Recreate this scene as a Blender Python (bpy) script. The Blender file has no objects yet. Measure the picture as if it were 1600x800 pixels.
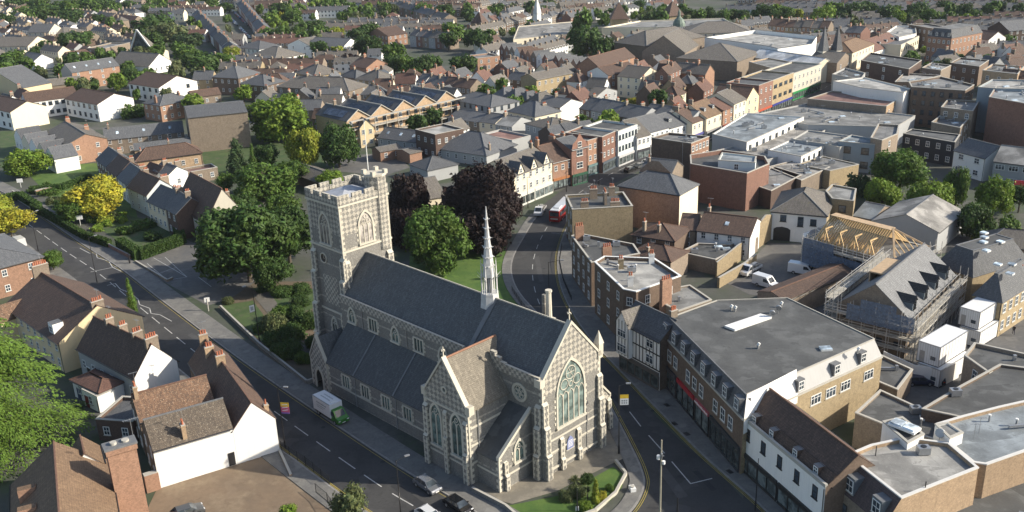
import bpy, bmesh, math, random
from mathutils import Vector, Matrix, noise
from mathutils.geometry import tessellate_polygon
R = math.radians
rnd = random.Random(7)
scene = bpy.context.scene
col = scene.collection

# ------------------------------------------------------------------ camera, sky, sun, exposure
CAM_H, FOC, PITCH, ROLL = 72.0, 1500.0, R(20.3), R(2.1)
_F = Vector((0, math.cos(PITCH), -math.sin(PITCH)))
_R0 = Vector((1, 0, 0)); _U0 = Vector((0, math.sin(PITCH), math.cos(PITCH)))
_R = math.cos(ROLL) * _R0 - math.sin(ROLL) * _U0
_U = math.cos(ROLL) * _U0 + math.sin(ROLL) * _R0
cam_d = bpy.data.cameras.new('camera'); cam = bpy.data.objects.new('camera', cam_d); col.objects.link(cam)
cam_d.sensor_width = 36; cam_d.lens = 36 * FOC / 1600; cam_d.clip_start = 1; cam_d.clip_end = 6000
m = Matrix.Identity(4)
for i, v in enumerate((_R, _U, -_F)):
    for k in range(3): m[k][i] = v[k]
m[2][3] = CAM_H
cam.matrix_world = m
scene.camera = cam

SUN_AZ, SUN_EL = R(-6), R(29)        # direction towards the sun, measured from +X
w = bpy.data.worlds.new('World'); scene.world = w; w.use_nodes = True
nt = w.node_tree; bg = nt.nodes['Background']
sky = nt.nodes.new('ShaderNodeTexSky'); sky.sky_type = 'NISHITA'; sky.sun_disc = False
sky.sun_elevation = SUN_EL; sky.sun_rotation = R(90) - SUN_AZ
sky.air_density = 1.0; sky.dust_density = 1.5
nt.links.new(sky.outputs[0], bg.inputs[0]); bg.inputs[1].default_value = 0.125
sd = bpy.data.lights.new('sun', 'SUN'); sd.energy = 5.0; sd.angle = R(0.6); sd.color = (1.0, 0.91, 0.77)
sun = bpy.data.objects.new('sun', sd); col.objects.link(sun)
sv = Vector((math.cos(SUN_AZ) * math.cos(SUN_EL), math.sin(SUN_AZ) * math.cos(SUN_EL), math.sin(SUN_EL)))
sun.rotation_euler = sv.to_track_quat('Z', 'Y').to_euler(); sun.location = (200, 0, 300)
vs = scene.view_settings; vs.view_transform = 'Standard'; vs.look = 'None'; vs.gamma = 1; vs.exposure = 0.55; vs.use_curve_mapping = False
try:
    scene.cycles.max_bounces = 4; scene.cycles.diffuse_bounces = 2; scene.cycles.glossy_bounces = 2
    scene.cycles.transparent_max_bounces = 6; scene.cycles.use_denoising = True
except Exception: pass

# photograph pixel (1600 x 800) -> point of the place at height z; used to survey where things stand
def G(x, y, z=0.0):
    d = _R * ((x - 800) / FOC) - _U * ((y - 400) / FOC) + _F
    t = (z - CAM_H) / d.z
    return Vector((d.x * t, d.y * t, z))
def scale_at(x, y, z=0.0):           # pixels per metre there
    return 1.0 / (G(x + 1, y, z) - G(x, y, z)).length

# ------------------------------------------------------------------ materials
MATS = {}
def _mat(name):
    m = bpy.data.materials.new(name); m.use_nodes = True
    n = m.node_tree; b = n.nodes['Principled BSDF']
    return m, n, b
def N(n, t, **kw):
    x = n.nodes.new('ShaderNode' + t)
    for k, v in kw.items():
        if k.startswith('i_'): x.inputs[k[2:].replace('_', ' ')].default_value = v
        else: setattr(x, k, v)
    return x
def L(n, a, b): n.links.new(a, b)
def mixc(n, fac, a, b, blend='MIX'):
    x = n.nodes.new('ShaderNodeMix'); x.data_type = 'RGBA'; x.blend_type = blend
    for s, v in ((x.inputs[0], fac), (x.inputs[6], a), (x.inputs[7], b)):
        if hasattr(v, 'is_output') or hasattr(v, 'links'): n.links.new(v, s)
        else: s.default_value = v if not isinstance(v, tuple) else (v + (1,) if len(v) == 3 else v)
    return x.outputs[2]
def ramp(n, src, p0, p1, c0=0.0, c1=1.0):
    x = n.nodes.new('ShaderNodeMapRange'); x.inputs[1].default_value = p0; x.inputs[2].default_value = p1
    x.inputs[3].default_value = c0; x.inputs[4].default_value = c1; n.links.new(src, x.inputs[0]); return x.outputs[0]
def scl(c, k): return tuple(min(1, v * k) for v in c[:3])
def tint(n, src, amt=0.18):
    oi = n.nodes.new('ShaderNodeObjectInfo')
    hs = n.nodes.new('ShaderNodeHueSaturation')
    L(n, ramp(n, oi.outputs['Random'], 0, 1, 1 - amt, 1 + amt), hs.inputs['Value'])
    L(n, src, hs.inputs['Color']); return hs.outputs[0]
def nz(n, vec, scale, detail=4, rough=.6):
    x = N(n, 'TexNoise'); x.inputs['Scale'].default_value = scale; x.inputs['Detail'].default_value = detail
    x.inputs['Roughness'].default_value = rough
    if vec: L(n, vec, x.inputs['Vector'])
    return x.outputs[0]
def M_plain(name, c, rough=.7, metal=0, var=.25, scale=1.2, tn=.06, bump=0):
    if name in MATS: return MATS[name]
    m, n, b = _mat(name)
    tc = N(n, 'TexCoord'); v = tc.outputs['Object']
    a = mixc(n, ramp(n, nz(n, v, scale), .3, .7), scl(c, 1 - var), scl(c, 1 + var * .6))
    a = mixc(n, ramp(n, nz(n, v, scale * 9, 2), .35, .65, 0, .35), a, scl(c, 1 - var))
    L(n, tint(n, a, tn), b.inputs['Base Color']); b.inputs['Roughness'].default_value = rough; b.inputs['Metallic'].default_value = metal
    MATS[name] = m; return m
def M_brick(name, c, mortar=None, var=.3, tn=.15):
    if name in MATS: return MATS[name]
    m, n, b = _mat(name); uv = N(n, 'TexCoord').outputs['UV']
    br = N(n, 'TexBrick'); L(n, uv, br.inputs['Vector']); br.inputs['Scale'].default_value = 2.2
    br.inputs['Color1'].default_value = scl(c, 1.15) + (1,); br.inputs['Color2'].default_value = scl(c, .72) + (1,)
    br.inputs['Mortar'].default_value = (mortar or scl(c, .85)) + (1,); br.inputs['Mortar Size'].default_value = .012
    br.inputs['Brick Width'].default_value = .5; br.inputs['Row Height'].default_value = .17
    a = mixc(n, ramp(n, nz(n, uv, .45), .35, .65, 0, .7), br.outputs['Color'], scl(c, 1 - var))
    a = mixc(n, ramp(n, nz(n, uv, 3.5, 3), .4, .7, 0, .5), a, scl(c, 1.3))
    a = mixc(n, ramp(n, nz(n, uv, 1.5, 6, .75), .48, .62, 0, .55), a, scl(c, .58)); a = mixc(n, ramp(n, nz(n, uv, 2.3, 3, .7), .6, .68, 0, .5), a, scl(c, 1.45))
    mp = N(n, 'Mapping'); mp.inputs['Scale'].default_value = (2.2, .25, 1); L(n, uv, mp.inputs['Vector'])
    a = mixc(n, ramp(n, nz(n, mp.outputs[0], 1.0, 3), .55, .75, 0, .45), a, scl(c, .5))
    L(n, tint(n, a, tn), b.inputs['Base Color']); b.inputs['Roughness'].default_value = .88
    MATS[name] = m; return m
def M_tile(name, c, c2, row=.3, wid=.25, moss=None, tn=.15, rough=.8, lichen=None):
    if name in MATS: return MATS[name]
    m, n, b = _mat(name); uv = N(n, 'TexCoord').outputs['UV']
    br = N(n, 'TexBrick'); L(n, uv, br.inputs['Vector']); br.inputs['Scale'].default_value = 1
    br.inputs['Color1'].default_value = c + (1,); br.inputs['Color2'].default_value = c2 + (1,)
    br.inputs['Mortar'].default_value = scl(c2, .55) + (1,); br.inputs['Mortar Size'].default_value = .02
    br.inputs['Brick Width'].default_value = wid; br.inputs['Row Height'].default_value = row
    a = mixc(n, ramp(n, nz(n, uv, .35), .35, .65, 0, .55), br.outputs['Color'], scl(c2, .8))
    mp = N(n, 'Mapping'); mp.inputs['Scale'].default_value = (1.6, .3, 1); L(n, uv, mp.inputs['Vector'])
    a = mixc(n, ramp(n, nz(n, mp.outputs[0], 1.5, 4), .5, .75, 0, .5), a, scl(c, 1.5))
    a = mixc(n, ramp(n, nz(n, uv, 2.6, 3, .7), .55, .72, 0, .55), a, scl(c, 1.75)); a = mixc(n, ramp(n, nz(n, uv, 4.2, 2, .6), .57, .66, 0, .6), a, scl(c2, .5))
    if moss: a = mixc(n, ramp(n, nz(n, uv, .9, 5, .7), .55, .68, 0, .8), a, moss)
    if lichen: a = mixc(n, ramp(n, nz(n, uv, 5, 3, .6), .6, .68, 0, .8), a, lichen)
    L(n, tint(n, a, tn), b.inputs['Base Color']); b.inputs['Roughness'].default_value = rough
    bp = N(n, 'Bump'); bp.inputs['Strength'].default_value = .5; bp.inputs['Distance'].default_value = .04
    L(n, br.outputs['Fac'], bp.inputs['Height']); bp.invert = True; L(n, bp.outputs[0], b.inputs['Normal'])
    MATS[name] = m; return m
def M_felt(name, c, var=.3, tn=.12, seam=1.0):
    if name in MATS: return MATS[name]
    m, n, b = _mat(name); uv = N(n, 'TexCoord').outputs['UV']
    a = mixc(n, ramp(n, nz(n, uv, .13, 5, .65), .4, .62), scl(c, 1 - var), scl(c, 1 + var * .5))
    a = mixc(n, ramp(n, nz(n, uv, 1.1, 5, .7), .5, .72, 0, .5), a, scl(c, 1 - var * 1.3))
    a = mixc(n, ramp(n, nz(n, uv, .28, 3, .6), .54, .58, 0, .5), a, scl(c, 1.45)); a = mixc(n, ramp(n, nz(n, uv, .4, 4, .7), .60, .63, 0, .55), a, scl(c, .55)); a = mixc(n, ramp(n, nz(n, uv, 3, 4, .7), .58, .68, 0, .4), a, scl(c, 1.5))
    br = N(n, 'TexBrick'); L(n, uv, br.inputs['Vector']); br.inputs['Scale'].default_value = 1
    br.inputs['Brick Width'].default_value = 6; br.inputs['Row Height'].default_value = seam; br.inputs['Mortar Size'].default_value = .025
    a = mixc(n, ramp(n, br.outputs['Fac'], 0, 1, 0, .35), a, scl(c, .5))
    L(n, tint(n, a, tn), b.inputs['Base Color']); b.inputs['Roughness'].default_value = .75
    MATS[name] = m; return m
def M_render(name, c, tn=.06, dirt=.35):
    if name in MATS: return MATS[name]
    m, n, b = _mat(name); uv = N(n, 'TexCoord').outputs['UV']
    mp = N(n, 'Mapping'); mp.inputs['Scale'].default_value = (1.8, .2, 1); L(n, uv, mp.inputs['Vector'])
    a = mixc(n, ramp(n, nz(n, mp.outputs[0], 1.0, 5, .7), .5, .8, 0, dirt), c, scl(c, .62))
    a = mixc(n, ramp(n, nz(n, uv, .5, 4), .4, .7, 0, .25), a, scl(c, .82))
    L(n, tint(n, a, tn), b.inputs['Base Color']); b.inputs['Roughness'].default_value = .8
    MATS[name] = m; return m
def M_glass(name='window_glass', c=(.03, .04, .05), rough=.12):
    if name in MATS: return MATS[name]
    m, n, b = _mat(name)
    v = N(n, 'TexCoord').outputs['Object']
    a = mixc(n, ramp(n, nz(n, v, .8, 2), .4, .6), c, scl(c, 2.6))
    L(n, tint(n, a, .5), b.inputs['Base Color']); b.inputs['Roughness'].default_value = rough
    b.inputs['Specular IOR Level'].default_value = .6
    MATS[name] = m; return m
def M_foliage(name, c, dark=.55, tn=.12):
    if name in MATS: return MATS[name]
    m, n, b = _mat(name)
    ge = N(n, 'NewGeometry'); v = N(n, 'TexCoord').outputs['Object']
    a = mixc(n, ge.outputs['Random Per Island'], scl(c, dark * .8), scl(c, 1.7)); a = mixc(n, ramp(n, nz(n, v, 1.4, 4, .7), .5, .7, 0, .45), a, (c[0] * 1.6, c[1] * 1.2, c[2] * 1.6)); a = mixc(n, ramp(n, nz(n, v, 2.2, 3, .6), .5, .65, 0, .45), a, scl(c, .55))
    a = mixc(n, ramp(n, nz(n, v, 3.5, 3), .4, .65, 0, .6), a, (min(1, c[0] * 1.6), c[1] * 1.25, c[2] * .9))
    L(n, tint(n, a, tn), b.inputs['Base Color']); b.inputs['Roughness'].default_value = .6
    b.inputs['Specular IOR Level'].default_value = .25
    tr = N(n, 'BsdfTranslucent'); L(n, a, tr.inputs['Color'])
    mx = N(n, 'MixShader'); mx.inputs[0].default_value = .3
    L(n, b.outputs[0], mx.inputs[1]); L(n, tr.outputs[0], mx.inputs[2])
    L(n, mx.outputs[0], n.nodes['Material Output'].inputs[0])
    MATS[name] = m; return m
def M_ground(name, c, c2, c3=None, s=.08, s2=1.2):
    if name in MATS: return MATS[name]
    m, n, b = _mat(name); v = N(n, 'TexCoord').outputs['Object']
    a = mixc(n, ramp(n, nz(n, v, s, 6, .65), .42, .58), c, c2)
    if c3: a = mixc(n, ramp(n, nz(n, v, s * 2.3, 5, .6), .52, .64), a, c3)
    a = mixc(n, ramp(n, nz(n, v, s2, 5, .7), .4, .7, 0, .45), a, scl(c, .6))
    a = mixc(n, ramp(n, nz(n, v, .35, 4, .65), .60, .63, 0, .5), a, scl(c, .68)); a = mixc(n, ramp(n, nz(n, v, .22, 2, .5), .62, .64, 0, .45), a, scl(c2, 1.3))
    L(n, a, b.inputs['Base Color']); b.inputs['Roughness'].default_value = .9
    MATS[name] = m; return m
def M_flint(name, pattern=None):
    if name in MATS: return MATS[name]
    m, n, b = _mat(name); uv = N(n, 'TexCoord').outputs['UV']
    vo = N(n, 'TexVoronoi'); vo.inputs['Scale'].default_value = 6; L(n, uv, vo.inputs['Vector'])
    fl = mixc(n, vo.outputs['Distance'], (.088, .088, .085), (.31, .30, .27))
    fl = mixc(n, ramp(n, nz(n, uv, 9, 2), .4, .65), fl, (.19, .18, .16))
    st = mixc(n, ramp(n, nz(n, uv, 1.3, 5), .35, .7), (.52, .485, .405), (.33, .305, .255))
    sep = N(n, 'SeparateXYZ'); L(n, uv, sep.inputs[0])
    def math_(op, a, bb):
        x = n.nodes.new('ShaderNodeMath'); x.operation = op
        for s, v in ((x.inputs[0], a), (x.inputs[1], bb)):
            if hasattr(v, 'links'): L(n, v, s)
            else: s.default_value = v
        return x.outputs[0]
    if pattern in ('lozenge', 'check'):
        mp = N(n, 'Mapping'); L(n, uv, mp.inputs['Vector'])
        if pattern == 'lozenge': mp.inputs['Rotation'].default_value = (0, 0, R(45))
        ck = N(n, 'TexChecker'); ck.inputs['Scale'].default_value = 1.75 if pattern == 'lozenge' else 2.2
        L(n, mp.outputs[0], ck.inputs['Vector'])
        fac = math_('MULTIPLY', ck.outputs['Fac'], ramp(n, nz(n, uv, .7, 4, .7), .3, .55, .45, 1))
    else:
        wob = math_('ADD', sep.outputs[1], math_('MULTIPLY', nz(n, uv, .6, 3), .35))
        fac = math_('LESS_THAN', math_('FRACT', math_('DIVIDE', wob, 3.1), 0), .09)
        fac = math_('MULTIPLY', fac, math_('MULTIPLY', ramp(n, nz(n, uv, 2.5, 2), .35, .5), .75))
    a = mixc(n, fac, fl, st)
    mp2 = N(n, 'Mapping'); mp2.inputs['Scale'].default_value = (1.4, .16, 1); L(n, uv, mp2.inputs['Vector'])
    a = mixc(n, ramp(n, nz(n, uv, .35, 6, .7), .45, .75, 0, .5), a, (.14, .13, .11)); a = mixc(n, ramp(n, nz(n, mp2.outputs[0], 1, 4, .7), .55, .75, 0, .45), a, (.085, .08, .07))
    L(n, a, b.inputs['Base Color']); b.inputs['Roughness'].default_value = .85
    bp = N(n, 'Bump'); bp.inputs['Strength'].default_value = .6; bp.inputs['Distance'].default_value = .05
    L(n, vo.outputs['Distance'], bp.inputs['Height']); L(n, bp.outputs[0], b.inputs['Normal'])
    MATS[name] = m; return m

W_ = {  # walls
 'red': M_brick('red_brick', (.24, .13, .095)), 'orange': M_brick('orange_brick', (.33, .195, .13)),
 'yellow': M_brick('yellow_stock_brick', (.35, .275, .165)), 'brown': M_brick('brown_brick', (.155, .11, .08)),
 'dark': M_brick('dark_brick', (.10, .065, .05)), 'buff': M_brick('buff_brick', (.42, .30, .19)),
 'tan': M_brick('tan_brick', (.255, .205, .155)),
 'white': M_render('white_render', (.80, .79, .75)), 'cream': M_render('cream_render', (.68, .55, .34)),
 'ivory': M_render('ivory_render', (.72, .64, .48)),
 'grey': M_render('grey_render', (.36, .37, .37)), 'pale': M_render('pale_blue_render', (.55, .60, .60)),
 'clad': M_render('blue_grey_cladding', (.23, .28, .32)), 'black': M_render('black_cladding', (.025, .028, .035)),
 'stone': M_render('pale_stone', (.52, .485, .40), dirt=.5), 'flint': M_flint('banded_flint'),
}
T_ = {  # roofs
 'slate': M_tile('blue_grey_slate', (.125, .13, .135), (.095, .10, .108)),
 'newslate': M_tile('new_grey_slate', (.22, .225, .23), (.18, .185, .19)),
 'grey': M_tile('weathered_grey_tile', (.17, .155, .135), (.12, .108, .095), moss=(.13, .125, .07)),
 'brown': M_tile('brown_clay_tile', (.125, .078, .056), (.082, .053, .04)),
 'mottled': M_tile('mottled_clay_tile', (.21, .12, .07), (.11, .068, .045), lichen=(.5, .4, .28)),
 'lichen': M_tile('lichen_covered_tile', (.14, .11, .08), (.09, .072, .055), lichen=(.42, .38, .3)),
 'ochre': M_tile('ochre_clay_tile', (.19, .125, .075), (.14, .09, .055)),
 'red': M_tile('red_clay_tile', (.17, .09, .065), (.12, .065, .05)),
 'church': M_tile('church_slate', (.105, .112, .115), (.082, .088, .092), row=.25, wid=.35),
 'stonetile': M_tile('pale_stone_tile', (.27, .235, .18), (.20, .175, .135), row=.25),
 'felt': M_felt('grey_felt', (.17, .17, .165)), 'dark': M_felt('dark_felt', (.085, .087, .085)),
 'light': M_felt('pale_roof_membrane', (.30, .295, .275), var=.4), 'mid': M_felt('mid_grey_membrane', (.21, .21, .20), var=.4),
 'bluegrey': M_felt('blue_grey_membrane', (.20, .225, .24), var=.4), 'pink': M_felt('red_brown_membrane', (.24, .14, .115)),
 'corr': M_felt('corrugated_sheet', (.25, .24, .22), seam=.9, var=.5), 'white': M_felt('white_sheet', (.6, .6, .58)),
}
STONE = W_['stone']; GLASS = M_glass(); WHITE = M_plain('white_paint', (.78, .78, .75), .5, var=.08)
BLACK = M_plain('black_paint', (.02, .02, .022), .4, var=.2); GREYM = M_plain('galvanised_metal', (.38, .39, .40), .45, .6, var=.15)
POT = M_plain('terracotta', (.42, .14, .07), .7); LEAD = M_plain('lead_sheet', (.16, .165, .17), .6); COPING = M_render('stone_coping', (.42, .40, .35))
RDG = M_plain('ridge_tile', (.17, .095, .065), .8); TIMBER = M_plain('new_timber', (.62, .43, .21), .7); PLY = M_plain('plywood', (.50, .36, .22), .7)

# ------------------------------------------------------------------ mesh building
def poly_uv(pts):
    n = Vector((0, 0, 0)); c = pts[0]
    for i in range(1, len(pts) - 1): n += (pts[i] - c).cross(pts[i + 1] - c)
    if n.length < 1e-9: return [(0, 0)] * len(pts)
    n.normalize()
    if abs(n.z) > .97:
        e = (pts[1] - pts[0]); e.z = 0
        if e.length < 1e-6: e = Vector((1, 0, 0))
        e.normalize(); f = Vector((-e.y, e.x, 0)); return [(p.dot(e), p.dot(f)) for p in pts]
    u = Vector((0, 0, 1)).cross(n); u.normalize(); v = n.cross(u)
    if v.z < 0: v = -v
    if abs(n.z) < .05: return [(p.dot(u), p.z) for p in pts]
    return [(p.dot(u), p.dot(v)) for p in pts]
class MB:
    def __init__(s): s.v = []; s.f = []; s.m = []; s.uv = []; s.mats = []
    def mi(s, mat):
        if mat not in s.mats: s.mats.append(mat)
        return s.mats.index(mat)
    def poly(s, pts, mat):
        pts = [Vector(p) for p in pts]; k = len(s.v)
        s.v += pts; s.f.append(tuple(range(k, k + len(pts)))); s.m.append(s.mi(mat)); s.uv += poly_uv(pts)
    def ngon(s, pts, mat):            # concave outline, flat
        pts = [Vector(p) for p in pts]
        for t in tessellate_polygon([pts]):
            tri = [pts[i] for i in t]
            n = (tri[1] - tri[0]).cross(tri[2] - tri[0])
            if n.z < 0: tri.reverse()
            s.poly(tri, mat)
    def prism(s, pts, z0, z1, mat, top=None):
        b = [Vector((p[0], p[1], z0)) for p in pts]; t = [Vector((p[0], p[1], z1)) for p in pts]
        area = sum(b[i].x * b[(i + 1) % len(b)].y - b[(i + 1) % len(b)].x * b[i].y for i in range(len(b)))
        if area < 0: b.reverse(); t.reverse()
        for i in range(len(b)):
            j = (i + 1) % len(b); s.poly([b[i], b[j], t[j], t[i]], mat)
        s.ngon(t, top or mat)
    def box(s, x0, x1, y0, y1, z0, z1, mat, top=None, bottom=False):
        a = [(x0, y0), (x1, y0), (x1, y1), (x0, y1)]
        for i in range(4):
            j = (i + 1) % 4
            s.poly([(a[i][0], a[i][1], z0), (a[j][0], a[j][1], z0), (a[j][0], a[j][1], z1), (a[i][0], a[i][1], z1)], mat)
        s.poly([(p[0], p[1], z1) for p in a], top or mat)
        if bottom: s.poly([(p[0], p[1], z0) for p in reversed(a)], mat)
    def bar(s, p, q, r, mat, sides=4, r2=None, up=None):
        p = Vector(p); q = Vector(q); d = (q - p)
        if d.length < 1e-6: return
        d.normalize(); u = d.cross(up or Vector((0, 0, 1)))
        if u.length < .01: u = d.cross(Vector((1, 0, 0)))
        u.normalize(); v = d.cross(u); r2 = r if r2 is None else r2
        off = math.pi / 4 if sides == 4 else 0
        A = []; B = []
        for i in range(sides):
            a = off + 2 * math.pi * i / sides; e = u * math.cos(a) + v * math.sin(a)
            A.append(p + e * r); B.append(q + e * r2)
        for i in range(sides):
            j = (i + 1) % sides; s.poly([A[j], A[i], B[i], B[j]], mat)
        s.poly(A, mat); s.poly(list(reversed(B)), mat)
    def slab(s, pts, mat, t=.14, side=None):
        pts = [Vector(p) for p in pts]; n = Vector((0, 0, 0))
        for i in range(1, len(pts) - 1): n += (pts[i] - pts[0]).cross(pts[i + 1] - pts[0])
        if n.z < 0: pts.reverse()
        low = [p - Vector((0, 0, t)) for p in pts]
        s.poly(pts, mat); s.poly(list(reversed(low)), side or mat)
        for i in range(len(pts)):
            j = (i + 1) % len(pts); s.poly([low[i], low[j], pts[j], pts[i]], side or mat)
    def data(s, name):
        me = bpy.data.meshes.new(name); me.from_pydata([tuple(v) for v in s.v], [], s.f)
        for mt in s.mats: me.materials.append(mt)
        me.polygons.foreach_set('material_index', s.m)
        l = me.uv_layers.new(name='UVMap'); flat = [c for uv in s.uv for c in uv]; l.data.foreach_set('uv', flat)
        me.update(); return me
    def build(s, name, parent=None, loc=None, rz=None):
        o = bpy.data.objects.new(name, s.data(name)); return put(o, parent, loc, rz)
def put(o, parent=None, loc=None, rz=None):
    col.objects.link(o)
    if parent: o.parent = parent
    if loc is not None: o.location = loc
    if rz is not None: o.rotation_euler = (0, 0, rz)
    return o
def inst(me, name, parent, loc=(0, 0, 0), rz=0, sc=None):
    o = bpy.data.objects.new(name, me); put(o, parent, loc, rz)
    if sc: o.scale = sc
    return o
def empty(name, label, cat, loc=(0, 0, 0), rz=0, group=None):
    o = bpy.data.objects.new(name, None); put(o, None, loc, rz); o.empty_display_size = .5
    return tag(o, label, cat, group)
def tag(o, label, cat, group=None, kind=None):
    if label: o['label'] = label
    if cat: o['category'] = cat
    if group: o['group'] = group
    if kind: o['kind'] = kind
    return o
def struct(o, kind='structure'): o['kind'] = kind; return o

# ------------------------------------------------------------------ windows, chimneys
_wc = {}
def window_mesh(w, h, style='sash', fm=None, gm=None):
    key = (round(w, 2), round(h, 2), style, fm, gm)
    if key in _wc: return _wc[key]
    fm = fm or WHITE; gm = gm or GLASS; f = .09; b = MB()
    if style == 'dark': fm = BLACK
    # plane x along wall, -y outwards, origin bottom centre
    b.box(-w / 2 - .12, w / 2 + .12, -.14, 0, -.1, 0, COPING if style != 'dark' else BLACK, bottom=True)
    b.box(-w / 2, -w / 2 + f, -.08, 0, 0, h, fm); b.box(w / 2 - f, w / 2, -.08, 0, 0, h, fm)
    b.box(-w / 2 + f, w / 2 - f, -.08, 0, 0, f, fm); b.box(-w / 2 + f, w / 2 - f, -.08, 0, h - f, h, fm, bottom=True)
    if style in ('sash', 'dark'): b.box(-w / 2 + f, w / 2 - f, -.065, 0, h * .5 - .04, h * .5 + .04, fm, bottom=True)
    if style == 'sash' and w > .75: b.box(-.025, .025, -.055, 0, f, h - f, fm)
    if style == 'mull':
        n = max(2, int(w / .65))
        for i in range(1, n): x = -w / 2 + w * i / n; b.box(x - .04, x + .04, -.065, 0, f, h - f, fm)
        b.box(-w / 2 + f, w / 2 - f, -.06, 0, h * .66 - .03, h * .66 + .03, fm)
    fr = b.data('window')
    g = MB(); g.poly([(-w / 2 + f, -.03, f), (w / 2 - f, -.03, f), (w / 2 - f, -.03, h - f), (-w / 2 + f, -.03, h - f)], gm)
    ga = g.data('pane')
    # joined one for far things
    for k, vv in enumerate([(-w / 2 + f, -.03, f), (w / 2 - f, -.03, f), (w / 2 - f, -.03, h - f), (-w / 2 + f, -.03, h - f)]): pass
    b.poly([(-w / 2 + f, -.03, f), (w / 2 - f, -.03, f), (w / 2 - f, -.03, h - f), (-w / 2 + f, -.03, h - f)], gm)
    jn = b.data('window')
    _wc[key] = (fr, ga, jn); return _wc[key]
def add_window(parent, loc, rz, w=1.0, h=1.4, style='sash', near=False, fm=None, gm=None):
    fr, ga, jn = window_mesh(w, h, style, fm, gm)
    if near:
        o = inst(fr, 'window', parent, loc, rz); inst(ga, 'pane', o); return o
    return inst(jn, 'window', parent, loc, rz)
_pot = None
def pot_mesh():
    global _pot
    if not _pot:
        b = MB(); b.bar((0, 0, 0), (0, 0, .55), .15, POT, 8, .12); b.bar((0, 0, .55), (0, 0, .65), .15, POT, 8); _pot = b.data('chimney_pot')
    return _pot
_cc = {}
def chimney(parent, x, y, z0, z1, n=3, mat=None, along='x', near=False, w=.55):
    mat = mat or W_['red']; ln = max(.6, .38 * n + .2)
    key = (round(z1 - z0, 1), n, mat, along, near, w)
    if key not in _cc:
        b = MB(); a, c = (ln / 2, w / 2) if along == 'x' else (w / 2, ln / 2); H = z1 - z0
        b.box(-a, a, -c, c, 0, H - .3, mat); b.box(-a - .07, a + .07, -c - .07, c + .07, H - .3, H - .12, mat, bottom=True); b.box(-a - .02, a + .02, -c - .02, c + .02, H - .12, H, COPING)
        if not near:
            for i in range(n):
                t = (i - (n - 1) / 2) * .36; px, py = (t, 0) if along == 'x' else (0, t)
                b.bar((px, py, H), (px, py, H + .55), .13, POT, 6)
        _cc[key] = b.data('chimney')
    o = inst(_cc[key], 'chimney', parent, (x, y, z0))
    if near and rnd.random() < .45:
        b = MB(); H = z1 - z0; b.bar((.2, .2, H - .5), (.2, .2, H + 2.0), .025, GREYM, 4); b.bar((-.5, .2, H + 1.9), (.8, .2, H + 1.9), .025, GREYM, 4)
        for k in range(6): b.bar((-.4 + .22 * k, -.05, H + 1.9), (-.4 + .22 * k, .45, H + 1.9), .015, GREYM, 4)
        b.build('aerial', o)
    if near:
        for i in range(n):
            t = (i - (n - 1) / 2) * .36; inst(pot_mesh(), 'chimney_pot', o, ((t, 0, z1 - z0) if along == 'x' else (0, t, z1 - z0)), 0, (1, 1, .85 + .3 * rnd.random()))
    return o

# ------------------------------------------------------------------ rectangular house
FOOT = []       # footprints in plan, for keeping fillers off them
def foot_ok(cx, cy, r, pad=0):
    return all((cx - a) ** 2 + (cy - b) ** 2 > (r + c + pad) ** 2 for a, b, c in FOOT)
def add_foot(p0, ux, uy, w, d):
    n = max(1, int(math.ceil(w / max(3, min(w, d))))); k = max(1, int(math.ceil(d / max(3, min(w, d)))))
    for i in range(n):
        for j in range(k):
            c = p0 + ux * (w * (i + .5) / n) + uy * (d * (j + .5) / k)
            FOOT.append((c.x, c.y, .56 * max(w / n, d / k)))
def roof_planes(kind, w, d, z, rise, oh=.3, ov=.15, inset=None):
    x, y = w / 2, d / 2; P = []
    if kind == 'g':
        k = rise / y; e = z - oh * k
        P = [[(-x - ov, -y - oh, e), (x + ov, -y - oh, e), (x + ov, 0, z + rise), (-x - ov, 0, z + rise)],
             [(x + ov, y + oh, e), (-x - ov, y + oh, e), (-x - ov, 0, z + rise), (x + ov, 0, z + rise)]]
    elif kind == 'G':
        k = rise / x; e = z - oh * k
        P = [[(x + oh, -y - ov, e), (x + oh, y + ov, e), (0, y + ov, z + rise), (0, -y - ov, z + rise)],
             [(-x - oh, y + ov, e), (-x - oh, -y - ov, e), (0, -y - ov, z + rise), (0, y + ov, z + rise)]]
    elif kind in ('h', 'p', 'H'):
        # hip; ridge along the longer side
        if kind == 'p': i = min(x, y); 
        X, Y, e = x + oh, y + oh, z - .1
        if w >= d:
            r = max(0, X - (inset or Y)); a, b2 = (-r, 0, z + rise), (r, 0, z + rise)
            P = [[(-X, -Y, e), (X, -Y, e), b2, a], [(X, Y, e), (-X, Y, e), a, b2], [(X, -Y, e), (X, Y, e), b2], [(-X, Y, e), (-X, -Y, e), a]]
        else:
            r = max(0, Y - (inset or X)); a, b2 = (0, -r, z + rise), (0, r, z + rise)
            P = [[(X, -Y, e), (X, Y, e), b2, a], [(-X, Y, e), (-X, -Y, e), a, b2], [(-X, -Y, e), (X, -Y, e), a], [(X, Y, e), (-X, Y, e), b2]]
        P = [[q for k2, q in enumerate(p) if q != p[k2 - 1]] for p in P]
    return P
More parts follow.
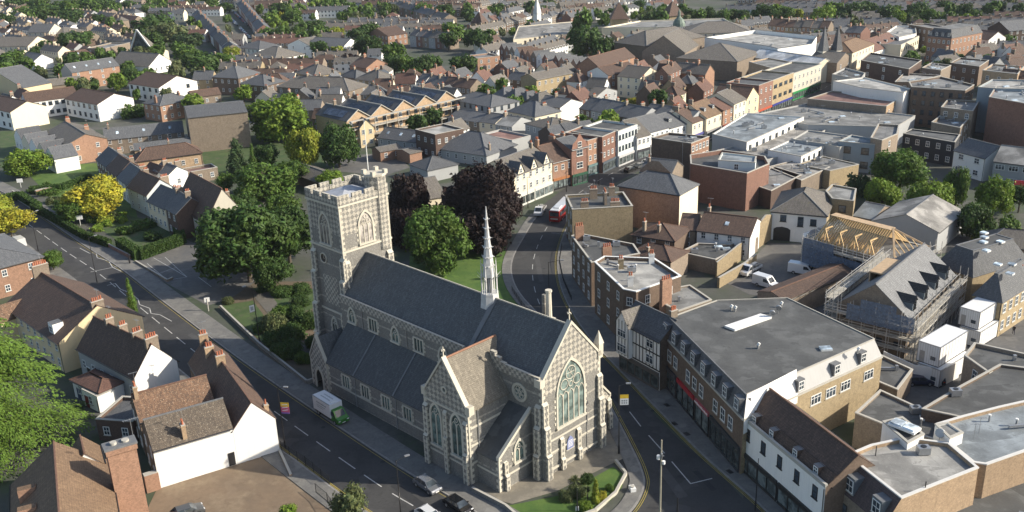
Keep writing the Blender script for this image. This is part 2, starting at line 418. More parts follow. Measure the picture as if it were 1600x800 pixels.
def shopfront(parent, w, y, x0, color, near=True, name='shopfront', h=3.1, glass=None):
    b = MB(); fm = M_plain('fascia_' + '_'.join('%02d' % int(c * 99) for c in color), color, .5, var=.1)
    a, c = x0 - w / 2 + .15, x0 + w / 2 - .15
    b.box(a, c, y - .28, y, h - .65, h, fm, bottom=True)
    fm = BLACK if max(color) - min(color) > .2 else fm
    b.box(a, c, y - .18, y, 0, .45, fm)
    k = max(2, int(w / 1.8))
    for i in range(k + 1): q = a + (c - a) * i / k; b.box(q - .06, q + .06, y - .2, y, .45, h - .65, fm)
    o = b.build(name, parent)
    g = MB(); g.poly([(a, y - .08, .45), (c, y - .08, .45), (c, y - .08, h - .65), (a, y - .08, h - .65)], glass or M_glass('shop_glass', (.05, .06, .06), .08)); g.build('shop_window', o)
    return o
def house(label, A, B, C, z=6, wall='tan', roof='slate', kind='g', rise=3, chim=(), win='fr', near=False, name='house', cat='house', group=None,
          wcols=None, floors=None, ws=(1.0, 1.4), style='sash', shop=None, oh=.3, sidewall=None, world=None, top=None, chz=1.3, chmat=None, inset=None, skylights=0, base0=0, wz=None, dorm=0, coping=None, ov=.15, par=.5, zs=None):
    if world:
        p0, ux, wd, dp = world; ux = Vector(ux).normalized(); p0 = Vector((p0[0], p0[1], 0))
    else:
        a = G(A[0], A[1], z); b = G(B[0], B[1], z); ux = (b - a); ux.z = 0; wd = ux.length; ux.normalize()
        uy = Vector((-ux.y, ux.x, 0))
        dp = C
        if isinstance(C, tuple):      # best right-angled fit through the three surveyed corners
            ab = b - a; ab.z = 0; bc = G(C[0], C[1], z) - b; bc.z = 0; u2 = Vector((bc.y, -bc.x, 0))
            if u2.dot(ux) > 0: ux = (ab * ab.length ** .5 + u2 * u2.length ** .5).normalized()
            uy = Vector((-ux.y, ux.x, 0)); wd = ab.dot(ux); dp = bc.dot(uy); a = b - ux * wd
        p0 = Vector((a.x, a.y, 0))
    uy = Vector((-ux.y, ux.x, 0)); dp = max(2.0, dp); add_foot(p0, ux, uy, wd, dp)
    c = p0 + ux * wd / 2 + uy * dp / 2; rz = math.atan2(ux.y, ux.x)
    root = empty(name, label, cat, (c.x, c.y, base0), rz, group)
    wm = W_[wall]; sm = W_[sidewall] if sidewall else wm; x, y = wd / 2, dp / 2
    cs = [(-x, -y), (x, -y), (x, y), (-x, y)]; b = MB()
    zt = z + (par if kind in ('f',) else 0)
    for i in range(4):
        p, q = cs[i], cs[(i + 1) % 4]; mm = (wm, sm, wm, sm)[i]
        pts = [(p[0], p[1], 0), (q[0], q[1], 0), (q[0], q[1], zt)]
        if (kind == 'g' and i in (1, 3)) or (kind == 'G' and i in (0, 2)):
            pts.append(((p[0] + q[0]) / 2, (p[1] + q[1]) / 2, z + rise - .05))
        pts.append((p[0], p[1], zt)); b.poly(pts, mm)
    if kind == 'f':
        t = .28; ins = [(-x + t, -y + t), (x - t, -y + t), (x - t, y - t), (-x + t, y - t)]
        for i in range(4):
            p, q = ins[(i + 1) % 4], ins[i]
            b.poly([(p[0], p[1], z - .05), (q[0], q[1], z - .05), (q[0], q[1], zt), (p[0], p[1], zt)], wm)
    b.build('wall', root)
    r = MB(); rm = T_[roof]
    if kind == 'f':
        r.poly([(-x + .2, -y + .2, z), (x - .2, -y + .2, z), (x - .2, y - .2, z), (-x + .2, y - .2, z)], rm)
        ro = r.build('roof', root); cp = MB(); t = .36; cm = coping or COPING
        for (x0, x1, y0, y1) in ((-x - .05, x + .05, -y - .05, -y + t), (-x - .05, x + .05, y - t, y + .05), (-x - .05, -x + t, -y + t, y - t), (x - t, x + .05, -y + t, y - t)):
            cp.box(x0, x1, y0, y1, zt, zt + .09, cm, bottom=True)
        cp.build('parapet_coping', root)
    elif kind == 'm':   # mansard with flat top
        i = inset or 1.4; X, Y = x + .15, y + .15; xi, yi = x - i, y - i; zz = z + rise
        lo = [(-X, -Y), (X, -Y), (X, Y), (-X, Y)]; hi = [(-xi, -yi), (xi, -yi), (xi, yi), (-xi, yi)]
        for k in range(4):
            j = (k + 1) % 4; r.poly([(lo[k][0], lo[k][1], z), (lo[j][0], lo[j][1], z), (hi[j][0], hi[j][1], zz), (hi[k][0], hi[k][1], zz)], rm)
        r.poly([(p[0], p[1], zz) for p in hi], T_[top or 'dark'])
        r.poly([(p[0], p[1], z) for p in reversed(lo)], rm)
        ro = r.build('roof', root)
        rim = MB(); t = .16
        for (x0, x1, y0, y1) in ((-xi - .1, xi + .1, -yi - .1, -yi + t), (-xi - .1, xi + .1, yi - t, yi + .1), (-xi - .1, -xi + t, -yi + t, yi - t), (xi - t, xi + .1, -yi + t, yi - t)):
            rim.box(x0, x1, y0, y1, zz, zz + .12, LEAD, bottom=True)
        rim.build('roof_edge', ro)
    else:
        for p in roof_planes(kind, wd, dp, z, rise, oh, ov, inset): r.slab(p, rm)
        # ridge tiles
        rc = RDG if roof in ('mottled', 'ochre', 'red', 'brown') else LEAD
        if kind == 'g': r.bar((-x - .12, 0, z + rise + .03), (x + .12, 0, z + rise + .03), .13, rc, 4)
        elif kind == 'G': r.bar((0, -y - .12, z + rise + .03), (0, y + .12, z + rise + .03), .13, rc, 4)
        elif kind in ('h',) :
            for p in roof_planes(kind, wd, dp, z, rise, oh, ov, inset)[:2]:
                for q0, q1 in zip(p, p[1:] + p[:1]):
                    if abs(q0[2] - q1[2]) > .5 or min(q0[2], q1[2]) > z + rise - .1: r.bar((q0[0], q0[1], q0[2] + .02), (q1[0], q1[1], q1[2] + .02), .11, LEAD if roof in ('slate', 'grey') else rc, 4)
        ro = r.build('roof', root)
        if near and kind in ('g', 'G', 'h'):
            gt = MB(); e = .12
            if kind != 'G':
                for sg in (-1, 1): gt.bar((-x - .1, sg * (y + oh + .05), z - .25), (x + .1, sg * (y + oh + .05), z - .25), .09, BLACK, 6)
            else:
                for sg in (-1, 1): gt.bar((sg * (x + oh + .05), -y - .1, z - .25), (sg * (x + oh + .05), y + .1, z - .25), .09, BLACK, 6)
            gt.build('gutter', root)
    # chimneys: (fx, fy, pots[, extra height])  fractions -1..1
    for ch in chim:
        fx, fy, n = ch[:3]; ex = ch[3] if len(ch) > 3 else chz
        if kind == 'g': zr = z + rise * (1 - abs(fy)); al = 'y'
        elif kind == 'G': zr = z + rise * (1 - abs(fx)); al = 'x'
        elif kind in ('f',): zr = z; al = 'y' if abs(fx) > abs(fy) else 'x'
        else: zr = z + rise * (.9 if abs(fx) < .5 and abs(fy) < .5 else .3); al = 'x' if wd < dp else 'y'
        chimney(root, fx * (x - .3), fy * (y - .3), max(0, zr - 1.2), zr + ex, n, chmat or W_['orange' if wall in ('orange', 'red') else 'tan'], al, near)
    nf = floors or max(1, int((z + .3) / 2.7)); fh = z / nf
    for side in win:
        ln = {'f': wd, 'b': wd, 'r': dp, 'l': dp}[side]
        n = wcols.get(side) if isinstance(wcols, dict) else wcols
        if n is None: n = max(1, int(ln / 2.9))
        if n == 0: continue
        n = min(n, 18)
        for fl in range(nf):
            if shop and fl == 0 and side == 'f' : continue
            zz = fl * fh + fh * .34 if wz is None else wz[fl]; hh = min(ws[1], fh * .55); ww = min(ws[0], ln / n * .7)
            for i in range(n):
                t = -ln / 2 + ln * (i + .5) / n
                if side == 'f': add_window(root, (t, -y, zz), 0, ww, hh, style, near)
                elif side == 'b': add_window(root, (-t, y, zz), math.pi, ww, hh, style, near)
                elif side == 'r': add_window(root, (x, t, zz), math.pi / 2, ww, hh, style, near)
                else: add_window(root, (-x, -t, zz), -math.pi / 2, ww, hh, style, near)
    if near and 'f' in win:
        dr = MB(); dm = M_plain('door_paint_%d' % rnd.randint(0, 3), rnd.choice([(.03, .05, .12), (.2, .02, .02), (.02, .02, .02), (.03, .12, .06)]), .4)
        if not shop:
            q = -x + wd * .12 + .5; dr.box(q - .5, q + .5, -y - .06, -y, 0, 2.05, dm); dr.box(q - .62, q + .62, -y - .1, -y, 2.05, 2.2, WHITE, bottom=True); dr.build('door', root)
        pp = MB(); pp.bar((x - .15, -y - .09, 0), (x - .15, -y - .09, z - .3), .05, BLACK, 6); pp.build('drainpipe', root)
    if shop:
        n = len(shop); 
        for i, c_ in enumerate(shop): shopfront(root, wd / n, -y, -x + wd * (i + .5) / n, c_)
    if dorm:
        for i in range(dorm):
            t = -x + wd * (i + .5) / dorm; dormer(ro, t, -y + (y * .35 if kind == 'g' else .1), z + (.5 if kind != 'g' else rise * .2), near, T_[roof] if kind == 'm' else T_['slate'])
    for i in range(skylights):
        t = -x + wd * (i + .5) / skylights
        if kind == 'g':
            k = rise / (y); yy = -y * .5; zz = z + rise * .5; sl = MB()
            sl.slab([(t - .4, yy - .5, zz - .5 * k + .1), (t + .4, yy - .5, zz - .5 * k + .1), (t + .4, yy + .5, zz + .5 * k + .1), (t - .4, yy + .5, zz + .5 * k + .1)], M_glass('skylight_glass', (.25, .3, .34), .1)); sl.build('skylight', ro)
        else:
            sl = MB(); yy = (rnd.random() - .5) * dp * .6; zb = z + (rise if kind == 'm' else 0)
            sl.box(t - .6, t + .6, yy - .5, yy + .5, zb, zb + .3, WHITE, M_glass('skylight_glass', (.25, .3, .34), .1)); sl.build('skylight', ro)
    root['_wd'] = 0; del root['_wd']
    return root, wd, dp
def dormer(parent, x, y, z, near=True, cheek=None, w=1.3, h=1.5, dp=1.6, style='sash'):
    b = MB(); ck = cheek or T_['slate']
    b.box(x - w / 2, x + w / 2, y, y + dp, z, z + h, ck, LEAD); b.box(x - w / 2 - .08, x + w / 2 + .08, y - .1, y + dp, z + h, z + h + .1, LEAD, bottom=True)
    o = b.build('dormer', parent); add_window(o, (x, y, z + .15), 0, w * .8, h * .8, style, False); return o
def roofkit(root, pts, names=True): pass
# ------------------------------------------------------------------ trees
BARK = M_plain('bark', (.10, .08, .06), .9)
_crowns = {}
def crown_mesh(mat, variant=0, n=2600, leaf=.085, lobes=9, squash=.85, kind='round'):
    key = (mat.name, variant, n, leaf, kind)
    if key in _crowns: return _crowns[key]
    r = random.Random(variant * 77 + len(kind)); vs = []; fs = []; L_ = []
    if kind == 'round':
        L_.append((Vector((0, 0, 0)), .58))
        for i in range(lobes):
            a = r.random() * 6.283; e = r.uniform(-.85, 1.0); rad = math.cos(e) * r.uniform(.46, .66)
            L_.append((Vector((math.cos(a) * rad, math.sin(a) * rad, math.sin(e) * .55 * squash)), r.uniform(.2, .45) if n < 4000 else r.uniform(.16, .34)))
    elif kind == 'tall':
        for i in range(lobes + 3):
            t = i / (lobes + 2); a = r.random() * 6.283; rr = .38 * (1 - t) ** .6 + .02
            L_.append((Vector((math.cos(a) * rr * .6, math.sin(a) * rr * .6, -1 + 2.1 * t)), .18 + .34 * (1 - t)))
    elif kind == 'bush':
        for i in range(lobes):
            a = r.random() * 6.283; rad = r.uniform(0, .6)
            L_.append((Vector((math.cos(a) * rad, math.sin(a) * rad, r.uniform(-.1, .25))), r.uniform(.3, .5)))
    tot = sum(l[1] ** 2 for l in L_)
    for c, q in L_:
        # leafy clumps spread over the lobe and inside it
        for k in range(int(n * q * q / tot)):
            d = Vector((r.gauss(0, 1), r.gauss(0, 1), r.gauss(0, 1)))
            if d.length < .01: continue
            d.normalize(); dd = noise.noise(Vector(c * 3 + d * 2.2 + Vector((variant, 0, 0))))
            rad = q * (r.uniform(.72, 1.0) + .32 * dd) + (r.uniform(0, .09) if r.random() < .25 else 0)
            p = c + d * rad; nn = (d + Vector((r.gauss(0, .55), r.gauss(0, .55), r.gauss(0, .55)))); nn.normalize()
            u = nn.cross(Vector((0, 0, 1)));
            if u.length < .05: u = Vector((1, 0, 0))
            u.normalize(); v = nn.cross(u); s = leaf * r.uniform(.4, 1.5); s2 = s * r.uniform(.5, .9)
            a = r.random() * 3.14; u, v = u * math.cos(a) + v * math.sin(a), v * math.cos(a) - u * math.sin(a)
            b0 = len(vs); m_ = nn * s * .25
            vs += [p - u * s, p - v * s2 - m_, p + u * s, p + v * s2 - m_]; fs.append((b0, b0 + 1, b0 + 2, b0 + 3))
    core = []      # irregular inner mass so the middle is not see-through
    for c, q in L_:
        bm = bmesh.new(); bmesh.ops.create_icosphere(bm, subdivisions=2 if n > 1500 else 1, radius=1)
        b0 = len(vs)
        for v_ in bm.verts:
            d = v_.co.normalized(); vs.append(c + d * q * (.60 + .4 * noise.noise(Vector(c * 3 + d * 2.2 + Vector((variant, 0, 0)))) ))
        for f in bm.faces: fs.append(tuple(b0 + v_.index for v_ in f.verts))
        bm.free()
    me = bpy.data.meshes.new('crown'); me.from_pydata([tuple(v) for v in vs], [], fs); me.materials.append(mat); me.update()
    _crowns[key] = me; return me
_trunks = {}
def trunk_mesh(variant, fork=.45):
    if variant in _trunks: return _trunks[variant]
    r = random.Random(variant); b = MB()
    b.bar((0, 0, 0), (.01, 0, .45), .034, BARK, 7, .024); b.bar((.01, 0, .45), (0, .02, .8), .024, BARK, 6, .008)
    for i in range(6):
        a = i * 1.05 + r.random(); z0 = r.uniform(.3, .6); z1 = z0 + r.uniform(.15, .3); rr = r.uniform(.12, .24)
        b.bar((0.005, 0, z0), (math.cos(a) * rr, math.sin(a) * rr, z1), .014, BARK, 5, .004)
    _trunks[variant] = b.data('trunk'); return _trunks[variant]
FOL = {
 'green': M_foliage('leaf_green', (.065, .125, .022)), 'dark': M_foliage('leaf_dark_green', (.042, .085, .020)),
 'bright': M_foliage('leaf_bright_green', (.12, .20, .026)), 'yellow': M_foliage('leaf_yellow', (.30, .31, .035)),
 'lime': M_foliage('leaf_lime', (.20, .25, .03)), 'copper': M_foliage('leaf_copper', (.022, .014, .014)),
 'pine': M_foliage('leaf_blue_green', (.05, .09, .035)), 'grey': M_foliage('leaf_grey_green', (.09, .12, .05)),
 'cedar': M_foliage('needle_fresh_green', (.105, .19, .032), dark=.6),
}
tree_i = 0
def tree(cx, cy, rpx, h, color, label, kind='round', far=False, group=None, rz=None, name='tree', zc=None, leafn=None, wide=1.0, cat='tree', world=None):
    """crown centre at pixel (cx,cy), crown radius rpx pixels, height h metres"""
    global tree_i; tree_i += 1
    zc = zc if zc is not None else h * .6
    if world: p = Vector((world[0], world[1], 0)); rad = world[2]
    else: c = G(cx, cy, zc); rad = rpx / scale_at(cx, cy, zc) * wide; p = Vector((c.x, c.y, 0))
    if kind == 'round': rad *= 1.12; zc *= .86
    root = empty(name, label, cat, (p.x, p.y, 0), rnd.random() * 6.28, group)
    FOOT.append((p.x, p.y, rad * (.9 if far else .6)))
    if far == 2: me = crown_mesh(FOL[color], tree_i % 3, 420, .15, 6, kind=kind)
    elif far: me = crown_mesh(FOL[color], tree_i % 4, 1300, .095, 8, kind=kind)
    else: me = crown_mesh(FOL[color], tree_i % 3 + 10, leafn or 6500, .05 if (leafn or 0) < 11000 else .042, 24, kind=kind)
    half = (h - zc) if kind != 'bush' else h * .9
    hz = max(half * 1.05, rad * .7) if kind == 'round' else (h * .5 if kind == 'tall' else h * .8)
    zz = zc if kind == 'round' else (h * .52 if kind == 'tall' else h * .25)
    inst(me, 'crown', root, (0, 0, zz), 0, (rad, rad, hz / (.98 if kind == 'round' else (1.1 if kind == 'tall' else .75))))
    if kind != 'bush': inst(trunk_mesh(tree_i % 4), 'trunk', root, (0, 0, 0), 0, (h * .8, h * .8, h * .95))
    return root
def shrub(cx, cy, rpx, h, color, label, far=True, group=None, name='shrub'):
    return tree(cx, cy, rpx, h, color, label, 'bush', far, group, name=name, zc=h * .4, cat='shrub')
def hedge(pts, wdt, h, color, label, group=None):
    P_ = [G(x, y, h) for x, y in pts]; vs = []; fs = []; r = random.Random(int(pts[0][0]))
    for a, b in zip(P_, P_[1:]):
        d = b - a; ln = d.length; d.normalize(); s = Vector((-d.y, d.x, 0))
        for k in range(int(ln * 60 * (h + wdt))):
            t = r.random() * ln; q = r.random() * (2 * h + wdt)
            if q < h: o = -wdt / 2; z = q
            elif q < h + wdt: o = q - h - wdt / 2; z = h
            else: o = wdt / 2; z = q - h - wdt
            p = a + d * t + s * (o + r.gauss(0, .06)); p.z = z + r.gauss(0, .06); e = .16
            u = Vector((r.gauss(0, 1), r.gauss(0, 1), r.gauss(0, 1))).normalized(); v = u.cross(Vector((r.gauss(0, 1), r.gauss(0, 1), r.gauss(0, 1)))).normalized()
            b0 = len(vs); vs += [p - u * e, p - v * e, p + u * e, p + v * e]; fs.append((b0, b0 + 1, b0 + 2, b0 + 3))
        i = wdt / 2 - .1; q = [a + s * i, a - s * i, b - s * i, b + s * i]; b0 = len(vs)
        vs += [Vector((v.x, v.y, 0)) for v in q] + [Vector((v.x, v.y, h - .1)) for v in q]
        fs += [(b0, b0 + 1, b0 + 5, b0 + 4), (b0 + 1, b0 + 2, b0 + 6, b0 + 5), (b0 + 2, b0 + 3, b0 + 7, b0 + 6), (b0 + 3, b0, b0 + 4, b0 + 7), (b0 + 4, b0 + 5, b0 + 6, b0 + 7)]
    c = P_[0].copy(); c.z = 0
    me = bpy.data.meshes.new('hedge'); me.from_pydata([tuple(v - c) for v in vs], [], fs); me.materials.append(FOL[color]); me.update()
    o = bpy.data.objects.new('hedge', me); put(o, None, c); tag(o, label, 'hedge', group); return o
def cedar(x, y, h, rad, label):
    """big conifer with tiers of drooping sprays"""
    root = empty('conifer_tree', label, 'tree', (x, y, 0), 0); r = random.Random(5); vs = []; fs = []
    FOOT.append((x, y, rad * .6)); tb = MB(); tb.bar((0, 0, 0), (0, 0, h * .95), .45, BARK, 9, .06)
    for i in range(260):
        t = r.random() ** .8; z = 1.8 + t * (h - 2.2); a = i * 2.39996; ln = rad * (1 - t) ** .62 * r.uniform(.75, 1.08) + .6
        d = Vector((math.cos(a), math.sin(a), 0)); sd_ = Vector((-d.y, d.x, 0)); rise = r.uniform(.0, .22)
        if i % 3 == 0: tb.bar((0, 0, z - .3), tuple(d * ln * .6 + Vector((0, 0, z + ln * .02))), .09, BARK, 4, .03)
        nseg = int(ln / .16)
        for k in range(nseg):
            f = (k + r.random()) / nseg; f = .12 + .88 * f
            c = d * ln * f; c.z = z + ln * (rise * f - .42 * f * f); wd = ln * .27 * (1 - f) ** .55 + .12
            for q in range(4):
                o = r.uniform(-1, 1); p = c + sd_ * o * wd; p.z -= abs(o) * wd * .35 + r.uniform(0, .2)
                nd = (d * r.uniform(.5, 1) + sd_ * o * 1.1); nd.z = -.35 - r.random() * .4; nd.normalize()
                side = nd.cross(Vector((r.gauss(0, .3), r.gauss(0, .3), 1))).normalized(); l2 = r.uniform(.3, .65); w2 = .1
                b0 = len(vs); vs += [p, p + nd * l2 * .5 + side * w2, p + nd * l2, p + nd * l2 * .5 - side * w2]; fs.append((b0, b0 + 1, b0 + 2, b0 + 3))
    me = bpy.data.meshes.new('crown'); me.from_pydata([tuple(v) for v in vs], [], fs); me.materials.append(FOL['cedar']); me.update()
    o = bpy.data.objects.new('crown', me); put(o, root); tb.build('trunk', root); return root

# ------------------------------------------------------------------ vehicles
TYRE = M_plain('rubber', (.015, .015, .016), .8); LAMP = M_plain('lamp_glass', (.7, .7, .68), .15, var=.05); REDL = M_plain('red_lens', (.45, .02, .01), .2)
CGLASS = M_glass('car_glass', (.02, .025, .03), .06)
def paint(name, c, rough=.28, metal=.3):
    k = 'paint_' + name
    if k in MATS: return MATS[k]
    m, n, b = _mat(k); b.inputs['Base Color'].default_value = c + (1,); b.inputs['Roughness'].default_value = rough
    b.inputs['Metallic'].default_value = metal; b.inputs['Coat Weight'].default_value = .5; MATS[k] = m; return m
def side_loft(b, prof, hw, mat, inset=.12, glass=None, gf=()):
    """closed side profile (x,z) extruded across, with the upper points drawn in"""
    zt = max(p[1] for p in prof); zb = min(p[1] for p in prof)
    def wy(z): return hw - inset * max(0, (z - zb) / (zt - zb)) ** 2
    Lf = [Vector((x, wy(z), z)) for x, z in prof]; Rt = [Vector((x, -wy(z), z)) for x, z in prof]; n = len(prof)
    for i in range(n):
        j = (i + 1) % n; b.poly([Lf[i], Lf[j], Rt[j], Rt[i]], glass if i in gf else mat)
    for P_ in (Lf, Rt):
        for t in tessellate_polygon([P_]): b.poly([P_[k] for k in t], mat)
_veh = {}
def wheel_mesh():
    if 'w' not in _veh:
        b = MB(); b.bar((0, -.11, 0), (0, .11, 0), .33, TYRE, 14); t = b.data('wheel')
        b = MB(); b.bar((0, -.12, 0), (0, .12, 0), .2, GREYM, 10); _veh['w'] = (t, b.data('rim'))
    return _veh['w']
def car_meshes(color, mat):
    k = ('car', color)
    if k in _veh: return _veh[k]
    b = MB(); side_loft(b, [(2.1, .35), (2.14, .62), (1.95, .78), (1.15, .93), (-1.75, .98), (-2.08, .85), (-2.12, .4)][::-1], .87, mat, .05)
    b.box(-2.05, 2.08, -.84, .84, .2, .36, BLACK, bottom=True); body = b.data('body')
    g = MB(); side_loft(g, [(1.2, .92), (.5, 1.36), (-1.2, 1.42), (-1.85, .97)][::-1], .80, CGLASS, .17); cab = g.data('windows')
    rf = MB(); rf.slab([(.5, -.6, 1.40), (.5, .6, 1.40), (-1.2, .6, 1.46), (-1.2, -.6, 1.46)], mat, .05)
    for sy in (-1, 1):
        rf.bar((1.18, sy * .78, .93), (.5, sy * .63, 1.38), .035, mat); rf.bar((-.3, sy * .80, .95), (-.32, sy * .63, 1.4), .04, mat); rf.bar((-1.8, sy * .78, .98), (-1.2, sy * .63, 1.44), .05, mat)
    roof = rf.data('roof')
    h = MB(); h.box(-.06, .06, -.16, .16, -.07, .07, LAMP, bottom=True); hl = h.data('headlight')
    t = MB(); t.box(-.05, .05, -.14, .14, -.08, .08, REDL, bottom=True); tl = t.data('tail_light')
    mr = MB(); mr.box(-.07, .07, -.1, .1, -.06, .08, mat, bottom=True); mi = mr.data('mirror')
    pl = MB(); pl.box(-.02, .02, -.26, .26, -.06, .06, WHITE, bottom=True)
    _veh[k] = (body, cab, roof, hl, tl, mi, pl.data('number_plate')); return _veh[k]
def heading(px, py, qx, qy): d = G(qx, qy) - G(px, py); return math.atan2(d.y, d.x)
def car(px, py, hd, color, mat, label, group=None, far=False, world=None, z=0.02, cat='car', name='car'):
    p = world or G(px, py); r = empty(name, label, cat, (p[0], p[1], z), hd, group); M_ = car_meshes(color, mat)
    inst(M_[0], 'body', r); c = inst(M_[1], 'windows', r); inst(M_[2], 'roof', r)
    if far: return r
    wt, wr = wheel_mesh()
    for x in (1.3, -1.3):
        for y in (.78, -.78): inst(wr, 'rim', inst(wt, 'wheel', r, (x, y, .33)))
    for y in (.62, -.62): inst(M_[3], 'headlight', r, (2.06, y, .68)); inst(M_[4], 'tail_light', r, (-2.06, y, .75)); inst(M_[5], 'mirror', r, (.85, y * 1.5, .98))
    inst(M_[6], 'number_plate', r, (2.15, 0, .45)); return r
def van(px, py, hd, label, kind='panel', mat=None, boxm=None, group=None, L_=5.4, H=2.3, far=False, z=.02):
    mat = mat or paint('white', (.75, .75, .74)); p = G(px, py); r = empty('van' if kind != 'truck' else 'truck', label, 'van' if kind != 'truck' else 'truck', (p.x, p.y, z), hd, group)
    hw = 1.0; x1 = L_ / 2; x0 = -L_ / 2; b = MB()
    if kind == 'panel':
        side_loft(b, [(x1, .4), (x1, 1.0), (x1 - .9, 1.25), (x1 - 1.7, H - .1), (x1 - 2.0, H), (x0, H), (x0, .4)][::-1], hw, mat, .1)
        b.build('body', r)
        g = MB(); g.poly([(x1 - .95, .82, 1.27), (x1 - .95, -.82, 1.27), (x1 - 1.66, -.75, H - .2), (x1 - 1.66, .75, H - .2)][::-1], CGLASS)
        for v in g.v: v.x += .03; v.z += .03
        g.build('windscreen', r)
        for sy in (-1, 1):
            g = MB(); q = [(x1 - 1.2, sy * 1.0, 1.3), (x1 - 1.85, sy * .97, H - .35), (x1 - 2.5, sy * .97, H - .35), (x1 - 2.5, sy * 1.0, 1.3)]; g.poly(q, CGLASS); g.build('side_window', r)
    else:
        cb = [(x1, .4), (x1, 1.05), (x1 - .6, 1.25), (x1 - 1.25, 2.1), (x1 - 2.0, 2.2), (x1 - 2.0, .4)]
        side_loft(b, cb[::-1], hw - .03, mat, .1); b.build('cab', r)
        g = MB(); g.poly([(x1 - .62, -.78, 1.27), (x1 - .62, .78, 1.27), (x1 - 1.2, .72, 2.03), (x1 - 1.2, -.72, 2.03)], CGLASS)
        for v in g.v: v.x += .04; v.z += .03
        g.build('windscreen', r)
        for sy in (-1, 1):
            g = MB(); g.poly([(x1 - .85, sy * 1.0, 1.3), (x1 - 1.35, sy * .99, 1.95), (x1 - 1.85, sy * .99, 1.95), (x1 - 1.85, sy * 1.0, 1.3)], CGLASS); g.build('side_window', r)
        if kind == 'truck':
            bx = MB(); bm = boxm or mat
            bx.box(x0, x1 - 1.85, -1.08, 1.08, .75, 3.0, bm, bottom=True); bo = bx.build('cargo_box', r)
            ed = MB(); ed.bar((x0, -1.08, 3.0), (x1 - 1.85, -1.08, 3.0), .05, GREYM); ed.bar((x0, 1.08, 3.0), (x1 - 1.85, 1.08, 3.0), .05, GREYM); ed.build('roof_rail', bo)
        else:
            bx = MB(); bx.box(x0, x1 - 2.1, -1.05, 1.05, .75, .9, GREYM, bottom=True)
            for sy in (-1.05, 1.0): bx.box(x0, x1 - 2.1, sy, sy + .05, .9, 1.35, mat)
            bx.box(x0, x0 + .05, -1, 1, .9, 1.35, mat); bo = bx.build('flatbed', r)
            ld = MB(); rr = random.Random(3)
            for i in range(7): q = rr.uniform(x0 + .5, x1 - 2.8); s = rr.uniform(.25, .5); yy = rr.uniform(-.6, .6); ld.box(q - s, q + s, yy - s * .7, yy + s * .7, .9, 1.2 + rr.random() * .7, rr.choice([PLY, GREYM, T_['corr']]))
            ld.build('load', bo)
    ch = MB(); ch.box(x0 + .1, x1 - .1, -.85, .85, .3, .75, BLACK, bottom=True); ch.build('chassis', r)
    wt, wr = wheel_mesh()
    for x in (x1 - 1.0, x0 + 1.2):
        for y in (.88, -.88): inst(wr, 'rim', inst(wt, 'wheel', r, (x, y, .36), 0, (1.1, 1.1, 1.1)))
    M_ = car_meshes('white', paint('white', (.75, .75, .74)))
    for y in (.72, -.72): inst(M_[3], 'headlight', r, (x1, y, .85))
    inst(M_[6], 'number_plate', r, (x1 + .02, 0, .5)); return r

# ------------------------------------------------------------------ ground sheets
def sheet(name, pts, z, mat, kind='structure', h=None):
    b = MB(); P_ = [G(x, y, 0) for x, y in pts]
    if h: b.prism(P_, 0, z, mat)
    else: b.ngon([Vector((p.x, p.y, z)) for p in P_], mat)
    o = b.build(name); o['kind'] = kind; return o
def strip_pts(pts, w):
    out = []
    for i, p in enumerate(pts):
        a = pts[max(0, i - 1)]; c = pts[min(len(pts) - 1, i + 1)]; d = (c - a); d.z = 0; d.normalize(); s = Vector((-d.y, d.x, 0)); out.append((p + s * w / 2, p - s * w / 2))
    return out
def smooth(pts, n=6):
    out = []
    for i in range(len(pts) - 1):
        p0, p1, p2, p3 = pts[max(0, i - 1)], pts[i], pts[i + 1], pts[min(len(pts) - 1, i + 2)]
        for k in range(n):
            t = k / n; out.append(.5 * ((2 * p1) + (p2 - p0) * t + (2 * p0 - 5 * p1 + 4 * p2 - p3) * t * t + (3 * p1 - p0 - 3 * p2 + p3) * t ** 3))
    out.append(pts[-1]); return out
def ribbon(name, pix, w, z, mat, world=False, kind='structure', thick=0, sm=True, off=0):
    P_ = [G(x, y, 0) for x, y in pix] if not world else [Vector(p) for p in pix]
    if sm: P_ = smooth(P_)
    if off:
        P_ = [p for p in P_]; q = strip_pts(P_, 2 * abs(off)); P_ = [a if off > 0 else b for a, b in q]
    S_ = strip_pts(P_, w); b = MB()
    for (a, c), (d, e) in zip(S_, S_[1:]):
        q = [Vector((v.x, v.y, z)) for v in (c, e, d, a)]; n_ = (q[1] - q[0]).cross(q[2] - q[0])
        if n_.z < 0: q.reverse()
        b.poly(q, mat)
        if thick:
            for u, v in ((a, d), (c, e)): b.poly([(u.x, u.y, z - thick), (v.x, v.y, z - thick), (v.x, v.y, z), (u.x, u.y, z)], mat)
    o = b.build(name); o['kind'] = kind; return o
def dashes(name, pix, z, mat, w=.12, on=2.6, off=2.6, sm=True, start=0):
    P_ = [G(x, y, 0) for x, y in pix]; P_ = smooth(P_, 8) if sm else P_; b = MB(); dist = -start; 
    for a, c in zip(P_, P_[1:]):
        seg = c - a; ln = seg.length; seg.normalize(); s = Vector((-seg.y, seg.x, 0)) * w / 2; t = 0
        while t < ln:
            ph = (dist + t) % (on + off); step = min(.4, ln - t)
            if ph < on:
                p, q = a + seg * t, a + seg * (t + step + .01); b.poly([Vector((v.x, v.y, z)) for v in (p - s, q - s, q + s, p + s)], mat)
            t += step + 1e-4
        dist += ln
    o = b.build(name); o['kind'] = 'structure'; return o
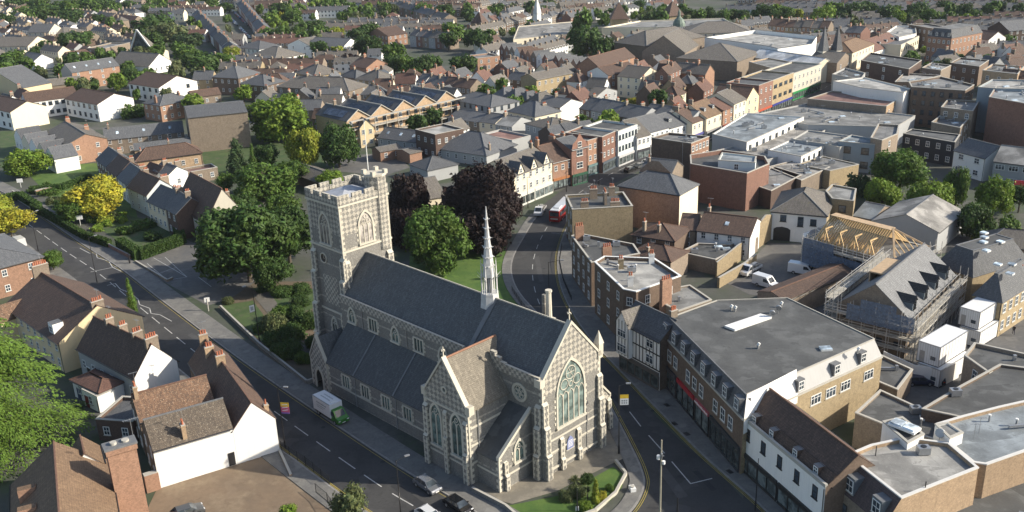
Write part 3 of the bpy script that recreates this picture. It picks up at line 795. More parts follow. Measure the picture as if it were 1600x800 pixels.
def wline(name, pix, z, mat, w=.12):
    P_ = [G(x, y, 0) for x, y in pix]; b = MB()
    for a, c in zip(P_, P_[1:]):
        seg = (c - a).normalized(); s = Vector((-seg.y, seg.x, 0)) * w / 2; a2 = a - seg * w / 2; c2 = c + seg * w / 2
        b.poly([Vector((v.x, v.y, z)) for v in (a2 - s, c2 - s, c2 + s, a2 + s)], mat)
    o = b.build(name); o['kind'] = 'structure'; return o

# ------------------------------------------------------------------ street furniture
def lamp_post(px, py, h, label, arm=1.2, adir=0, group=None, head=True, banner=None, r=.08, name='street_lamp', cat='street lamp', mat=None, base=None):
    p = base or G(px, py); root = empty(name, label, cat, (p[0], p[1], 0), adir, group); mt = mat or BLACK; b = MB()
    b.bar((0, 0, 0), (0, 0, 1.3), r * 1.5, mt, 8); b.bar((0, 0, 1.3), (0, 0, h), r, mt, 8, r * .6)
    b.build('pole', root)
    if head:
        a = MB(); a.bar((0, 0, h - .1), (arm, 0, h + .25), .04, mt, 6); a.build('arm', root)
        hd = MB(); hd.box(arm - .1, arm + .55, -.14, .14, h + .18, h + .32, GREYM, bottom=True); hd.build('lamp_head', root)
    return root
def banner_on(root, z, w, h, paintf, d=0.12):
    bb = MB(); x0 = d; bb.bar((0, 0, z + h), (x0 + w, 0, z + h), .025, BLACK, 5); bb.bar((0, 0, z), (x0 + w, 0, z), .025, BLACK, 5)
    o = bb.build('banner_arm', root); paintf(root, x0, z, w, h)
# ------------------------------------------------------------------ ground, roads
GND = M_ground('town_ground', (.075, .078, .065), (.045, .065, .03), (.10, .098, .088), s=.035, s2=.8)
ASPH = M_ground('asphalt', (.043, .043, .044), (.055, .055, .054), (.036, .036, .037), s=.09, s2=2.5)
PAVE = M_ground('pavement_slabs', (.145, .142, .135), (.185, .18, .165), s=.5, s2=3)
YARD = M_ground('brown_yard_surface', (.20, .145, .095), (.16, .12, .082), (.235, .18, .12), s=.1, s2=1.5)
YARD2 = M_ground('grey_yard_surface', (.10, .10, .10), (.13, .125, .115), s=.1, s2=1.2)
GRASS = M_ground('lawn_grass', (.055, .115, .018), (.085, .145, .025), s=.3, s2=3)
GRASSD = M_ground('rough_grass', (.04, .075, .02), (.06, .095, .028), (.085, .09, .045), s=.2, s2=3)
EARTH = M_ground('bare_earth', (.14, .105, .07), (.09, .075, .05), s=.3, s2=2)
LINEW = M_ground('road_paint_white', (.52, .52, .50), (.40, .40, .39), s=1.5, s2=4); LINEY = M_ground('road_paint_yellow', (.46, .36, .07), (.35, .28, .07), s=1.5, s2=4)
KERB = M_plain('kerb_stone', (.26, .25, .235), .8)
b = MB(); b.poly([(-2500, -200, 0), (2500, -200, 0), (2500, 4500, 0), (-2500, 4500, 0)], GND); struct(b.build('ground'))
LK = [(-60, 268), (20, 309), (60, 335), (130, 383), (185, 418), (250, 468), (330, 529), (400, 580), (480, 635), (560, 689), (640, 741), (700, 775), (760, 812), (850, 870), (940, 935)]   # church-side kerb of the left road
def offs(pix, d):
    P_ = [G(x, y) for x, y in pix]; q = strip_pts(P_, 2 * abs(d)); return [a if d > 0 else c for a, c in q]
LW = 9.2
lc = offs(LK, -LW / 2)
if (lc[5] - G(300, 560)).length > (offs(LK, LW / 2)[5] - G(300, 560)).length: lc = offs(LK, LW / 2); SG = 1
else: SG = -1
RC = [(1130, 830), (1075, 760), (1010, 700), (962, 645), (925, 590), (880, 535), (845, 480), (832, 430), (838, 390), (858, 350), (885, 318), (930, 285), (985, 258), (1050, 232), (1120, 204), (1200, 176), (1262, 150), (1320, 122), (1390, 92)]
ribbon('road', lc, LW, .02, ASPH, world=True)
ribbon('road', RC, 10.5, .024, ASPH)
sheet('road', [(700, 775), (850, 870), (1300, 900), (1230, 830), (1140, 770), (1060, 690), (985, 690), (1008, 745), (1000, 790), (930, 830), (850, 830)], .016, ASPH)
# pavements with kerbs
ribbon('pavement', offs(LK, -SG * 2.1 * 1), 3.6, .12, PAVE, world=True, thick=.12)
ribbon('kerb', offs(LK, -SG * .12), .26, .13, KERB, world=True, thick=.13)
lk2 = offs(LK, SG * LW)
ribbon('kerb', lk2[5:], .26, .13, KERB, world=True, thick=.13)
ribbon('pavement', offs(LK, SG * (LW + 1.5)), 2.9, .12, PAVE, world=True, thick=.12)
RKR = [(1245, 845), (1180, 782), (1100, 712), (1040, 652), (980, 590), (925, 532), (893, 485), (876, 445), (872, 405), (880, 370), (893, 340)]
ribbon('pavement', offs(RKR, -3.2), 6.4, .12, PAVE, world=True, thick=.12)
ribbon('kerb', offs(RKR, .05), .26, .13, KERB, world=True, thick=.13)
LKR = [(935, 840), (985, 800), (1006, 762), (1003, 735), (985, 695), (962, 650), (935, 600), (905, 560), (860, 510), (815, 462), (800, 430), (802, 402), (818, 372), (832, 348), (842, 335)]
ribbon('pavement', offs(LKR, 1.0), 1.9, .12, PAVE, world=True, thick=.12)
ribbon('kerb', offs(LKR, .05), .26, .13, KERB, world=True, thick=.13)
# churchyard
sheet('lawn', [(640, 400), (700, 395), (790, 372), (790, 430), (800, 465), (840, 515), (880, 545), (800, 520), (690, 450), (640, 430)], .05, GRASS)
sheet('churchyard_paving', [(740, 772), (800, 788), (870, 768), (950, 728), (985, 712), (962, 655), (900, 650), (760, 700), (700, 730)], .06, M_ground('churchyard_slabs', (.24, .215, .17), (.17, .155, .125), s=.4, s2=2.5))
sheet('lawn', [(790, 792), (880, 774), (958, 730), (974, 742), (972, 762), (955, 782), (925, 803), (880, 825), (830, 830)], .10, GRASS)
sheet('churchyard_ground', [(340, 480), (400, 440), (500, 440), (500, 600), (420, 560)], .03, EARTH)
sheet('lawn', [(345, 478), (395, 470), (440, 530), (425, 548)], .06, GRASSD); sheet('lawn', [(395, 450), (495, 452), (495, 480), (440, 500)], .05, GRASSD)
PATHM = M_ground('dull_path', (.13, .12, .105), (.10, .095, .08), s=.4, s2=2)
sheet('path', [(395, 462), (420, 455), (492, 560), (492, 578)], .07, PATHM)
# car park and yards
sheet('car_park', [(205, 408), (285, 372), (400, 420), (405, 450), (325, 478), (255, 440)], .02, YARD2)
for q in ([(258, 402), (292, 433), (262, 438), (230, 412)], [(310, 433), (352, 426)], [(310, 433), (330, 448)], [(275, 418), (247, 428)], [(240, 403), (292, 433)]): wline('parking_line', q, .035, LINEW, .12)
sheet('yard', [(228, 800), (245, 765), (437, 704), (460, 712), (520, 775), (548, 830), (200, 850)], .03, YARD)
sheet('yard', [(1200, 380), (1310, 380), (1300, 420), (1240, 470), (1170, 460), (1120, 435), (1180, 400)], .02, YARD2)
sheet('yard', [(1180, 440), (1700, 380), (1700, 700), (1380, 640)], .014, YARD2)
sheet('yard', [(1420, 330), (1530, 330), (1560, 380), (1450, 400)], .02, YARD2)
sheet('side_road', [(1165, 730), (1210, 760), (1250, 840), (1160, 800)], .03, ASPH)
sheet('playground', [(520, 245), (620, 238), (640, 262), (600, 275), (530, 268)], .03, YARD2)
# gardens on the left
sheet('lawn', [(35, 262), (150, 255), (205, 300), (215, 340), (120, 340), (80, 310)], .03, GRASS)
sheet('lawn', [(80, 310), (215, 340), (285, 352), (278, 375), (210, 395), (160, 360)], .035, GRASSD)
sheet('lawn', [(310, 235), (420, 210), (500, 210), (510, 260), (400, 290), (330, 280)], .03, GRASSD)
sheet('lawn', [(0, 205), (40, 205), (30, 260), (0, 262)], .03, GRASSD)
# markings
def cl(o): return [(p.x, p.y) for p in o]
def wdash(name, P_, z, mat, w, on, off, start=0):
    g = G; b = MB(); dist = start; P_ = smooth(P_, 6)
    for a, c in zip(P_, P_[1:]):
        seg = c - a; ln = seg.length; seg.normalize(); s = Vector((-seg.y, seg.x, 0)) * w / 2; t = 0
        while t < ln:
            st = min(.35, ln - t)
            if (dist + t) % (on + off) < on:
                p, q = a + seg * t, a + seg * (t + st + .01); b.poly([Vector((v.x, v.y, z)) for v in (p - s, q - s, q + s, p + s)], mat)
            t += st + 1e-4
        dist += ln
    return struct(b.build(name))
wdash('centre_line', offs(LK, SG * LW * .48), .034, LINEW, .16, 4.0, 2.2, 1)
for d in (.3, .5): wdash('yellow_line', offs(LK, SG * (LW - d))[7:], .034, LINEY, .09, 99999, 0)
wdash('yellow_line', offs(LK, SG * .35)[2:], .034, LINEY, .07, 99999, 0)
wdash('centre_line', [G(*p) for p in RC[4:]], .036, LINEW, .14, 3.0, 3.2)
for q in ([(984, 644), (1001, 666)], [(1014, 681), (1038, 708)], [(1050, 722), (1079, 756), (1112, 748)]): wline('centre_line', q, .036, LINEW, .16)
wline('road_mark', [(862, 364), (889, 367)], .036, LINEW, .12)
for d in (.35, .6): wdash('yellow_line', offs(RKR, d), .036, LINEY, .08, 99999, 0); wdash('yellow_line', offs(LKR, -d)[:9], .036, LINEY, .08, 99999, 0)
# zigzag lines and crossing approach on the left road
def zig(pts): wline('zigzag_line', pts, .036, LINEW, .16)
zig([(125, 388), (140, 396), (150, 395), (152, 403), (170, 408), (176, 418), (189, 424)]); zig([(142, 425), (186, 416)])
zig([(168, 446), (180, 443), (188, 452), (204, 458), (216, 468), (218, 476), (234, 482), (236, 490), (250, 492), (268, 502)])
zig([(150, 380), (175, 402), (200, 420), (230, 436), (250, 450), (262, 460)])

# repair patches, wheel-worn strips, covers
PAT = M_ground('asphalt_patch_dark', (.026, .027, .030), (.032, .033, .035), s=.4, s2=3); PAT2 = M_ground('asphalt_patch_light', (.062, .062, .062), (.072, .071, .07), s=.4, s2=3)
for i, q in enumerate(([(560, 668), (585, 684), (574, 690), (550, 673)], [(455, 610), (500, 642), (494, 645), (449, 613)], [(300, 520), (330, 540), (322, 544), (293, 524)], [(620, 755), (668, 790), (655, 796), (610, 760)], [(235, 440), (262, 460), (250, 464), (225, 444)], [(955, 610), (985, 640), (978, 644), (948, 613)], [(1040, 730), (1075, 775), (1060, 780), (1028, 735)], [(1090, 735), (1120, 765), (1112, 768), (1082, 737)], [(842, 400), (850, 440), (842, 440), (835, 402)], [(905, 548), (925, 572), (918, 576), (899, 551)], [(415, 570), (440, 588), (434, 592), (408, 573)])):
    sheet('road_patch', q, .029, PAT if i % 2 else PAT2)
for i, (x, y) in enumerate(((505, 668), (598, 722), (352, 566), (1000, 690), (1062, 745), (1020, 642), (850, 420), (700, 790))): p = G(x, y); b = MB(); b.bar((0, 0, 0), (0, 0, .006), .35, PAT, 12); o = b.build('manhole_cover', None, (p.x, p.y, .029)); struct(o)
# ------------------------------------------------------------------ church
A_CH = R(-45.5); EX = Vector((math.cos(A_CH), math.sin(A_CH), 0)); EN = Vector((-EX.y, EX.x, 0))
O_CH = G(572, 392, 20.5); O_CH.z = 0
church = empty('church', 'flint and stone parish church with chequered tower and slate roofs between the two roads', 'church', tuple(O_CH), A_CH)
def cw(s, t, z=0): return O_CH + EX * s + EN * t + Vector((0, 0, z))
for s_ in range(-8, 46, 4):
    for t_ in (-8, 0, 8): q = cw(s_, t_); FOOT.append((q.x, q.y, 4))
FL = W_['flint']; LOZ = M_flint('lozenge_flushwork', 'lozenge'); CHK = M_flint('chequered_flushwork', 'check'); CG = M_glass('leaded_glass', (.045, .065, .06), .25)
CG2 = M_glass('greenish_leaded_glass', (.065, .085, .078), .3)
CS = T_['church']
def cbuild(b, name, parent=church): return b.build(name, parent)
def arch_pts(w, h, n=8):
    """pointed arch outline from bottom left, in (x,z); h = apex height, springing at h - .87w"""
    r = w; zs = h - w * .87; out = [(-w / 2, 0)]
    for i in range(n + 1):
        a = math.pi - (math.pi / 3) * i / n; out.append((w / 2 + r * math.cos(a), zs + r * math.sin(a)))
    for i in range(n - 1, -1, -1):
        a = (math.pi / 3) * i / n; out.append((-w / 2 + r * math.cos(a), zs + r * math.sin(a)))
    out.append((w / 2, 0)); return out
def ring(b, outer, inner, y0, y1, mat):
    n = len(outer)
    for i in range(n - 1):
        a, c, d, e = outer[i], outer[i + 1], inner[i + 1], inner[i]
        b.poly([(a[0], y1, a[1]), (e[0], y1, e[1]), (d[0], y1, d[1]), (c[0], y1, c[1])], mat)
        b.poly([(a[0], y0, a[1]), (a[0], y1, a[1]), (c[0], y1, c[1]), (c[0], y0, c[1])], mat)
        b.poly([(e[0], y0, e[1]), (d[0], y0, d[1]), (d[0], y1, d[1]), (e[0], y1, e[1])], mat)
def gothic(parent, loc, rz, w, h, lights, glass=None, name='window', hood=True, tracery=0):
    """traceried pointed window, -y outwards"""
    glass = glass or CG; b = MB(); e = .28; o_ = arch_pts(w + 2 * e, h + e * 1.6); o_ = [(x, max(z, 0)) for x, z in o_]; i_ = arch_pts(w, h)
    ring(b, o_, i_, 0, -.16, STONE); b.box(-w / 2 - .35, w / 2 + .35, -.3, 0, -.28, 0, STONE, bottom=True)
    # alternate long and short jamb stones
    zs = h - w * .87; k = 0; z = 0.05
    while z < zs:
        q = .34 if k % 2 else .12
        for sg in (-1, 1):
            x0 = sg * (w / 2 + e - .02); x1 = sg * (w / 2 + e + q); b.box(min(x0, x1), max(x0, x1), -.07, 0, z, z + .38, STONE, bottom=True)
        z += .42; k += 1
    lw = w / lights; zl = h - w * .87 + (.0 if lights < 4 else -.2)
    for i in range(1, lights): x = -w / 2 + lw * i; b.box(x - .07, x + .07, -.11, 0, 0, zl + lw * .2, STONE)
    for i in range(lights):          # heads of the lights
        cx = -w / 2 + lw * (i + .5); hh = lw * .87; A_ = [(x + cx, z + zl - hh * .35) for x, z in arch_pts(lw, hh, 4)][1:-1]; B_ = [(x + cx, z + zl - hh * .35) for x, z in arch_pts(lw - .16, hh - .12, 4)][1:-1]
        ring(b, A_, B_, 0, -.1, STONE)
    def circ(cx, cz, r, t=.09):
        n = 12; P_ = [(cx + r * math.cos(i * 6.2832 / n), cz + r * math.sin(i * 6.2832 / n)) for i in range(n + 1)]; Q_ = [(cx + (r - t) * math.cos(i * 6.2832 / n), cz + (r - t) * math.sin(i * 6.2832 / n)) for i in range(n + 1)]
        ring(b, P_, Q_, 0, -.1, STONE)
    if lights == 2: circ(0, zs + w * .42, w * .17)
    elif lights == 3: circ(-lw * .52, zs + w * .27, w * .14); circ(lw * .52, zs + w * .27, w * .14); circ(0, zs + w * .56, w * .13)
    elif lights >= 4:
        circ(-w * .24, zs + w * .26, w * .15); circ(w * .24, zs + w * .26, w * .15); circ(0, zs + w * .52, w * .19); circ(0, zs + w * .2, w * .08)
        for i in range(6): a = i * 6.2832 / 6; b.bar((0, -.06, zs + w * .52), (w * .15 * math.cos(a), -.06, zs + w * .52 + w * .15 * math.sin(a)), .04, STONE)
    o = b.build(name, parent, loc, rz); g = MB(); P3 = [(x, -.02, z) for x, z in i_]
    for t in tessellate_polygon([[Vector(p) for p in P3]]): g.poly([P3[j] for j in t], glass)
    g.build('leaded_glass', o); return o
def square_window(parent, loc, rz, w, h, lights):
    b = MB(); e = .22; b.box(-w / 2 - e, -w / 2, -.12, 0, -.1, h + e, STONE); b.box(w / 2, w / 2 + e, -.12, 0, -.1, h + e, STONE); b.box(-w / 2, w / 2, -.12, 0, h, h + e, STONE, bottom=True); b.box(-w / 2 - e - .1, w / 2 + e + .1, -.2, 0, -.3, -.1, STONE, bottom=True)
    for i in range(1, lights): x = -w / 2 + w * i / lights; b.box(x - .07, x + .07, -.1, 0, 0, h, STONE)
    for sg in (-1, 1):
        for k in range(3): b.box(sg * (w / 2 + e + .12) - .14, sg * (w / 2 + e + .12) + .14, -.06, 0, k * h / 3 + .1, k * h / 3 + .5, STONE, bottom=True)
    o = b.build('window', parent, loc, rz); g = MB(); g.poly([(-w / 2, -.02, 0), (w / 2, -.02, 0), (w / 2, -.02, h), (-w / 2, -.02, h)], CG); g.build('leaded_glass', o); return o
def quoins(b, x, y, z0, z1, sx, sy, mat=None, s=.42):
    """alternating corner stones; the corner at (x,y), building lies towards (-sx,-sy)"""
    z = z0; k = 0; mat = mat or STONE
    while z < z1 - .1:
        l1, l2 = (s * 1.3, s * .5) if k % 2 else (s * .5, s * 1.3); q = .04
        x0, x1 = sorted((x + sx * q, x - sx * l1)); y0, y1 = sorted((y + sy * q, y - sy * l2)); b.box(x0, x1, y0, y1, z, min(z + .43, z1), mat, bottom=True); z += .45; k += 1
def buttress(parent, x, y, rz, w=1.0, stages=((1.8, 4.0), (1.3, 8.0), (.8, 11.5)), cap=True):
    w *= .8; stages = [(d_ * .62, z_) for d_, z_ in stages]
    """projects towards -y from its own origin; stages (depth, top)"""
    b = MB(); z0 = 0; nd = [s_[0] for s_ in stages[1:]] + [0.05]
    for (d, zt), dn in zip(stages, nd):
        b.box(-w / 2, w / 2, -d, 0, z0, zt, FL); k = (d - dn) * 1.1
        # weathered stone slope
        b.poly([(-w / 2 - .04, -d - .05, zt), (w / 2 + .04, -d - .05, zt), (w / 2 + .04, -dn, zt + k), (-w / 2 - .04, -dn, zt + k)], STONE)
        for sg in (-1, 1): b.poly([(sg * (w / 2 + .02), -d - .05, zt), (sg * (w / 2 + .02), -dn, zt + k), (sg * (w / 2 + .02), -dn, zt)], STONE)
        z = z0 + .2; i = 0
        while z < zt - .2:
            q = .3 if i % 2 else .14
            for sg in (-1, 1):
                a, c = sorted((sg * (w / 2 + .04), sg * (w / 2 - q))); b.box(a, c, -d - .03, -d + (.44 - q), z, z + .4, STONE, bottom=True)
            z += .46; i += 1
        z0 = zt
    return b.build('buttress', parent, (x, y, 0), rz)
def parapet(b, pts, z, h, mat, t=.3):
    for p, q in zip(pts, pts[1:]):
        p = Vector(p); q = Vector(q); d = (q - p).normalized(); s = Vector((-d.y, d.x)) * t / 2
        P_ = [p + s, p - s, q - s, q + s]; b.prism([(v.x, v.y) for v in P_], z, z + h, mat, STONE)
def coping(b, p, q, w=.5, t=.22, mat=None):
    p = Vector(p); q = Vector(q); d = (q - p).normalized(); s = Vector((1, 0, 0)) if abs(d.y) > abs(d.x) else Vector((0, 1, 0)); s = s * w / 2; u = Vector((0, 0, t))
    a = [p - s, p + s, q + s, q - s]; b.poly([v + u for v in a], mat or STONE)
    for i in range(4): j = (i + 1) % 4; b.poly([a[i] - u * .6, a[j] - u * .6, a[j] + u, a[i] + u], mat or STONE)
def finial(parent, x, y, z, h=1.6):
    b = MB(); b.bar((x, y, z), (x, y, z + h), .1, STONE, 4, .07); b.bar((x - .35, y, z + h * .65), (x + .35, y, z + h * .65), .08, STONE); b.bar((x, y - .3, z + h * .65), (x, y + .3, z + h * .65), .08, STONE)
    return b.build('finial_cross', parent)
def pinnacle(parent, x, y, z, w=.7, h=3.2):
    b = MB(); b.box(x - w / 2, x + w / 2, y - w / 2, y + w / 2, z, z + h * .45, STONE)
    for i in range(4):
        a = [(-1, -1), (1, -1), (1, 1), (-1, 1)]; p, q = a[i], a[(i + 1) % 4]; k = w / 2 + .08
        b.poly([(x + p[0] * k, y + p[1] * k, z + h * .45), (x + q[0] * k, y + q[1] * k, z + h * .45), (x, y, z + h)], STONE)
    return b.build('pinnacle', parent)
NZ, NR, NW, NL = 14.2, 20.3, 5.75, 43.5          # nave eaves, ridge, half width, length
# ---- nave and chancel
b = MB()
for sg in (-1, 1):
    y = sg * NW; b.poly([(0, y, 0), (NL, y, 0), (NL, y, NZ), (0, y, NZ)], FL)
b.poly([(NL, -NW, 0), (NL, NW, 0), (NL, NW, NZ - 2.2), (NL, -NW, NZ - 2.2)], FL)
b.poly([(NL, -NW, NZ - 2.2), (NL, NW, NZ - 2.2), (NL, NW, NZ), (NL, 0, NR + .4), (NL, -NW, NZ)], LOZ)
b.poly([(NL - .55, NW, NZ), (NL - .55, -NW, NZ), (NL - .55, 0, NR + .4)], FL)
nave = cbuild(b, 'nave')
b = MB()
for sg in (-1, 1):
    b.slab([(0, sg * (NW - .15), NZ + .1), (NL - .5, sg * (NW - .15), NZ + .1), (NL - .5, 0, NR), (0, 0, NR)], CS, .2)
nroof = b.build('nave_roof', nave)
b = MB()
for i in range(145): x = .2 + i * .3; b.box(x, x + .22, -.07, .07, NR, NR + .2, COPING)
b.build('ridge_cresting', nroof)
b = MB(); b.poly([(29.2, -5.3, NZ + .58), (29.9, -5.3, NZ + .58), (30.0, -.1, NR + .03), (29.1, -.1, NR + .03)], LEAD); b.build('lead_valley_strip', nroof)
b = MB()
for sg in (-1, 1): parapet(b, [(0, sg * NW), (NL - 9 if sg > 0 else 29.0, sg * NW)], NZ - .6, 1.3, CHK, .36); parapet(b, [(37.0, sg * NW), (NL - .3, sg * NW)], NZ - .6, 1.3, CHK, .36)
b.build('chequered_parapet', nave)
b = MB()
for sg in (-1, 1):
    coping(b, (NL - .27, sg * (NW + .15), NZ - .1), (NL - .27, 0, NR + .5), .75, .3)
    quoins(b, NL, sg * NW, .1, NZ - .3, 1, sg)
    b.box(NL - .9, NL + .15, sg * NW - .45, sg * NW + .45, NZ - .6, NZ + .5, STONE, bottom=True)
b.box(NL - .05, NL + .07, -NW, NW, 5.0, 5.25, STONE, bottom=True); b.box(NL - .05, NL + .07, -NW, NW, 3.2, 3.42, STONE, bottom=True); b.box(NL - .05, NL + .16, -NW - .1, NW + .1, .7, 1.0, STONE, bottom=True)
# lozenge surround stones
for k in range(20):
    t = k / 19; z = NZ + (NR - NZ) * t
cbuild(b, 'gable_dressings', nave)
finial(nave, NL - .3, 0, NR + .6, 1.7)
gothic(nave, (NL, -.9 + .6, 6.6), math.pi / 2, 5.2, 9.0, 5, CG2, tracery=1)
b = MB(); b.box(-.02, .1, -1.0, 1.0, 0, 0.01, STONE); 
bs = MB(); wb = M_plain('painted_notice_blue', (.22, .25, .42), .5, var=.1)
A_ = arch_pts(1.3, 2.0, 4); bs.poly([(x, -.1, z) for x, z in A_[::-1]][::-1], wb); bs.box(-.8, .8, -.12, 0, -.1, 0, STONE, bottom=True)
for k in range(5): bs.box(-.45, .45, -.125, -.1, .35 + k * .22, .42 + k * .22, WHITE, bottom=True)
bs.build('notice_board', nave, (NL + .02, -.6, 2.4), math.pi / 2)
b = MB()
for t_ in (-2.3, 1.1):
    buttress(nave, NL, t_, math.pi / 2, .8, ((.9, 1.6), (.5, 4.6)))
for t_ in (-NW + .3, NW - .3): buttress(nave, NL, t_, math.pi / 2, 1.1, ((1.5, 3.6), (1.1, 7.6), (.6, 11.0)))
buttress(nave, NL - .6, -NW, 0, 1.1, ((1.5, 3.6), (1.1, 7.6), (.6, 10.6))); buttress(nave, NL - .6, NW, math.pi, 1.1, ((1.5, 3.6), (1.1, 7.6), (.6, 10.6)))
pinnacle(nave, NL - .3, NW + .1, NZ - .2, .9, 3.6)
# rose window on the flank
b = MB(); n = 20
ring(b, [(1.35 * math.cos(i * 6.2832 / n), 1.35 * math.sin(i * 6.2832 / n)) for i in range(n + 1)], [(1.0 * math.cos(i * 6.2832 / n), 1.0 * math.sin(i * 6.2832 / n)) for i in range(n + 1)], 0, -.16, STONE)
for k in range(6):
    a = k * 6.2832 / 6; cx, cz = .52 * math.cos(a), .52 * math.sin(a)
    ring(b, [(cx + .42 * math.cos(i * 6.2832 / 10), cz + .42 * math.sin(i * 6.2832 / 10)) for i in range(11)], [(cx + .32 * math.cos(i * 6.2832 / 10), cz + .32 * math.sin(i * 6.2832 / 10)) for i in range(11)], 0, -.1, STONE)
rw = b.build('rose_window', nave, (39.5, -NW, 11.6)); g = MB(); g.poly([(1.02 * math.cos(i * 6.2832 / n), -.02, 1.02 * math.sin(i * 6.2832 / n)) for i in range(n)], CG); g.build('leaded_glass', rw)
# clerestory windows, alternately pointed and square
for i, s_ in enumerate((2.8, 8.2, 13.6, 19.0, 24.4)):
    if i % 2 == 0: gothic(nave, (s_, -NW, 10.9), 0, 1.5, 2.3, 2)
    else: square_window(nave, (s_, -NW, 11.0), 0, 1.9, 1.9, 3)
for s_ in (5.5, 16.3): 
    b = MB(); b.bar((s_, -NW - .1, 10.6), (s_, -NW - .1, 14), .06, GREYM, 6); b.build('drainpipe', nave)
# ---- spire on the ridge
SX, SZ = 28.4, NR; WL = M_plain('weathered_pale_lead', (.55, .55, .54), .55, var=.25)
b = MB(); r0 = 1.05
for i in range(8):
    a0, a1 = math.pi / 4 * i + .39, math.pi / 4 * (i + 1) + .39
    for (ra, za, rb, zb) in ((1.5, SZ - 2.2, 1.3, SZ + .3), (1.3, SZ + .3, 1.3, SZ + .7), (.95, SZ + 3.1, .95, SZ + 3.5), (.92, SZ + 3.5, .35, SZ + 9.0), (.35, SZ + 9.0, .06, SZ + 13.2)):
        b.poly([(SX + ra * math.cos(a0), ra * math.sin(a0), za), (SX + ra * math.cos(a1), ra * math.sin(a1), za), (SX + rb * math.cos(a1), rb * math.sin(a1), zb), (SX + rb * math.cos(a0), rb * math.sin(a0), zb)], WL)
    b.poly([(SX, 0, SZ + .7), (SX + 1.3 * math.cos(a0), 1.3 * math.sin(a0), SZ + .7), (SX + 1.3 * math.cos(a1), 1.3 * math.sin(a1), SZ + .7)], WL)
for (rr, zz) in ((.8, 4.6), (.68, 5.9), (.55, 7.3), (.42, 8.6), (.3, 10.0), (.2, 11.3)):
    b.bar((SX, 0, SZ + zz), (SX, 0, SZ + zz + .16), rr + .08, WL, 8)
    for i in range(4): a = math.pi / 2 * i + .39; b.bar((SX + rr * .9 * math.cos(a), rr * .9 * math.sin(a), SZ + zz), (SX + (rr + .28) * math.cos(a), (rr + .28) * math.sin(a), SZ + zz + .2), .06, WL)
spire = cbuild(b, 'spire')
b = MB()
for i in range(8):
    a = math.pi / 4 * i + .39; x, y = SX + 1.12 * math.cos(a), 1.12 * math.sin(a)
    b.bar((x, y, SZ + .7), (x, y, SZ + 3.3), .1, WL); b.bar((x, y, SZ + 3.3), (x, y, SZ + 5.6), .09, WL, 4, .02)
    a2 = a + math.pi / 8; x2, y2 = SX + 1.0 * math.cos(a2), 1.0 * math.sin(a2); b.bar((x2, y2, SZ + .7), (x2, y2, SZ + 3.0), .045, WL)
    b.bar((x, y, SZ + 2.9), (SX + 1.75 * math.cos(a), 1.75 * math.sin(a), SZ + 3.5), .06, WL, 4, .02)
b.bar((SX, 0, SZ + .7), (SX, 0, SZ + 3.4), .35, LEAD, 6)
b.build('lantern', spire)
# ---- aisles
for sg, s0, s1 in ((-1, 1.5, 28.8), (1, 2.0, 41.5)):
    t1 = 10.4; b = MB(); yo, yi = sg * t1, sg * NW
    b.poly([(s0, yo, 0), (s1, yo, 0), (s1, yo, 5.4), (s0, yo, 5.4)], FL)
    for s_ in (s0, s1): b.poly([(s_, yo, 0), (s_, yi, 0), (s_, yi, 10.4), (s_, yo, 5.4)], LOZ if sg > 0 else FL)
    ai = cbuild(b, 'aisle'); b = MB(); b.slab([(s0 - .1, yo + sg * .25, 5.25), (s1, yo + sg * .25, 5.25), (s1, yi, 10.5), (s0 - .1, yi, 10.5)], CS, .18); ar = b.build('aisle_roof', ai)
    b = MB(); 
    for s_ in (8.6, 18.2): b.slab([(s_ - .13, yo + sg * .25, 5.42), (s_ + .13, yo + sg * .25, 5.42), (s_ + .13, yi, 10.62), (s_ - .13, yi, 10.62)], LEAD, .1)
    b.build('roof_rib', ar)
    b = MB(); quoins(b, s1, yo, .1, 5.2, 1, sg); quoins(b, s0, yo, .1, 5.2, -1, sg); b.box(s0, s1, min(yo, yo + sg * .08), max(yo, yo + sg * .08), 1.9, 2.15, STONE, bottom=True); b.box(s0, s1, min(yo, yo + sg * .2), max(yo, yo + sg * .2), 5.0, 5.2, STONE, bottom=True)
    if sg > 0: coping(b, (s1 - .05, yo, 5.4), (s1 - .05, yi, 10.6), .4, .25)
    b.build('stone_dressings', ai)
    if sg < 0:
        for s_ in (6.3, 11.2, 16.2, 21.2, 26.0): square_window(ai, (s_, yo, 2.5), 0, 1.7, 1.9, 3)
        for s_ in (8.7, 18.6): b = MB(); b.bar((s_, yo - .1, 0), (s_, yo - .1, 5), .07, GREYM, 6); b.build('drainpipe', ai)
    else:
        gothic(ai, (s1, 7.9, 3.2), math.pi / 2, 1.6, 3.6, 2)
        buttress(ai, s1, 10.0, math.pi / 2, .8, ((.9, 2.5), (.5, 4.6)))
# ---- transept
S0, S1, TY, TE, TA = 28.6, 37.3, -13.1, 11.0, 17.0; tm = (S0 + S1) / 2; b = MB()
b.poly([(S0, TY, 0), (S1, TY, 0), (S1, TY, TE - 1), (S0, TY, TE - 1)], FL); b.poly([(S0, TY, TE - 1), (S1, TY, TE - 1), (S1, TY, TE), (tm, TY, TA), (S0, TY, TE)], LOZ)
for s_ in (S0, S1): b.poly([(s_, TY, 0), (s_, -NW, 0), (s_, -NW, TE), (s_, TY, TE)], FL)
b.poly([(S1, TY + .5, TE), (S0, TY + .5, TE), (tm, TY + .5, TA)], FL)
tr = cbuild(b, 'transept'); b = MB(); ST = T_['stonetile']
for s_ in (S0, S1): b.slab([(s_ + (.25 if s_ == S1 else -.25), TY + .4, TE - .15), (s_ + (.25 if s_ == S1 else -.25), -NW + .2, TE - .15), (tm, -NW + .2 + (2.2), TA - .1), (tm, TY + .4, TA - .1)], ST, .16)
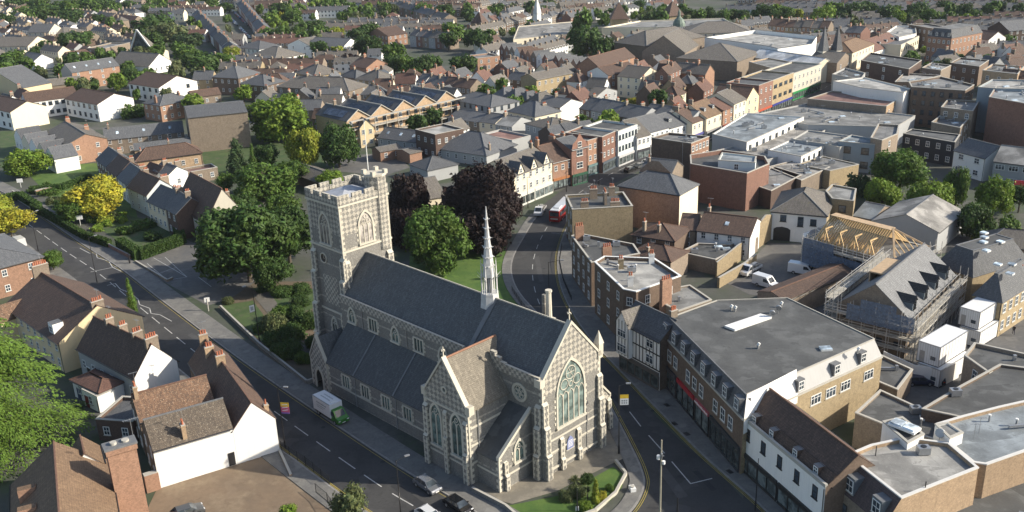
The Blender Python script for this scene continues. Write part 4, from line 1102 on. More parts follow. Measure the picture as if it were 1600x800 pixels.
trf = b.build('transept_roof', tr); b = MB(); b.bar((tm, TY + .4, TA), (tm, -NW + 2.2, TA), .15, M_plain('worn_ridge', (.30, .15, .09), .8), 6); b.build('ridge_tiles', trf)
b = MB()
for s_ in (S0, S1): coping(b, (s_, TY + .2, TE), (tm, TY + .2, TA + .1), .7, .28); quoins(b, s_, TY, .1, TE, 1 if s_ == S1 else -1, -1)
for s_ in (S0, S1): b.box(s_ - .4, s_ + .4, TY - .1, TY + .8, TE - .6, TE + .6, STONE, bottom=True)
b.box(S0, S1, TY - .12, TY, 2.4, 2.65, STONE, bottom=True); b.box(S0, S1, TY - .1, TY, TE - 1.1, TE - .85, STONE, bottom=True)
for k in range(3): b.box(S1, S1 + .08, TY + .3, -NW, 3.0 + 2.6 * k, 3.3 + 2.6 * k, STONE, bottom=True)
b.build('stone_dressings', tr); finial(tr, tm, TY + .2, TA + .3, 1.4)
gothic(tr, (tm - 2.05, TY, 3.6), 0, 1.9, 6.1, 2); gothic(tr, (tm + 2.05, TY, 3.6), 0, 1.9, 6.1, 2)
b = MB(); n = 16; ring(b, [(.55 * math.cos(i * .3927), .55 * math.sin(i * .3927)) for i in range(17)], [(.3 * math.cos(i * .3927), .3 * math.sin(i * .3927)) for i in range(17)], 0, -.12, STONE); b.poly([(.3 * math.cos(i * .3927), -.02, .3 * math.sin(i * .3927)) for i in range(16)], CG); b.build('quatrefoil', tr, (tm, TY, 12.6))
buttress(tr, tm, TY, 0, .7, ((.8, 5.5), (.5, 9.3)))
buttress(tr, S0 + .4, TY, 0, .9, ((1.0, 4.5), (.6, 9.0))); buttress(tr, S1 - .45, TY, 0, .9, ((1.0, 4.5), (.6, 9.0)))
b = MB(); b.bar((S1 + .12, TY + 1.6, 0), (S1 + .12, TY + 1.6, TE - .4), .07, GREYM, 6); b.build('drainpipe', tr)
# stepped parapet where the transept meets the nave
b = MB()
for k in range(3): b.box(37.0 - k * .9 - .9, 37.0 - k * .9, -NW - .2, -NW + .3, NZ - .6, NZ + .8 + .55 * k, CHK, STONE)
cbuild(b, 'stepped_parapet', nave); b = MB(); 
# ---- low chapel beside the chancel
b = MB(); c0, c1, y0, y1 = S1, 41.4, -11.9, -NW
b.poly([(c0, y0, 0), (c1, y0, 0), (c1, y0, 4.9), (c0, y0, 4.9)], FL); b.poly([(c1, y0, 0), (c1, y1, 0), (c1, y1, 9.6), (c1, y0, 4.9)], FL)
ch = cbuild(b, 'chapel'); b = MB(); b.slab([(c0 + .02, y0 - .2, 4.75), (c1 - .15, y0 - .2, 4.75), (c1 - .15, y1, 9.65), (c0 + .02, y1, 9.65)], T_['dark'], .18); b.build('chapel_roof', ch)
b = MB(); coping(b, (c1 - .1, y0 - .1, 5.0), (c1 - .1, y1 - .02, 9.75), .5, .3); quoins(b, c1, y0, .1, 4.8, 1, -1); b.box(c1, c1 + .08, y0, y1, 1.9, 2.15, STONE, bottom=True); b.box(c0, c1, y0 - .08, y0, 2.4, 2.65, STONE, bottom=True); b.build('stone_dressings', ch)
gothic(ch, (c1, -8.2, 3.3), math.pi / 2, 1.5, 2.9, 2); buttress(ch, c1, y0 + 1.1, math.pi / 2, .7, ((.9, 2.2), (.5, 4.0))); 
# ---- porch
b = MB(); p0, p1, py_ = -2.9, 1.5, -10.6; pm = (p0 + p1) / 2
A_ = arch_pts(1.7, 3.4, 5)
op = [(p0, 0)] + [(pm + x, z) for x, z in A_] + [(p1, 0), (p1, 5.2), (pm, 9.0), (p0, 5.2)]
V_ = [Vector((x, py_, z)) for x, z in op]
for t in tessellate_polygon([V_]): b.poly([V_[i] for i in t][::1], CHK)
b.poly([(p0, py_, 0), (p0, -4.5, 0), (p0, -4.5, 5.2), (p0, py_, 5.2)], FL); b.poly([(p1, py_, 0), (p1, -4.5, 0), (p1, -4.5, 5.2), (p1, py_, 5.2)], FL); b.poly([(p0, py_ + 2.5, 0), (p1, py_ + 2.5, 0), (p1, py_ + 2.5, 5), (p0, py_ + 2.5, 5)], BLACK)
po = cbuild(b, 'porch'); b = MB()
for a in (p0, p1): b.slab([(a, py_ + .1, 5.1), (a, -4.6, 5.1), (pm, -4.6, 8.9), (pm, py_ + .1, 8.9)], CS, .14)
b.build('porch_roof', po); b = MB()
for a in (p0, p1): coping(b, (a, py_ + .1, 5.2), (pm, py_ + .1, 9.1), .5, .24); quoins(b, a, py_, .1, 5.1, 1 if a == p1 else -1, -1)
ring(b, [(pm + x, z) for x, z in arch_pts(2.3, 3.9, 5)], [(pm + x, z) for x, z in A_], py_, py_ - .16, STONE) ; b.build('stone_dressings', po); finial(po, pm, py_ + .1, 9.2, 1.2)
# ---- north chimney-like turret
b = MB(); b.box(33.3, 34.7, 5.3, 6.7, 10, 16.6, FL, STONE); b.bar((34, 6, 16.6), (34, 6, 20.6), .45, STONE, 8, .38); b.bar((34, 6, 20.6), (34, 6, 20.9), .5, STONE, 8); b.bar((33.0, 6.1, 15.0), (33.0, 6.1, 19.9), .35, FL, 6, .3)
b.build('turret', nave)
# ---- tower
TX0, TX1, T0, T1, TT, TS = -8.6, 0.0, -4.4, 5.1, 29.0, 24.0; b = MB(); cs = [(TX0, T0), (TX1, T0), (TX1, T1), (TX0, T1)]
for i in range(4):
    p, q = cs[i], cs[(i + 1) % 4]
    for (z0, z1, mt) in ((0, 21.3, FL), (21.3, TS, FL), (TS, TT, LOZ)): b.poly([(p[0], p[1], z0), (q[0], q[1], z0), (q[0], q[1], z1), (p[0], p[1], z1)], mt)
for z in (21.2, 10.2): b.box(TX0 - .14, TX1 + .14, T0 - .14, T1 + .14, z, z + .3, STONE, bottom=True)
# chequered panels low on the flank
b.poly([(TX0 + 2.4, T0 - .03, 11.5), (TX1 - 2.4, T0 - .03, 11.5), (TX1 - 2.4, T0 - .03, 16.5), (TX0 + 2.4, T0 - .03, 16.5)], CHK)
tower = cbuild(b, 'tower')
b = MB()
for (x, y, sx, sy) in ((TX0, T0, -1, -1), (TX1, T0, 1, -1), (TX1, T1, 1, 1), (TX0, T1, -1, 1)): quoins(b, x, y, .1, TT, sx, sy)
b.build('quoins', tower)
b = MB(); mz = TT; t = .34        # parapet with merlons
def run(ax, lo, hi, fix, skip=None):
    n = 4; ce = .62; me_ = ((hi - lo) - ce * (n - 1)) / n; a = lo
    for k in range(2 * n - 1):
        stp = me_ if k % 2 == 0 else ce; z1 = 1.55 if k % 2 == 0 else .85
        if ax == 'x': b.box(a, a + stp, fix - t / 2, fix + t / 2, mz - .3, mz + z1, LOZ, STONE)
        else: b.box(fix - t / 2, fix + t / 2, a, a + stp, mz - .3, mz + z1, LOZ, STONE)
        a += stp
run('x', TX0 - .1, TX1 + .1, T0); run('x', TX0 - .1, TX1 + .1, T1); run('y', T0 + .2, T1 - .2, TX0); run('y', T0 + .2, T1 - .2, TX1)
b.box(TX0 - .2, TX1 + .2, T0 - .2, T1 + .2, mz - .32, mz - .02, STONE, bottom=True)
b.build('battlements', tower)
b = MB(); b.poly([(TX0 + .2, T0 + .2, mz + .15), (TX1 - .2, T0 + .2, mz + .15), (TX1 - .2, T1 - .2, mz + .15), (TX0 + .2, T1 - .2, mz + .15)], LEAD)
for p, q in ((0, 1), (1, 2), (2, 3), (3, 0)):
    c2 = [(TX0 + 1, T0 + 1), (TX1 - 1, T0 + 1), (TX1 - 1, T1 - 1), (TX0 + 1, T1 - 1)]; b.poly([(c2[p][0], c2[p][1], mz + .2), (c2[q][0], c2[q][1], mz + .2), ((TX0 + TX1) / 2, (T0 + T1) / 2, mz + 1.5)], M_plain('pale_lead', (.38, .4, .44), .5))
b.build('tower_roof', tower)
b = MB(); sx, sy, sr = TX1 - 1.3, T1 - 1.2, 1.75
for i in range(8):
    a0, a1 = math.pi / 4 * i + .39, math.pi / 4 * (i + 1) + .39
    b.poly([(sx + sr * math.cos(a0), sy + sr * math.sin(a0), 20), (sx + sr * math.cos(a1), sy + sr * math.sin(a1), 20), (sx + sr * math.cos(a1), sy + sr * math.sin(a1), mz + 3.3), (sx + sr * math.cos(a0), sy + sr * math.sin(a0), mz + 3.3)], LOZ)
    if i % 2 == 0: b.bar((sx + sr * .95 * math.cos((a0 + a1) / 2), sy + sr * .95 * math.sin((a0 + a1) / 2), mz + 3.2), (sx + sr * .95 * math.cos((a0 + a1) / 2), sy + sr * .95 * math.sin((a0 + a1) / 2), mz + 3.9), .45, STONE, 4)
b.bar((sx, sy, mz + 3.0), (sx, sy, mz + 3.35), sr + .15, STONE, 8); b.build('stair_turret', tower)
b = MB(); b.bar((-3.3, 4.2, mz), (-3.3, 4.2, mz + 11.2), .09, WHITE, 8, .05); b.bar((-3.3, 4.2, mz + 11.2), (-3.3, 4.2, mz + 11.45), .14, GREYM, 8); b.build('flagpole', tower)
gothic(tower, (TX1, .35, 22.0), math.pi / 2, 2.5, 5.0, 3, M_glass('louvres', (.12, .11, .10), .6), name='belfry_window')
gothic(tower, ((TX0 + TX1) / 2, T0, 22.0), 0, 2.5, 5.0, 3, M_glass('louvres', (.12, .11, .10), .6), name='belfry_window')
gothic(tower, (TX0, .35, 22.0), -math.pi / 2, 2.5, 5.0, 3, M_glass('louvres', (.12, .11, .10), .6), name='belfry_window')
b = MB(); n = 20; ring(b, [(.9 * math.cos(i * .31416), .9 * math.sin(i * .31416)) for i in range(21)], [(.72 * math.cos(i * .31416), .72 * math.sin(i * .31416)) for i in range(21)], 0, -.15, STONE); b.poly([(.75 * math.cos(i * .31416), -.05, .75 * math.sin(i * .31416)) for i in range(20)], BLACK)
b.bar((0, -.08, 0), (.1, -.08, .55), .035, COPING); b.bar((0, -.08, 0), (.35, -.08, -.1), .04, COPING); b.build('clock', tower, ((TX0 + TX1) / 2 - 1.2, T0, 19.3))
for (x, y, rz_) in ((TX1 - .1, T0, 0), (TX0 + .6, T0, 0), (TX0, T0 + .6, -math.pi / 2)): buttress(tower, x, y, rz_, 1.3, ((2.4, 5.5), (1.9, 11.0), (1.3, 16.5), (.7, 20.0)))
buttress(tower, TX1, T1 - .6, math.pi / 2, 1.2, ((1.2, 15.0), (.8, 19.0))); buttress(tower, TX0 + .6, T1, math.pi, 1.3, ((2.4, 5.5), (1.9, 11.0), (1.3, 16.5), (.7, 20.0)))
buttress(tower, TX1, T0 + .5, math.pi / 2, 1.1, ((1.4, 15.6), (.7, 19.5)))
gothic(tower, ((TX0 + TX1) / 2, T0, 6.0), 0, 1.2, 3.0, 2)
# ------------------------------------------------------------------ left foreground
H = house
H('red brick house with slate hip roof and huge stack at the far left kerb', (-55, 437), (66, 400), (18, 362), 6.5, 'orange', 'slate', 'h', 2.6, [(-.1, -.6, 5, 2.2)], near=True, wcols={'f': 3, 'r': 2})
r, wd, dp = H('cream gabled house with brown tiled roof and seven-pot chimney beside the left road', (35, 468), (92, 536), (205, 484), 5.6, 'cream', 'brown', 'g', 4.4, [(.97, .05, 5, .9), (-.97, .0, 7, 1.6)], near=True, ov=0, win='f')
w2 = MB(); w2.box(-wd / 2 + 1.2, -wd / 2 + 5.2, -dp / 2 - 2.6, -dp / 2 + .05, 0, 4.6, W_['cream']); w2.build('rear_wing', r)
w2 = MB(); xx = -wd / 2 + 3.2; yy = -dp / 2 - 2.6
for sg in (-1, 1): w2.slab([(xx + sg * 2.2, yy - .2, 4.5), (xx + sg * 2.2, yy + 5.5, 4.5), (xx, yy + 5.5, 7.0), (xx, yy + .8, 7.0)], T_['mottled'], .12)
w2.build('wing_roof', r)
w2 = MB(); w2.box(wd / 2 - 5.3, wd / 2 - 3.3, -dp / 2 + .6, -dp / 2 + 2.4, 5.4, 7.7, W_['white'], T_['slate']); o = w2.build('dormer', r); add_window(o, (wd / 2 - 4.3, -dp / 2 + .6, 6.1), 0, 1.2, 1.1)
H('row of brown-roofed cottages with a white gable end beside the left road', (125, 541), (210, 590), (272, 561), 5.0, 'grey', 'brown', 'g', 4.3, [(-.5, .1, 3), (-.05, .15, 3), (.45, .15, 4), (.97, .1, 5, 1.4)], near=True, win='f', sidewall='white', ov=0)
a0 = G(250, 763, 0); b0 = G(437, 705, 0); wu = (b0 - a0).normalized(); wv = Vector((-wu.y, wu.x, 0)); WLn = (b0 - a0).length
r, wd, dp = H('cottage wing with lichen-spotted roof above a long white wall', 0, 0, 0, 6.0, 'white', 'lichen', 'g', 2.7, [(-.2, -.93, 2, 2.0)], near=True, win='l', ov=.05, sidewall='brown', world=(a0, wu, 10.5, 7.2), chmat=W_['buff'])
b = MB(); b.box(4.1, 5.0, -dp / 2 - .07, -dp / 2, .1, 2.1, BLACK); b.build('door', r)
rl = (G(266, 538, 9) - G(388, 618, 9)).length + 1
r, wd, dp = H('long brown-roofed cottage range at the kerb ending in a white gable', 0, 0, 0, 5.4, 'white', 'brown', 'G', 3.4, [(-.1, .98, 3), (-.05, .2, 3), (-.2, .62, 3), (.85, -.9, 1, 1.2)], near=True, win='', ov=.02, sidewall='brown', world=(a0 + wu * 10.52, wu, WLn - 10.5, rl), oh=.15, chmat=W_['buff'])
r, wd, dp = H('cottage wing with mottled orange and brown clay roof', 0, 0, 0, 5.6, 'brown', 'mottled', 'g', 2.8, [(-.96, -.1, 2, 1.6)], near=True, win='l', ov=.05, world=(a0 + wv * 9.6 + wu * .1, wu, 10.4, 6.4), chmat=W_['buff'])
b = MB(); q = a0 + wu * 5.5 + wv * 8.4; b.box(-4.5, 4.9, -1.1, 1.1, 0, 4.4, W_['dark'], T_['slate']); o = b.build('outbuilding', None, (q.x, q.y, 0), math.atan2(wu.y, wu.x)); tag(o, 'dark slate roof in the gap between the two cottage wings', 'outbuilding')
H('low lean-to with orange tiled roof behind the cottages', (112, 592), (155, 612), 4.0, 3.2, 'white', 'red', 'h', .8, [], near=True, win='f', name='outbuilding', cat='outbuilding', wcols={'f': 2}, style='mull')
H('small white rear extension under the cottages with barred window', (128, 610), (152, 622), 3.0, 2.6, 'white', 'dark', 'f', 0, [], near=True, win='f', name='outbuilding', cat='outbuilding', wcols=1, par=.2)
H('flat dark-roofed rear extension behind the mottled roof', (150, 660), (208, 664), 7, 3.0, 'dark', 'slate', 'f', 0, [], near=False, win='f', name='outbuilding', cat='outbuilding')
# tall stack building bottom left
r0, r1 = G(84, 690, 9.4), G(98, 880, 9.4); vy = (r0 - r1); vy.z = 0; ll = vy.length; vy.normalize(); vx = Vector((vy.y, -vy.x, 0)); q = r1 - vx * 5.6
r, wd, dp = H('brown-tiled gabled house with three brick dormers in the near left corner', 0, 0, 0, 5.0, 'orange', 'ochre', 'G', 4.4, [], near=True, win='', ov=.1, world=((q.x, q.y), vx, 11.2, ll))
for i in range(3): t = -dp / 2 + dp * (.42 + .17 * i); b = MB(); b.box(-4.6, -2.6, t - .5, t + .5, 5.6, 7.6, W_['orange'], T_['ochre']); o = b.build('dormer', r)
H('small brown cross-gable with white end behind the tall stack', (112, 735), (160, 722), 5.0, 5.6, 'white', 'ochre', 'G', 2.0, [], near=True, win='', ov=.1)
p = G(186, 690, 11.0); ang = heading(245, 765, 437, 704)
b = MB(); b.box(-1.7, 1.7, -1.0, 1.0, 0, 10.6, W_['orange']); b.box(-1.85, 1.85, -1.2, 1.2, 10.0, 10.6, W_['orange'], bottom=True); o = b.build('chimney_stack', None, (p.x, p.y, 0), ang); tag(o, 'massive square brick chimney stack rising beside the ochre roof', 'chimney stack')
b = MB(); b.box(-1.95, 1.95, -1.05, 1.05, 10.6, 10.85, LEAD, bottom=True); b.bar((-.7, 0, 10.85), (-.7, 0, 11.2), .4, COPING, 10); b.bar((.7, 0, 10.85), (.7, 0, 11.1), .45, COPING, 10); b.build('chimney_cap', o)
b = MB(); b.bar((1.8, .9, 10.6), (1.8, .9, 13.2), .03, GREYM, 5); b.bar((.9, .9, 13.1), (2.8, .9, 13.1), .025, GREYM, 5)
for k in range(8): b.bar((1.0 + k * .25, .5, 13.1), (1.0 + k * .25, 1.3, 13.1), .018, GREYM, 4)
b.build('aerial', o)
p = G(240, 765, 0); b = MB(); b.box(-.9, .9, -.5, .5, 0, 2.6, W_['orange'], COPING); o = b.build('brick_pier', None, (p.x, p.y, 0), ang); tag(o, 'orange brick gate pier against the long white wall', 'pier')
# garden terrace cottages
H('low hall with very steep brown roof and stone walls by the car park', (274, 318), (322, 347), 9.5, 5.6, 'stone', 'brown', 'g', 7.0, [(.95, .3, 2, 1.0)], near=True, win='f', ov=.1, wcols={'f': 4})
H('narrow dark brick cottage end with tall sash windows', (259, 324), (275, 334), 8, 6.5, 'dark', 'slate', 'g', 3, [(.5, .0, 3)], win='f', wcols=2)
H('dark-roofed white cottage with green bay canopies', (230, 313), (258, 326), 8, 5.8, 'ivory', 'slate', 'g', 3.2, [(.9, .1, 4), (-.3, .5, 2)], win='f', wcols=4)
H('white cottage with brown roof beside the yellow tree', (199, 291), (229, 305), 8, 5.8, 'pale', 'brown', 'g', 3.4, [(-.9, .3, 3), (.9, .4, 5, 1.6)], win='f', wcols=3)
H('dark-roofed cottage partly behind the yellow tree', (183, 276), (199, 288), 8, 5.6, 'white', 'slate', 'g', 3.2, [(.2, .4, 4)], win='f')
H('brown-roofed cottage above the yellow tree', (166, 262), (183, 274), 8, 5.4, 'brown', 'brown', 'g', 3.2, [(.2, .4, 3)], win='f')
H('slate-roofed cottage nearest the orange gable', (150, 248), (166, 260), 8, 5.2, 'brown', 'slate', 'g', 3.0, [(.1, .4, 3)], win='f')
H('long low house with brown hipped roof and small white dormer', (212, 252), (315, 238), 7.5, 4.6, 'buff', 'brown', 'h', 2.8, [(-.8, .2, 4, 1.4), (.1, .3, 3)], win='f', wcols=5, dorm=0, near=True)
H('small white gabled rear wing among chimneys', (250, 263), (263, 273), (286, 264), 4.6, 'white', 'slate', 'g', 1.8, [(.2, .8, 4, 2)], win='r', wcols=1)
H('second white gabled rear wing beside the brown hall', (232, 262), (246, 271), (262, 265), 4.2, 'white', 'brown', 'g', 1.6, [(.9, .6, 3, 2.5)], win='r', wcols=1)
H('low red-brown flat-roofed extension beside the copse', (284, 274), (340, 264), 5.5, 3, 'tan', 'pink', 'f', 0, [], win='f', name='outbuilding', cat='outbuilding')
H('orange brick gabled house with two white windows', (86, 203), (104, 226), (162, 213), 6.6, 'orange', 'grey', 'g', 2.4, [(-.9, .1, 3), (.0, .6, 3)], win='fr', wcols={'r': 2, 'f': 2}, floors=2, near=True)
H('tall windowless brick block with grey pitched roof', (283, 166), (293, 184), (387, 175), 11.5, 'tan', 'slate', 'G', 1.6, [], win='', ov=.05)
H('long dark-roofed wing in front of the tall brick block', (163, 218), (287, 205), 9, 5.2, 'tan', 'slate', 'g', 2.6, [(-.9, .0, 2)], win='f', skylights=3)
H('slate lean-to range under the dark-roofed wing', (210, 234), (298, 224), 5, 3.6, 'buff', 'slate', 'g', 1.4, [], win='', name='outbuilding', cat='outbuilding')
ORD = ['first', 'second', 'third', 'fourth', 'fifth', 'sixth', 'seventh', 'eighth', 'ninth', 'tenth', 'eleventh', 'twelfth', 'thirteenth', 'fourteenth', 'fifteenth', 'sixteenth', 'seventeenth', 'eighteenth', 'nineteenth', 'twentieth']
def row(a, b_, n, depth, z, walls, roofs, desc, group, kind='g', rise=2.8, win='f', gables=False, chim=True, rear=False, flip=False, shops=None, near=False, wc=None, style='sash', vz=.25):
    A = G(a[0], a[1], z); B = G(b_[0], b_[1], z); ux = (B - A); ux.z = 0; L_ = ux.length; ux.normalize(); wd = L_ / n; uy = Vector((-ux.y, ux.x, 0)); out = []
    for i in range(n):
        p = A + ux * wd * i; wl = walls[i % len(walls)] if not isinstance(walls, str) else walls; rf = roofs[(i * 7 // 3) % len(roofs)] if not isinstance(roofs, str) else roofs
        zz = z + (rnd.random() - .5) * vz * 2
        lab = '%s house %s, %s walls' % (ORD[i], desc, wl)
        r, w_, d_ = house(lab, None, None, None, zz, wl, rf, kind, rise * (1 if not gables else .8), ([(-.9, rnd.choice([-.1, .2]), rnd.choice([2, 3, 4]))] if chim else []), win, near=near, world=(p, ux, wd - .01, depth), group=group, wcols=wc, shop=[shops[i % len(shops)]] if shops else None, style=style, ov=.0)
        if rear:
            m_ = MB(); m_.box(-wd / 2 + .1, -wd / 2 + wd * .5, depth / 2, depth / 2 + 4, 0, z - 1.2, W_[wl], T_['slate']); m_.build('rear_wing', r)
        out.append(r)
    return out
row((22, 212), (84, 247), 5, 7, 4.8, ['white', 'ivory'], ['slate'], 'along from the orange gable in the white almshouse row', 'white almshouses left of the orange gable', 'G', 2.6, wc=2)
# white L block
H('white office wing with brown roof ending in a blank white gable', (112, 152), (152, 163), (200, 151), 6.6, 'white', 'brown', 'g', 2.8, [], win='fr', wcols={'f': 6, 'r': 0}, style='dark', ws=(1.4, 1.6), name='office_block', cat='office')
H('long white office wing with brown roof behind the bushy tree', (42, 160), (122, 149), 10, 6.6, 'white', 'brown', 'g', 2.9, [], win='f', wcols=8, style='dark', ws=(1.4, 1.4), name='office_block', cat='office')
H('cream-ended office wing with brown roof at the left edge', (-40, 160), (16, 175), (68, 164), 6.8, 'white', 'brown', 'g', 2.8, [], win='f', wcols=7, sidewall='ivory', style='dark', ws=(1.5, 1.4), name='office_block', cat='office')
H('white gabled block with plain brown roof and arched ground-floor openings', (200, 130), (248, 137), (308, 126), 6.4, 'white', 'brown', 'g', 3.4, [], win='fr', wcols={'f': 5, 'r': 2}, style='dark', ws=(1.5, 1.5))
H('orange brick block of flats with white pilasters and slate roof', (112, 113), (186, 102), 11, 8, 'orange', 'slate', 'g', 3.2, [], win='f', wcols=4, skylights=4, sidewall='grey')
H('dark-roofed church hall with cream gable at left edge', (-40, 128), (36, 137), (74, 128), 6.5, 'cream', 'slate', 'G', 6.5, [], win='', name='hall', cat='hall')
H('low grey-roofed link buildings beside the cream gable', (74, 134), (128, 128), 8, 4.6, 'tan', 'grey', 'g', 2.2, [(-.2, 0, 2)], win='f')
H('red-brown roofed school block with white windows', (110, 90), (172, 81), 9, 5.6, 'brown', 'brown', 'g', 2.4, [], win='f', wcols=7, skylights=2, name='school', cat='school')
# modern church with swept roof
r, wd, dp = H('modern church hall with broad brown roof beside its tall white-edged gable', (180, 98), (232, 104), (262, 96), 4, 'white', 'grey', 'g', 5, [], win='r', name='church_hall', cat='church hall')
p = G(232, 96, 0); b = MB(); k = [(-9, -4, 2), (9, -4, 2), (9, 8, 2), (-9, 8, 2)]; ap = (0, -5.5, 17)
b.slab([k[0], (-3, 9, 4), ap], T_['grey'], .2); b.slab([k[1], (3, 9, 4), ap], T_['grey'], .2); b.slab([(-3, 9, 4), (3, 9, 4), ap], T_['grey'], .2)
o = b.build('swept_roof_church', None, (p.x, p.y, 0), R(-15)); tag(o, 'tall swept pyramid roof of the modern church with white verges', 'church')
b = MB()
for q in (k[0], k[1]): b.bar(ap, q, .45, WHITE, 4)
b.build('verge', o); b = MB(); b.poly([(-8.5, -3.9, 0), (8.5, -3.9, 0), (0, -5.2, 16)], M_glass('dark_gable_glass', (.03, .035, .04), .2)); b.build('glazed_gable', o)
H('stone school with bell-cote and slate roof', (50, 49), (76, 50), (86, 45), 8, 'stone', 'slate', 'g', 4, [(-.9, 0, 1, 3)], win='fr')
H('cream gabled slate-roofed house left of the rounded tree', (-5, 70), (43, 72), (60, 64), 6, 'ivory', 'grey', 'g', 4, [(.2, 0, 2)], win='fr')
H('yellow brick hip-roofed house behind the rounded tree', (84, 50), (100, 53), (120, 47), 6, 'yellow', 'grey', 'h', 3, [], win='fr')
H('small white gabled house behind the flats', (36, 91), (52, 96), (78, 91), 4.5, 'white', 'slate', 'g', 3, [], win='')
H('flat-roofed concrete block with tall brick piers', (148, 74), (165, 77), (190, 68), 8, 'tan', 'felt', 'f', 0, [], win='f')
H('dark villa with slate pyramid roof by the copse', (335, 119), (372, 122), (402, 113), 7.2, 'brown', 'slate', 'h', 4, [(0, 0, 4, 1.6)], win='fr')
H('second dark villa with slate hip beside the copse', (378, 130), (413, 134), (442, 126), 6.6, 'brown', 'slate', 'h', 3.2, [(-.8, .4, 4), (.9, 0, 3)], win='fr')
H('orange brick villa with slate hip roof and two end stacks', (226, 160), (250, 165), (302, 154), 6.2, 'orange', 'slate', 'h', 2.6, [(.3, -.9, 3, 2), (.3, .5, 3, 2)], win='fr')
H('small brown house under the white gabled block', (300, 152), (345, 146), 6, 4, 'tan', 'brown', 'g', 2, [], win='f')
# ------------------------------------------------------------------ centre, behind the church
H('small white gabled villa left of the dark tree', (462, 67), (485, 72), (498, 66), 6, 'white', 'grey', 'G', 3, [], win='f', wcols=2)
H('long grey-roofed white house with end gable behind the trees', (486, 70), (535, 74), (552, 67), 6, 'white', 'slate', 'g', 3.4, [], win='fr')
H('white house with large grey hip roof left of the dark copse', (400, 85), (430, 92), (466, 83), 5.5, 'white', 'grey', 'h', 4, [], win='fr')
H('blue-slate hip roofed house above the white house', (385, 72), (405, 77), (428, 70), 5.5, 'white', 'slate', 'h', 3, [], win='fr')
H('yellow brick villa with tall grey pyramid roof', (470, 112), (491, 119), (526, 111), 6, 'yellow', 'grey', 'h', 3.6, [(0, 0, 4, 1.4), (-.9, -.6, 3)], win='fr')
H('long brown-grey hip roofed villa with rear wings beside the bright tree', (437, 134), (545, 142), (566, 132), 6.4, 'tan', 'grey', 'h', 3.6, [(-.4, 0, 3), (.5, .2, 3), (-.8, 0, 3)], win='fr', wcols={'f': 9, 'r': 2})
H('orange brick gabled house below the round trees', (553, 101), (572, 106), (603, 99), 6.4, 'orange', 'brown', 'g', 3, [(-.5, 0, 3)], win='r')
H('hip-roofed yellow villa right of the long villa', (556, 123), (591, 128), (623, 121), 5.5, 'yellow', 'grey', 'h', 3.4, [(0, 0, 3), (-.9, 0, 2)], win='fr')
H('dark gabled cottage between the two villas', (535, 118), (556, 122), (575, 117), 5, 'brown', 'slate', 'h', 2.6, [(0, 0, 2)], win='f')
# apartment building with saw-tooth slate gables
z = 8.6; A_, B_, C_ = G(497, 173, z), G(541, 190, z), G(713, 153, z)
ux = (C_ - B_); ux.z = 0; wd = ux.length; ux.normalize(); uy = Vector((-ux.y, ux.x, 0)); dp = 17.0; p0 = Vector((B_.x, B_.y, 0)); add_foot(p0, ux, uy, wd, dp)
apt = empty('apartment_building', 'yellow brick flats with five slate gables and timber balconies across the front', 'flats', tuple(p0), math.atan2(ux.y, ux.x))
b = MB(); n = 5; gw = wd / n
b.poly([(0, dp, 0), (0, 0, 0), (0, 0, z), (0, dp, z)], W_['yellow']); b.poly([(wd, 0, 0), (wd, dp, 0), (wd, dp, z), (wd, 0, z)], W_['yellow'])
fr = [(0, 0, 0), (wd, 0, 0), (wd, 0, z)]
for i in range(n - 1, -1, -1): fr += [(gw * (i + .5), 0, z + 2.9), (gw * i, 0, z)]
V_ = [Vector(v) for v in fr]
for t in tessellate_polygon([V_]): b.poly([V_[i] for i in t], W_['buff'])
b.build('wall', apt)
for i in range(n):
    b = MB(); xm = gw * (i + .5)
    b.slab([(gw * i, -.3, z), (gw * i, dp + .3, z), (xm, dp + .3, z + 3), (xm, -.3, z + 3)], T_['slate'], .15); b.slab([(gw * (i + 1), -.3, z), (xm, -.3, z + 3), (xm, dp + .3, z + 3), (gw * (i + 1), dp + .3, z)], T_['slate'], .15)
    o = b.build('roof_gable', apt); b = MB(); b.bar((xm, -.4, z + 3.05), (xm, dp + .4, z + 3.05), .2, COPING)
    for u, v in (((gw * i, -.35, z + .05), (xm, -.35, z + 3.05)), ((gw * (i + 1), -.35, z + .05), (xm, -.35, z + 3.05))): b.bar(u, v, .16, COPING)
    b.build('gable_coping', o); b = MB(); b.poly([(xm - gw * .42, 3, z + .75), (xm - gw * .42, dp - 3, z + .75), (xm - gw * .14, dp - 3, z + 2.3), (xm - gw * .14, 3, z + 2.3)], M_glass('solar_glass', (.02, .025, .035), .1)); b.build('solar_panel', o)
    chimney(apt, xm, dp * .72, z + 2, z + 4.6, 2, W_['tan'])
for k in range(3):
    zz = 2.9 * k + (.0 if k else .3)
    b = MB(); b.box(0, wd, -2.4, 0, zz, zz + .18, COPING, bottom=True)
    if k: b.box(0, wd, -2.44, -2.38, zz + 1.05, zz + 1.13, TIMBER, bottom=True); 
    for i in range(40): b.box(wd * i / 40, wd * i / 40 + .05, -2.43, -2.38, zz + .18, zz + 1.05, GREYM)
    b.build('balcony', apt)
b = MB()
for i in range(11): x = wd * i / 10; b.bar((x, -2.5, 0), (x, -2.5, z + .2), .12, COPING)
b.box(-.3, wd + 3, -3.0, -2.0, z + .1, z + .35, COPING, bottom=True); b.build('balcony_posts', apt)
for i in range(14):
    for k in range(3): add_window(apt, (wd * (i + .5) / 14, 0, 2.9 * k + .6), 0, 1.3, 1.9, 'dark' if i % 3 else 'sash')
H('grey-walled block with shallow slate hip roof and white ridges right of the flats', (713, 153), (767, 167), (802, 156), 8, 'grey', 'slate', 'h', 2.4, [(.2, .0, 2)], win='fr', style='dark')
